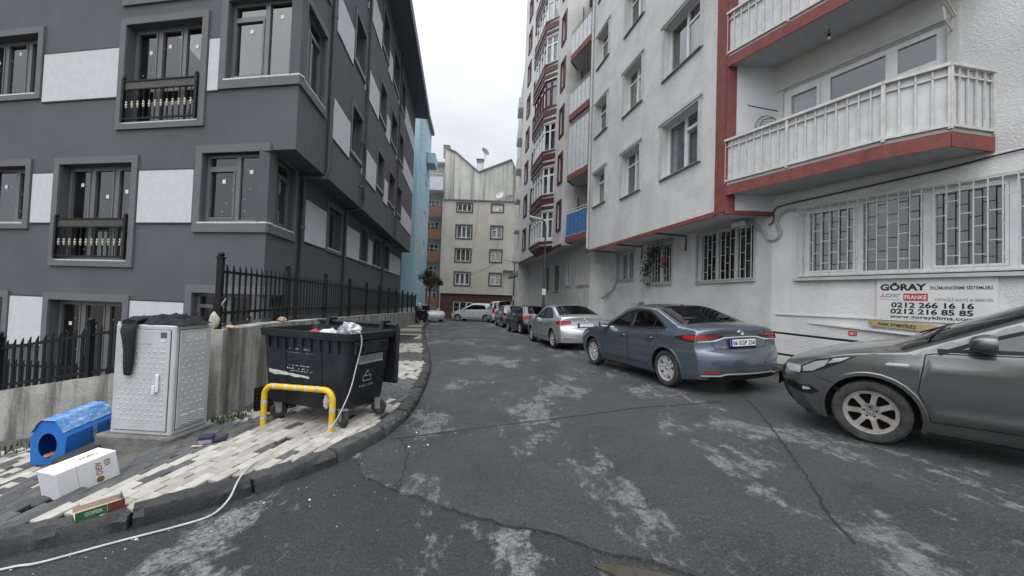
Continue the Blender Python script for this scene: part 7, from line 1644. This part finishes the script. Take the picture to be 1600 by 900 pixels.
for pts in ([(4.95, 2.42), (5.0, 2.8), (4.85, 3.15), (4.5, 3.4)], [(4.95, 2.42), (5.15, 2.7), (5.1, 2.95)]): stem.tube([Bw.P(s, z, .17) for s, z in pts], .012, 5)
obj('stem', stem, M_TRB, pl); mb = MB(); mb.lathe([(.001, 2.25), (.09, 2.25), (.13, 2.47), (.115, 2.47), (.1, 2.44), (.001, 2.44)], 14, lambda x, y, h: Bw.P(4.95 + x, h, .19 + y)); obj('pot', mb, M_CONC, pl)
rp = thing('flower_pot', Bw.P(4.0, 2.9, .15), 'red flower pot hanging on the plant window grille', 'pot'); mb = MB(); mb.lathe([(.001, 2.88), (.06, 2.88), (.085, 3.08), (.001, 3.06)], 12, lambda x, y, h: Bw.P(4.02 + x, h, .17 + y)); obj('pot', mb, mat('red_pot', (.35, .04, .03), .5), rp)
mb = MB()
for _ in range(50): leaf(mb, Bw.P(4.02 + r.gauss(0, .06), 2.86 + r.gauss(0, .07), r.uniform(.1, .24)), .07, r)
obj('foliage', mb, _M['plant_leaf'], rp, kind='stuff')
lb = thing('hanging_bulb', Br.P(1.3, 7.0, .55), 'bare bulb hanging from the underside of the upper balcony', 'lamp'); mb = MB(); mb.tube([Br.P(1.3, 7.03, .55), Br.P(1.3, 6.86, .55)], .006, 5); obj('wire', mb, M_CBL, lb); mb = MB(); mb.tube([Br.P(1.3, 6.88, .55), Br.P(1.3, 6.82, .55)], .02, 8); obj('socket', mb, M_TRIM, lb); mb = MB(); mb.sphere(Br.P(1.3, 6.785, .55), .032, 10, 6, (1, 1, 1.3)); obj('bulb', mb, M_LCL, lb, smooth=True); mb = MB(); mb.lathe([(.001, 7.028), (.05, 7.02), (.05, 7.005)], 12, lambda x, y, h: Br.P(1.3 + x, h, .55 + y)); obj('rose', mb, M_PVC, lb)
dk = thing('clothes_bracket', Br.P(2.8, 6.2, .1), 'white folding clothes line bracket fixed beside the balcony door', 'bracket'); 
for pts in ([(2.80, 6.42, .03), (2.78, 6.62, .55)], [(2.80, 6.2, .03), (2.79, 6.30, .32), (2.78, 6.50, .36)], [(2.80, 6.15, .03), (2.80, 6.5, .03)], [(2.84, 6.42, .03), (2.83, 6.62, .55)]): mb = MB(); mb.tube([Br.P(*p) for p in pts], .014, 6); obj('arm', mb, M_GRL, dk)
st_ = tag(obj('stick', MB().tube([(5.10, 8.55, 6.02), (5.78, 8.58, 5.93)], .012, 5), M_CBL), 'thin dark stick fixed to the white side wall of the balcony', 'stick')
wr = thing('wire_rack', (5.5, 8.6, 5.5), 'round wire rack hung on the white side wall of the lower balcony', 'rack')
for k, (rr_, dx) in enumerate(((.21, 0), (.17, .07))):
    mb = MB(); mb.tube([Vector((5.55 + dx, 8.62, 5.62)) + Vector((.95, -.30, 0)) * (rr_ * cos(2 * pi * i / 24)) + Vector((0, 0, rr_ * sin(2 * pi * i / 24))) for i in range(25)], .008, 5, cap=False); obj('hoop', mb, M_PIPE, wr)
for i in range(6):
    zz = 5.48 + i * .055; hw_ = sqrt(max(0, .2 ** 2 - (zz - 5.62) ** 2)); mb = MB(); mb.tube([Vector((5.55, 8.62, zz)) - Vector((.95, -.30, 0)) * hw_, Vector((5.55, 8.62, zz)) + Vector((.95, -.30, 0)) * hw_], .005, 4); obj('wire', mb, M_PIPE, wr)
mb = MB(); mb.tube([(5.55, 8.62, 5.83), (5.55, 8.80, 5.90)], .008, 5); obj('hook', mb, M_PIPE, wr)

# ---- street lamps, tree, scooter
M_POLE = mat('grey_lamp_pole', (.075, .078, .082), .5, var=.2)
def lamp(x, y, h, arm, label):
    t = thing('street_lamp', (x, y, gz(x, y)), label, 'street lamp', 'street lamps'); z = gz(x, y); mb = MB(); mb.tube([(x, y, z - .05), (x, y, z + 1.6), (x, y, z + 1.61), (x, y, h - .3), (x - .06, y, h - .08), (x - .25, y - .02, h + .02)], .06, 10, taper=[1.5, 1.4, 1.0, .7, .6, .55]); obj('pole', mb, M_POLE, t, smooth=True)
    mb = MB(); T = lambda a, b, c: (x - .25 + a, y + b, h + .02 - a * .22 + c); mb.cbox(-arm, .02, -.11, .11, -.04, .06, .03, T); obj('lamp_head', mb, mat('pale_lamp_housing', (.45, .46, .47), .4), t); mb = MB(); mb.box(-arm + .05, -.1, -.08, .08, -.052, -.041, T); obj('lamp_glass', mb, M_LCL, t)
    mb = MB(); mb.box(x - .09, x + .09, y - .075, y - .065, z + 2.0, z + 2.3); obj('notice', mb, M_PVC, t)
lamp(1.55, 19.0, 5.45, .55, 'tall grey street lamp in front of the maroon striped bays'); lamp(.16, 33.0, 4.7, .6, 'street lamp at the far corner by the white van')
tr = thing('street_tree', (-6.95, 33, gz(-6.95, 33)), 'small street tree with a rounded crown on the far pavement', 'tree'); zt = gz(-6.95, 33); mb = MB(); mb.tube([(-6.95, 33, zt), (-6.97, 33, zt + 1.5), (-6.95, 33.02, zt + 2.9)], .07, 8, taper=[1.3, 1, .8])
for a in range(7): an = a * .9; mb.tube([(-6.95, 33.02, zt + 2.7 + .1 * (a % 3)), (-6.95 + .35 * cos(an), 33 + .35 * sin(an), zt + 3.2), (-6.95 + .75 * cos(an), 33 + .7 * sin(an), zt + 3.5 + .2 * (a % 2))], .03, 5, taper=[1, .7, .3])
obj('trunk', mb, M_TRB, tr, smooth=True); mb = MB(); r = random.Random(5); cl = [(-.62, 0, 3.75, .42), (0, .1, 4.0, .5), (.55, -.1, 3.6, .42), (.15, -.3, 3.5, .40), (-.3, .3, 3.4, .36), (.85, .1, 3.35, .26), (-.2, -.2, 4.15, .35)]
for (dx, dy_, dz, rad) in cl:
    for _ in range(330):
        d = Vector((r.gauss(0, 1), r.gauss(0, 1), r.gauss(0, .8))).normalized() * rad * r.random() ** .4; leaf(mb, Vector((-6.95 + dx, 33 + dy_, zt + dz)) + d, r.uniform(.07, .15), r)
obj('crown', mb, mat('tree_leaf', (.030, .048, .024), .6, var=.5, vscale=5), tr, kind='stuff')
sx, sy = -6.55, 28.6; sz_ = gz(sx, sy) + .12; sct = thing('scooter', (sx, sy, sz_), 'dark motor scooter with a silver cover parked at the end of the fence', 'scooter'); TSc = lambda a, b, c: (sx + b * .95 + a * .2, sy + a, sz_ + c)
for a in (-.6, .6):
    mb = MB(); mb.lathe([(.12, -.05), (.24, -.05), (.26, 0), (.24, .05), (.12, .05)], 18, lambda x, y, h, a=a: TSc(a + x, h, .26 + y)); w_ = obj('wheel', mb, M_TYRE, sct, smooth=True); mb = MB(); mb.lathe([(.001, .03), (.125, .03), (.125, -.03), (.001, -.03)], 12, lambda x, y, h, a=a: TSc(a + x, h, .26 + y)); obj('rim', mb, M_RIM, w_)
mb = MB(); mb.prism([(.75, .30), (.80, .62), (.45, .80), (.10, .74), (-.05, .40), (-.35, .36), (-.50, .95), (-.62, .95), (-.60, .35), (-.30, .22), (.3, .22)], -.17, .17, lambda a, c, b: TSc(a, b, c)); obj('body', mb, M_BLACK, sct)
mb = MB(); mb.cbox(.02, .72, -.15, .15, .78, .90, .04, lambda a, b, c: TSc(a, b, c)); obj('seat', mb, M_SEAT, sct); mb = MB(); mb.tube([TSc(-.55, -.33, 1.08), TSc(-.58, 0, 1.02), TSc(-.55, .33, 1.08)], .025, 6); obj('handlebar', mb, M_TRIM, sct)
mb = MB(); lumpy(mb, TSc(-.52, .05, 1.25), .2, (.8, 1.0, 1.2), .2, 2, 3); obj('cover', mb, mat('silver_cover', (.55, .57, .6), .3, metal=.4, var=.4, vscale=9), sct, smooth=True)
mb = MB(); mb.cbox(.45, .85, -.2, .2, .92, 1.28, .04, lambda a, b, c: TSc(a, b, c)); obj('top_box', mb, M_TRIM, sct)
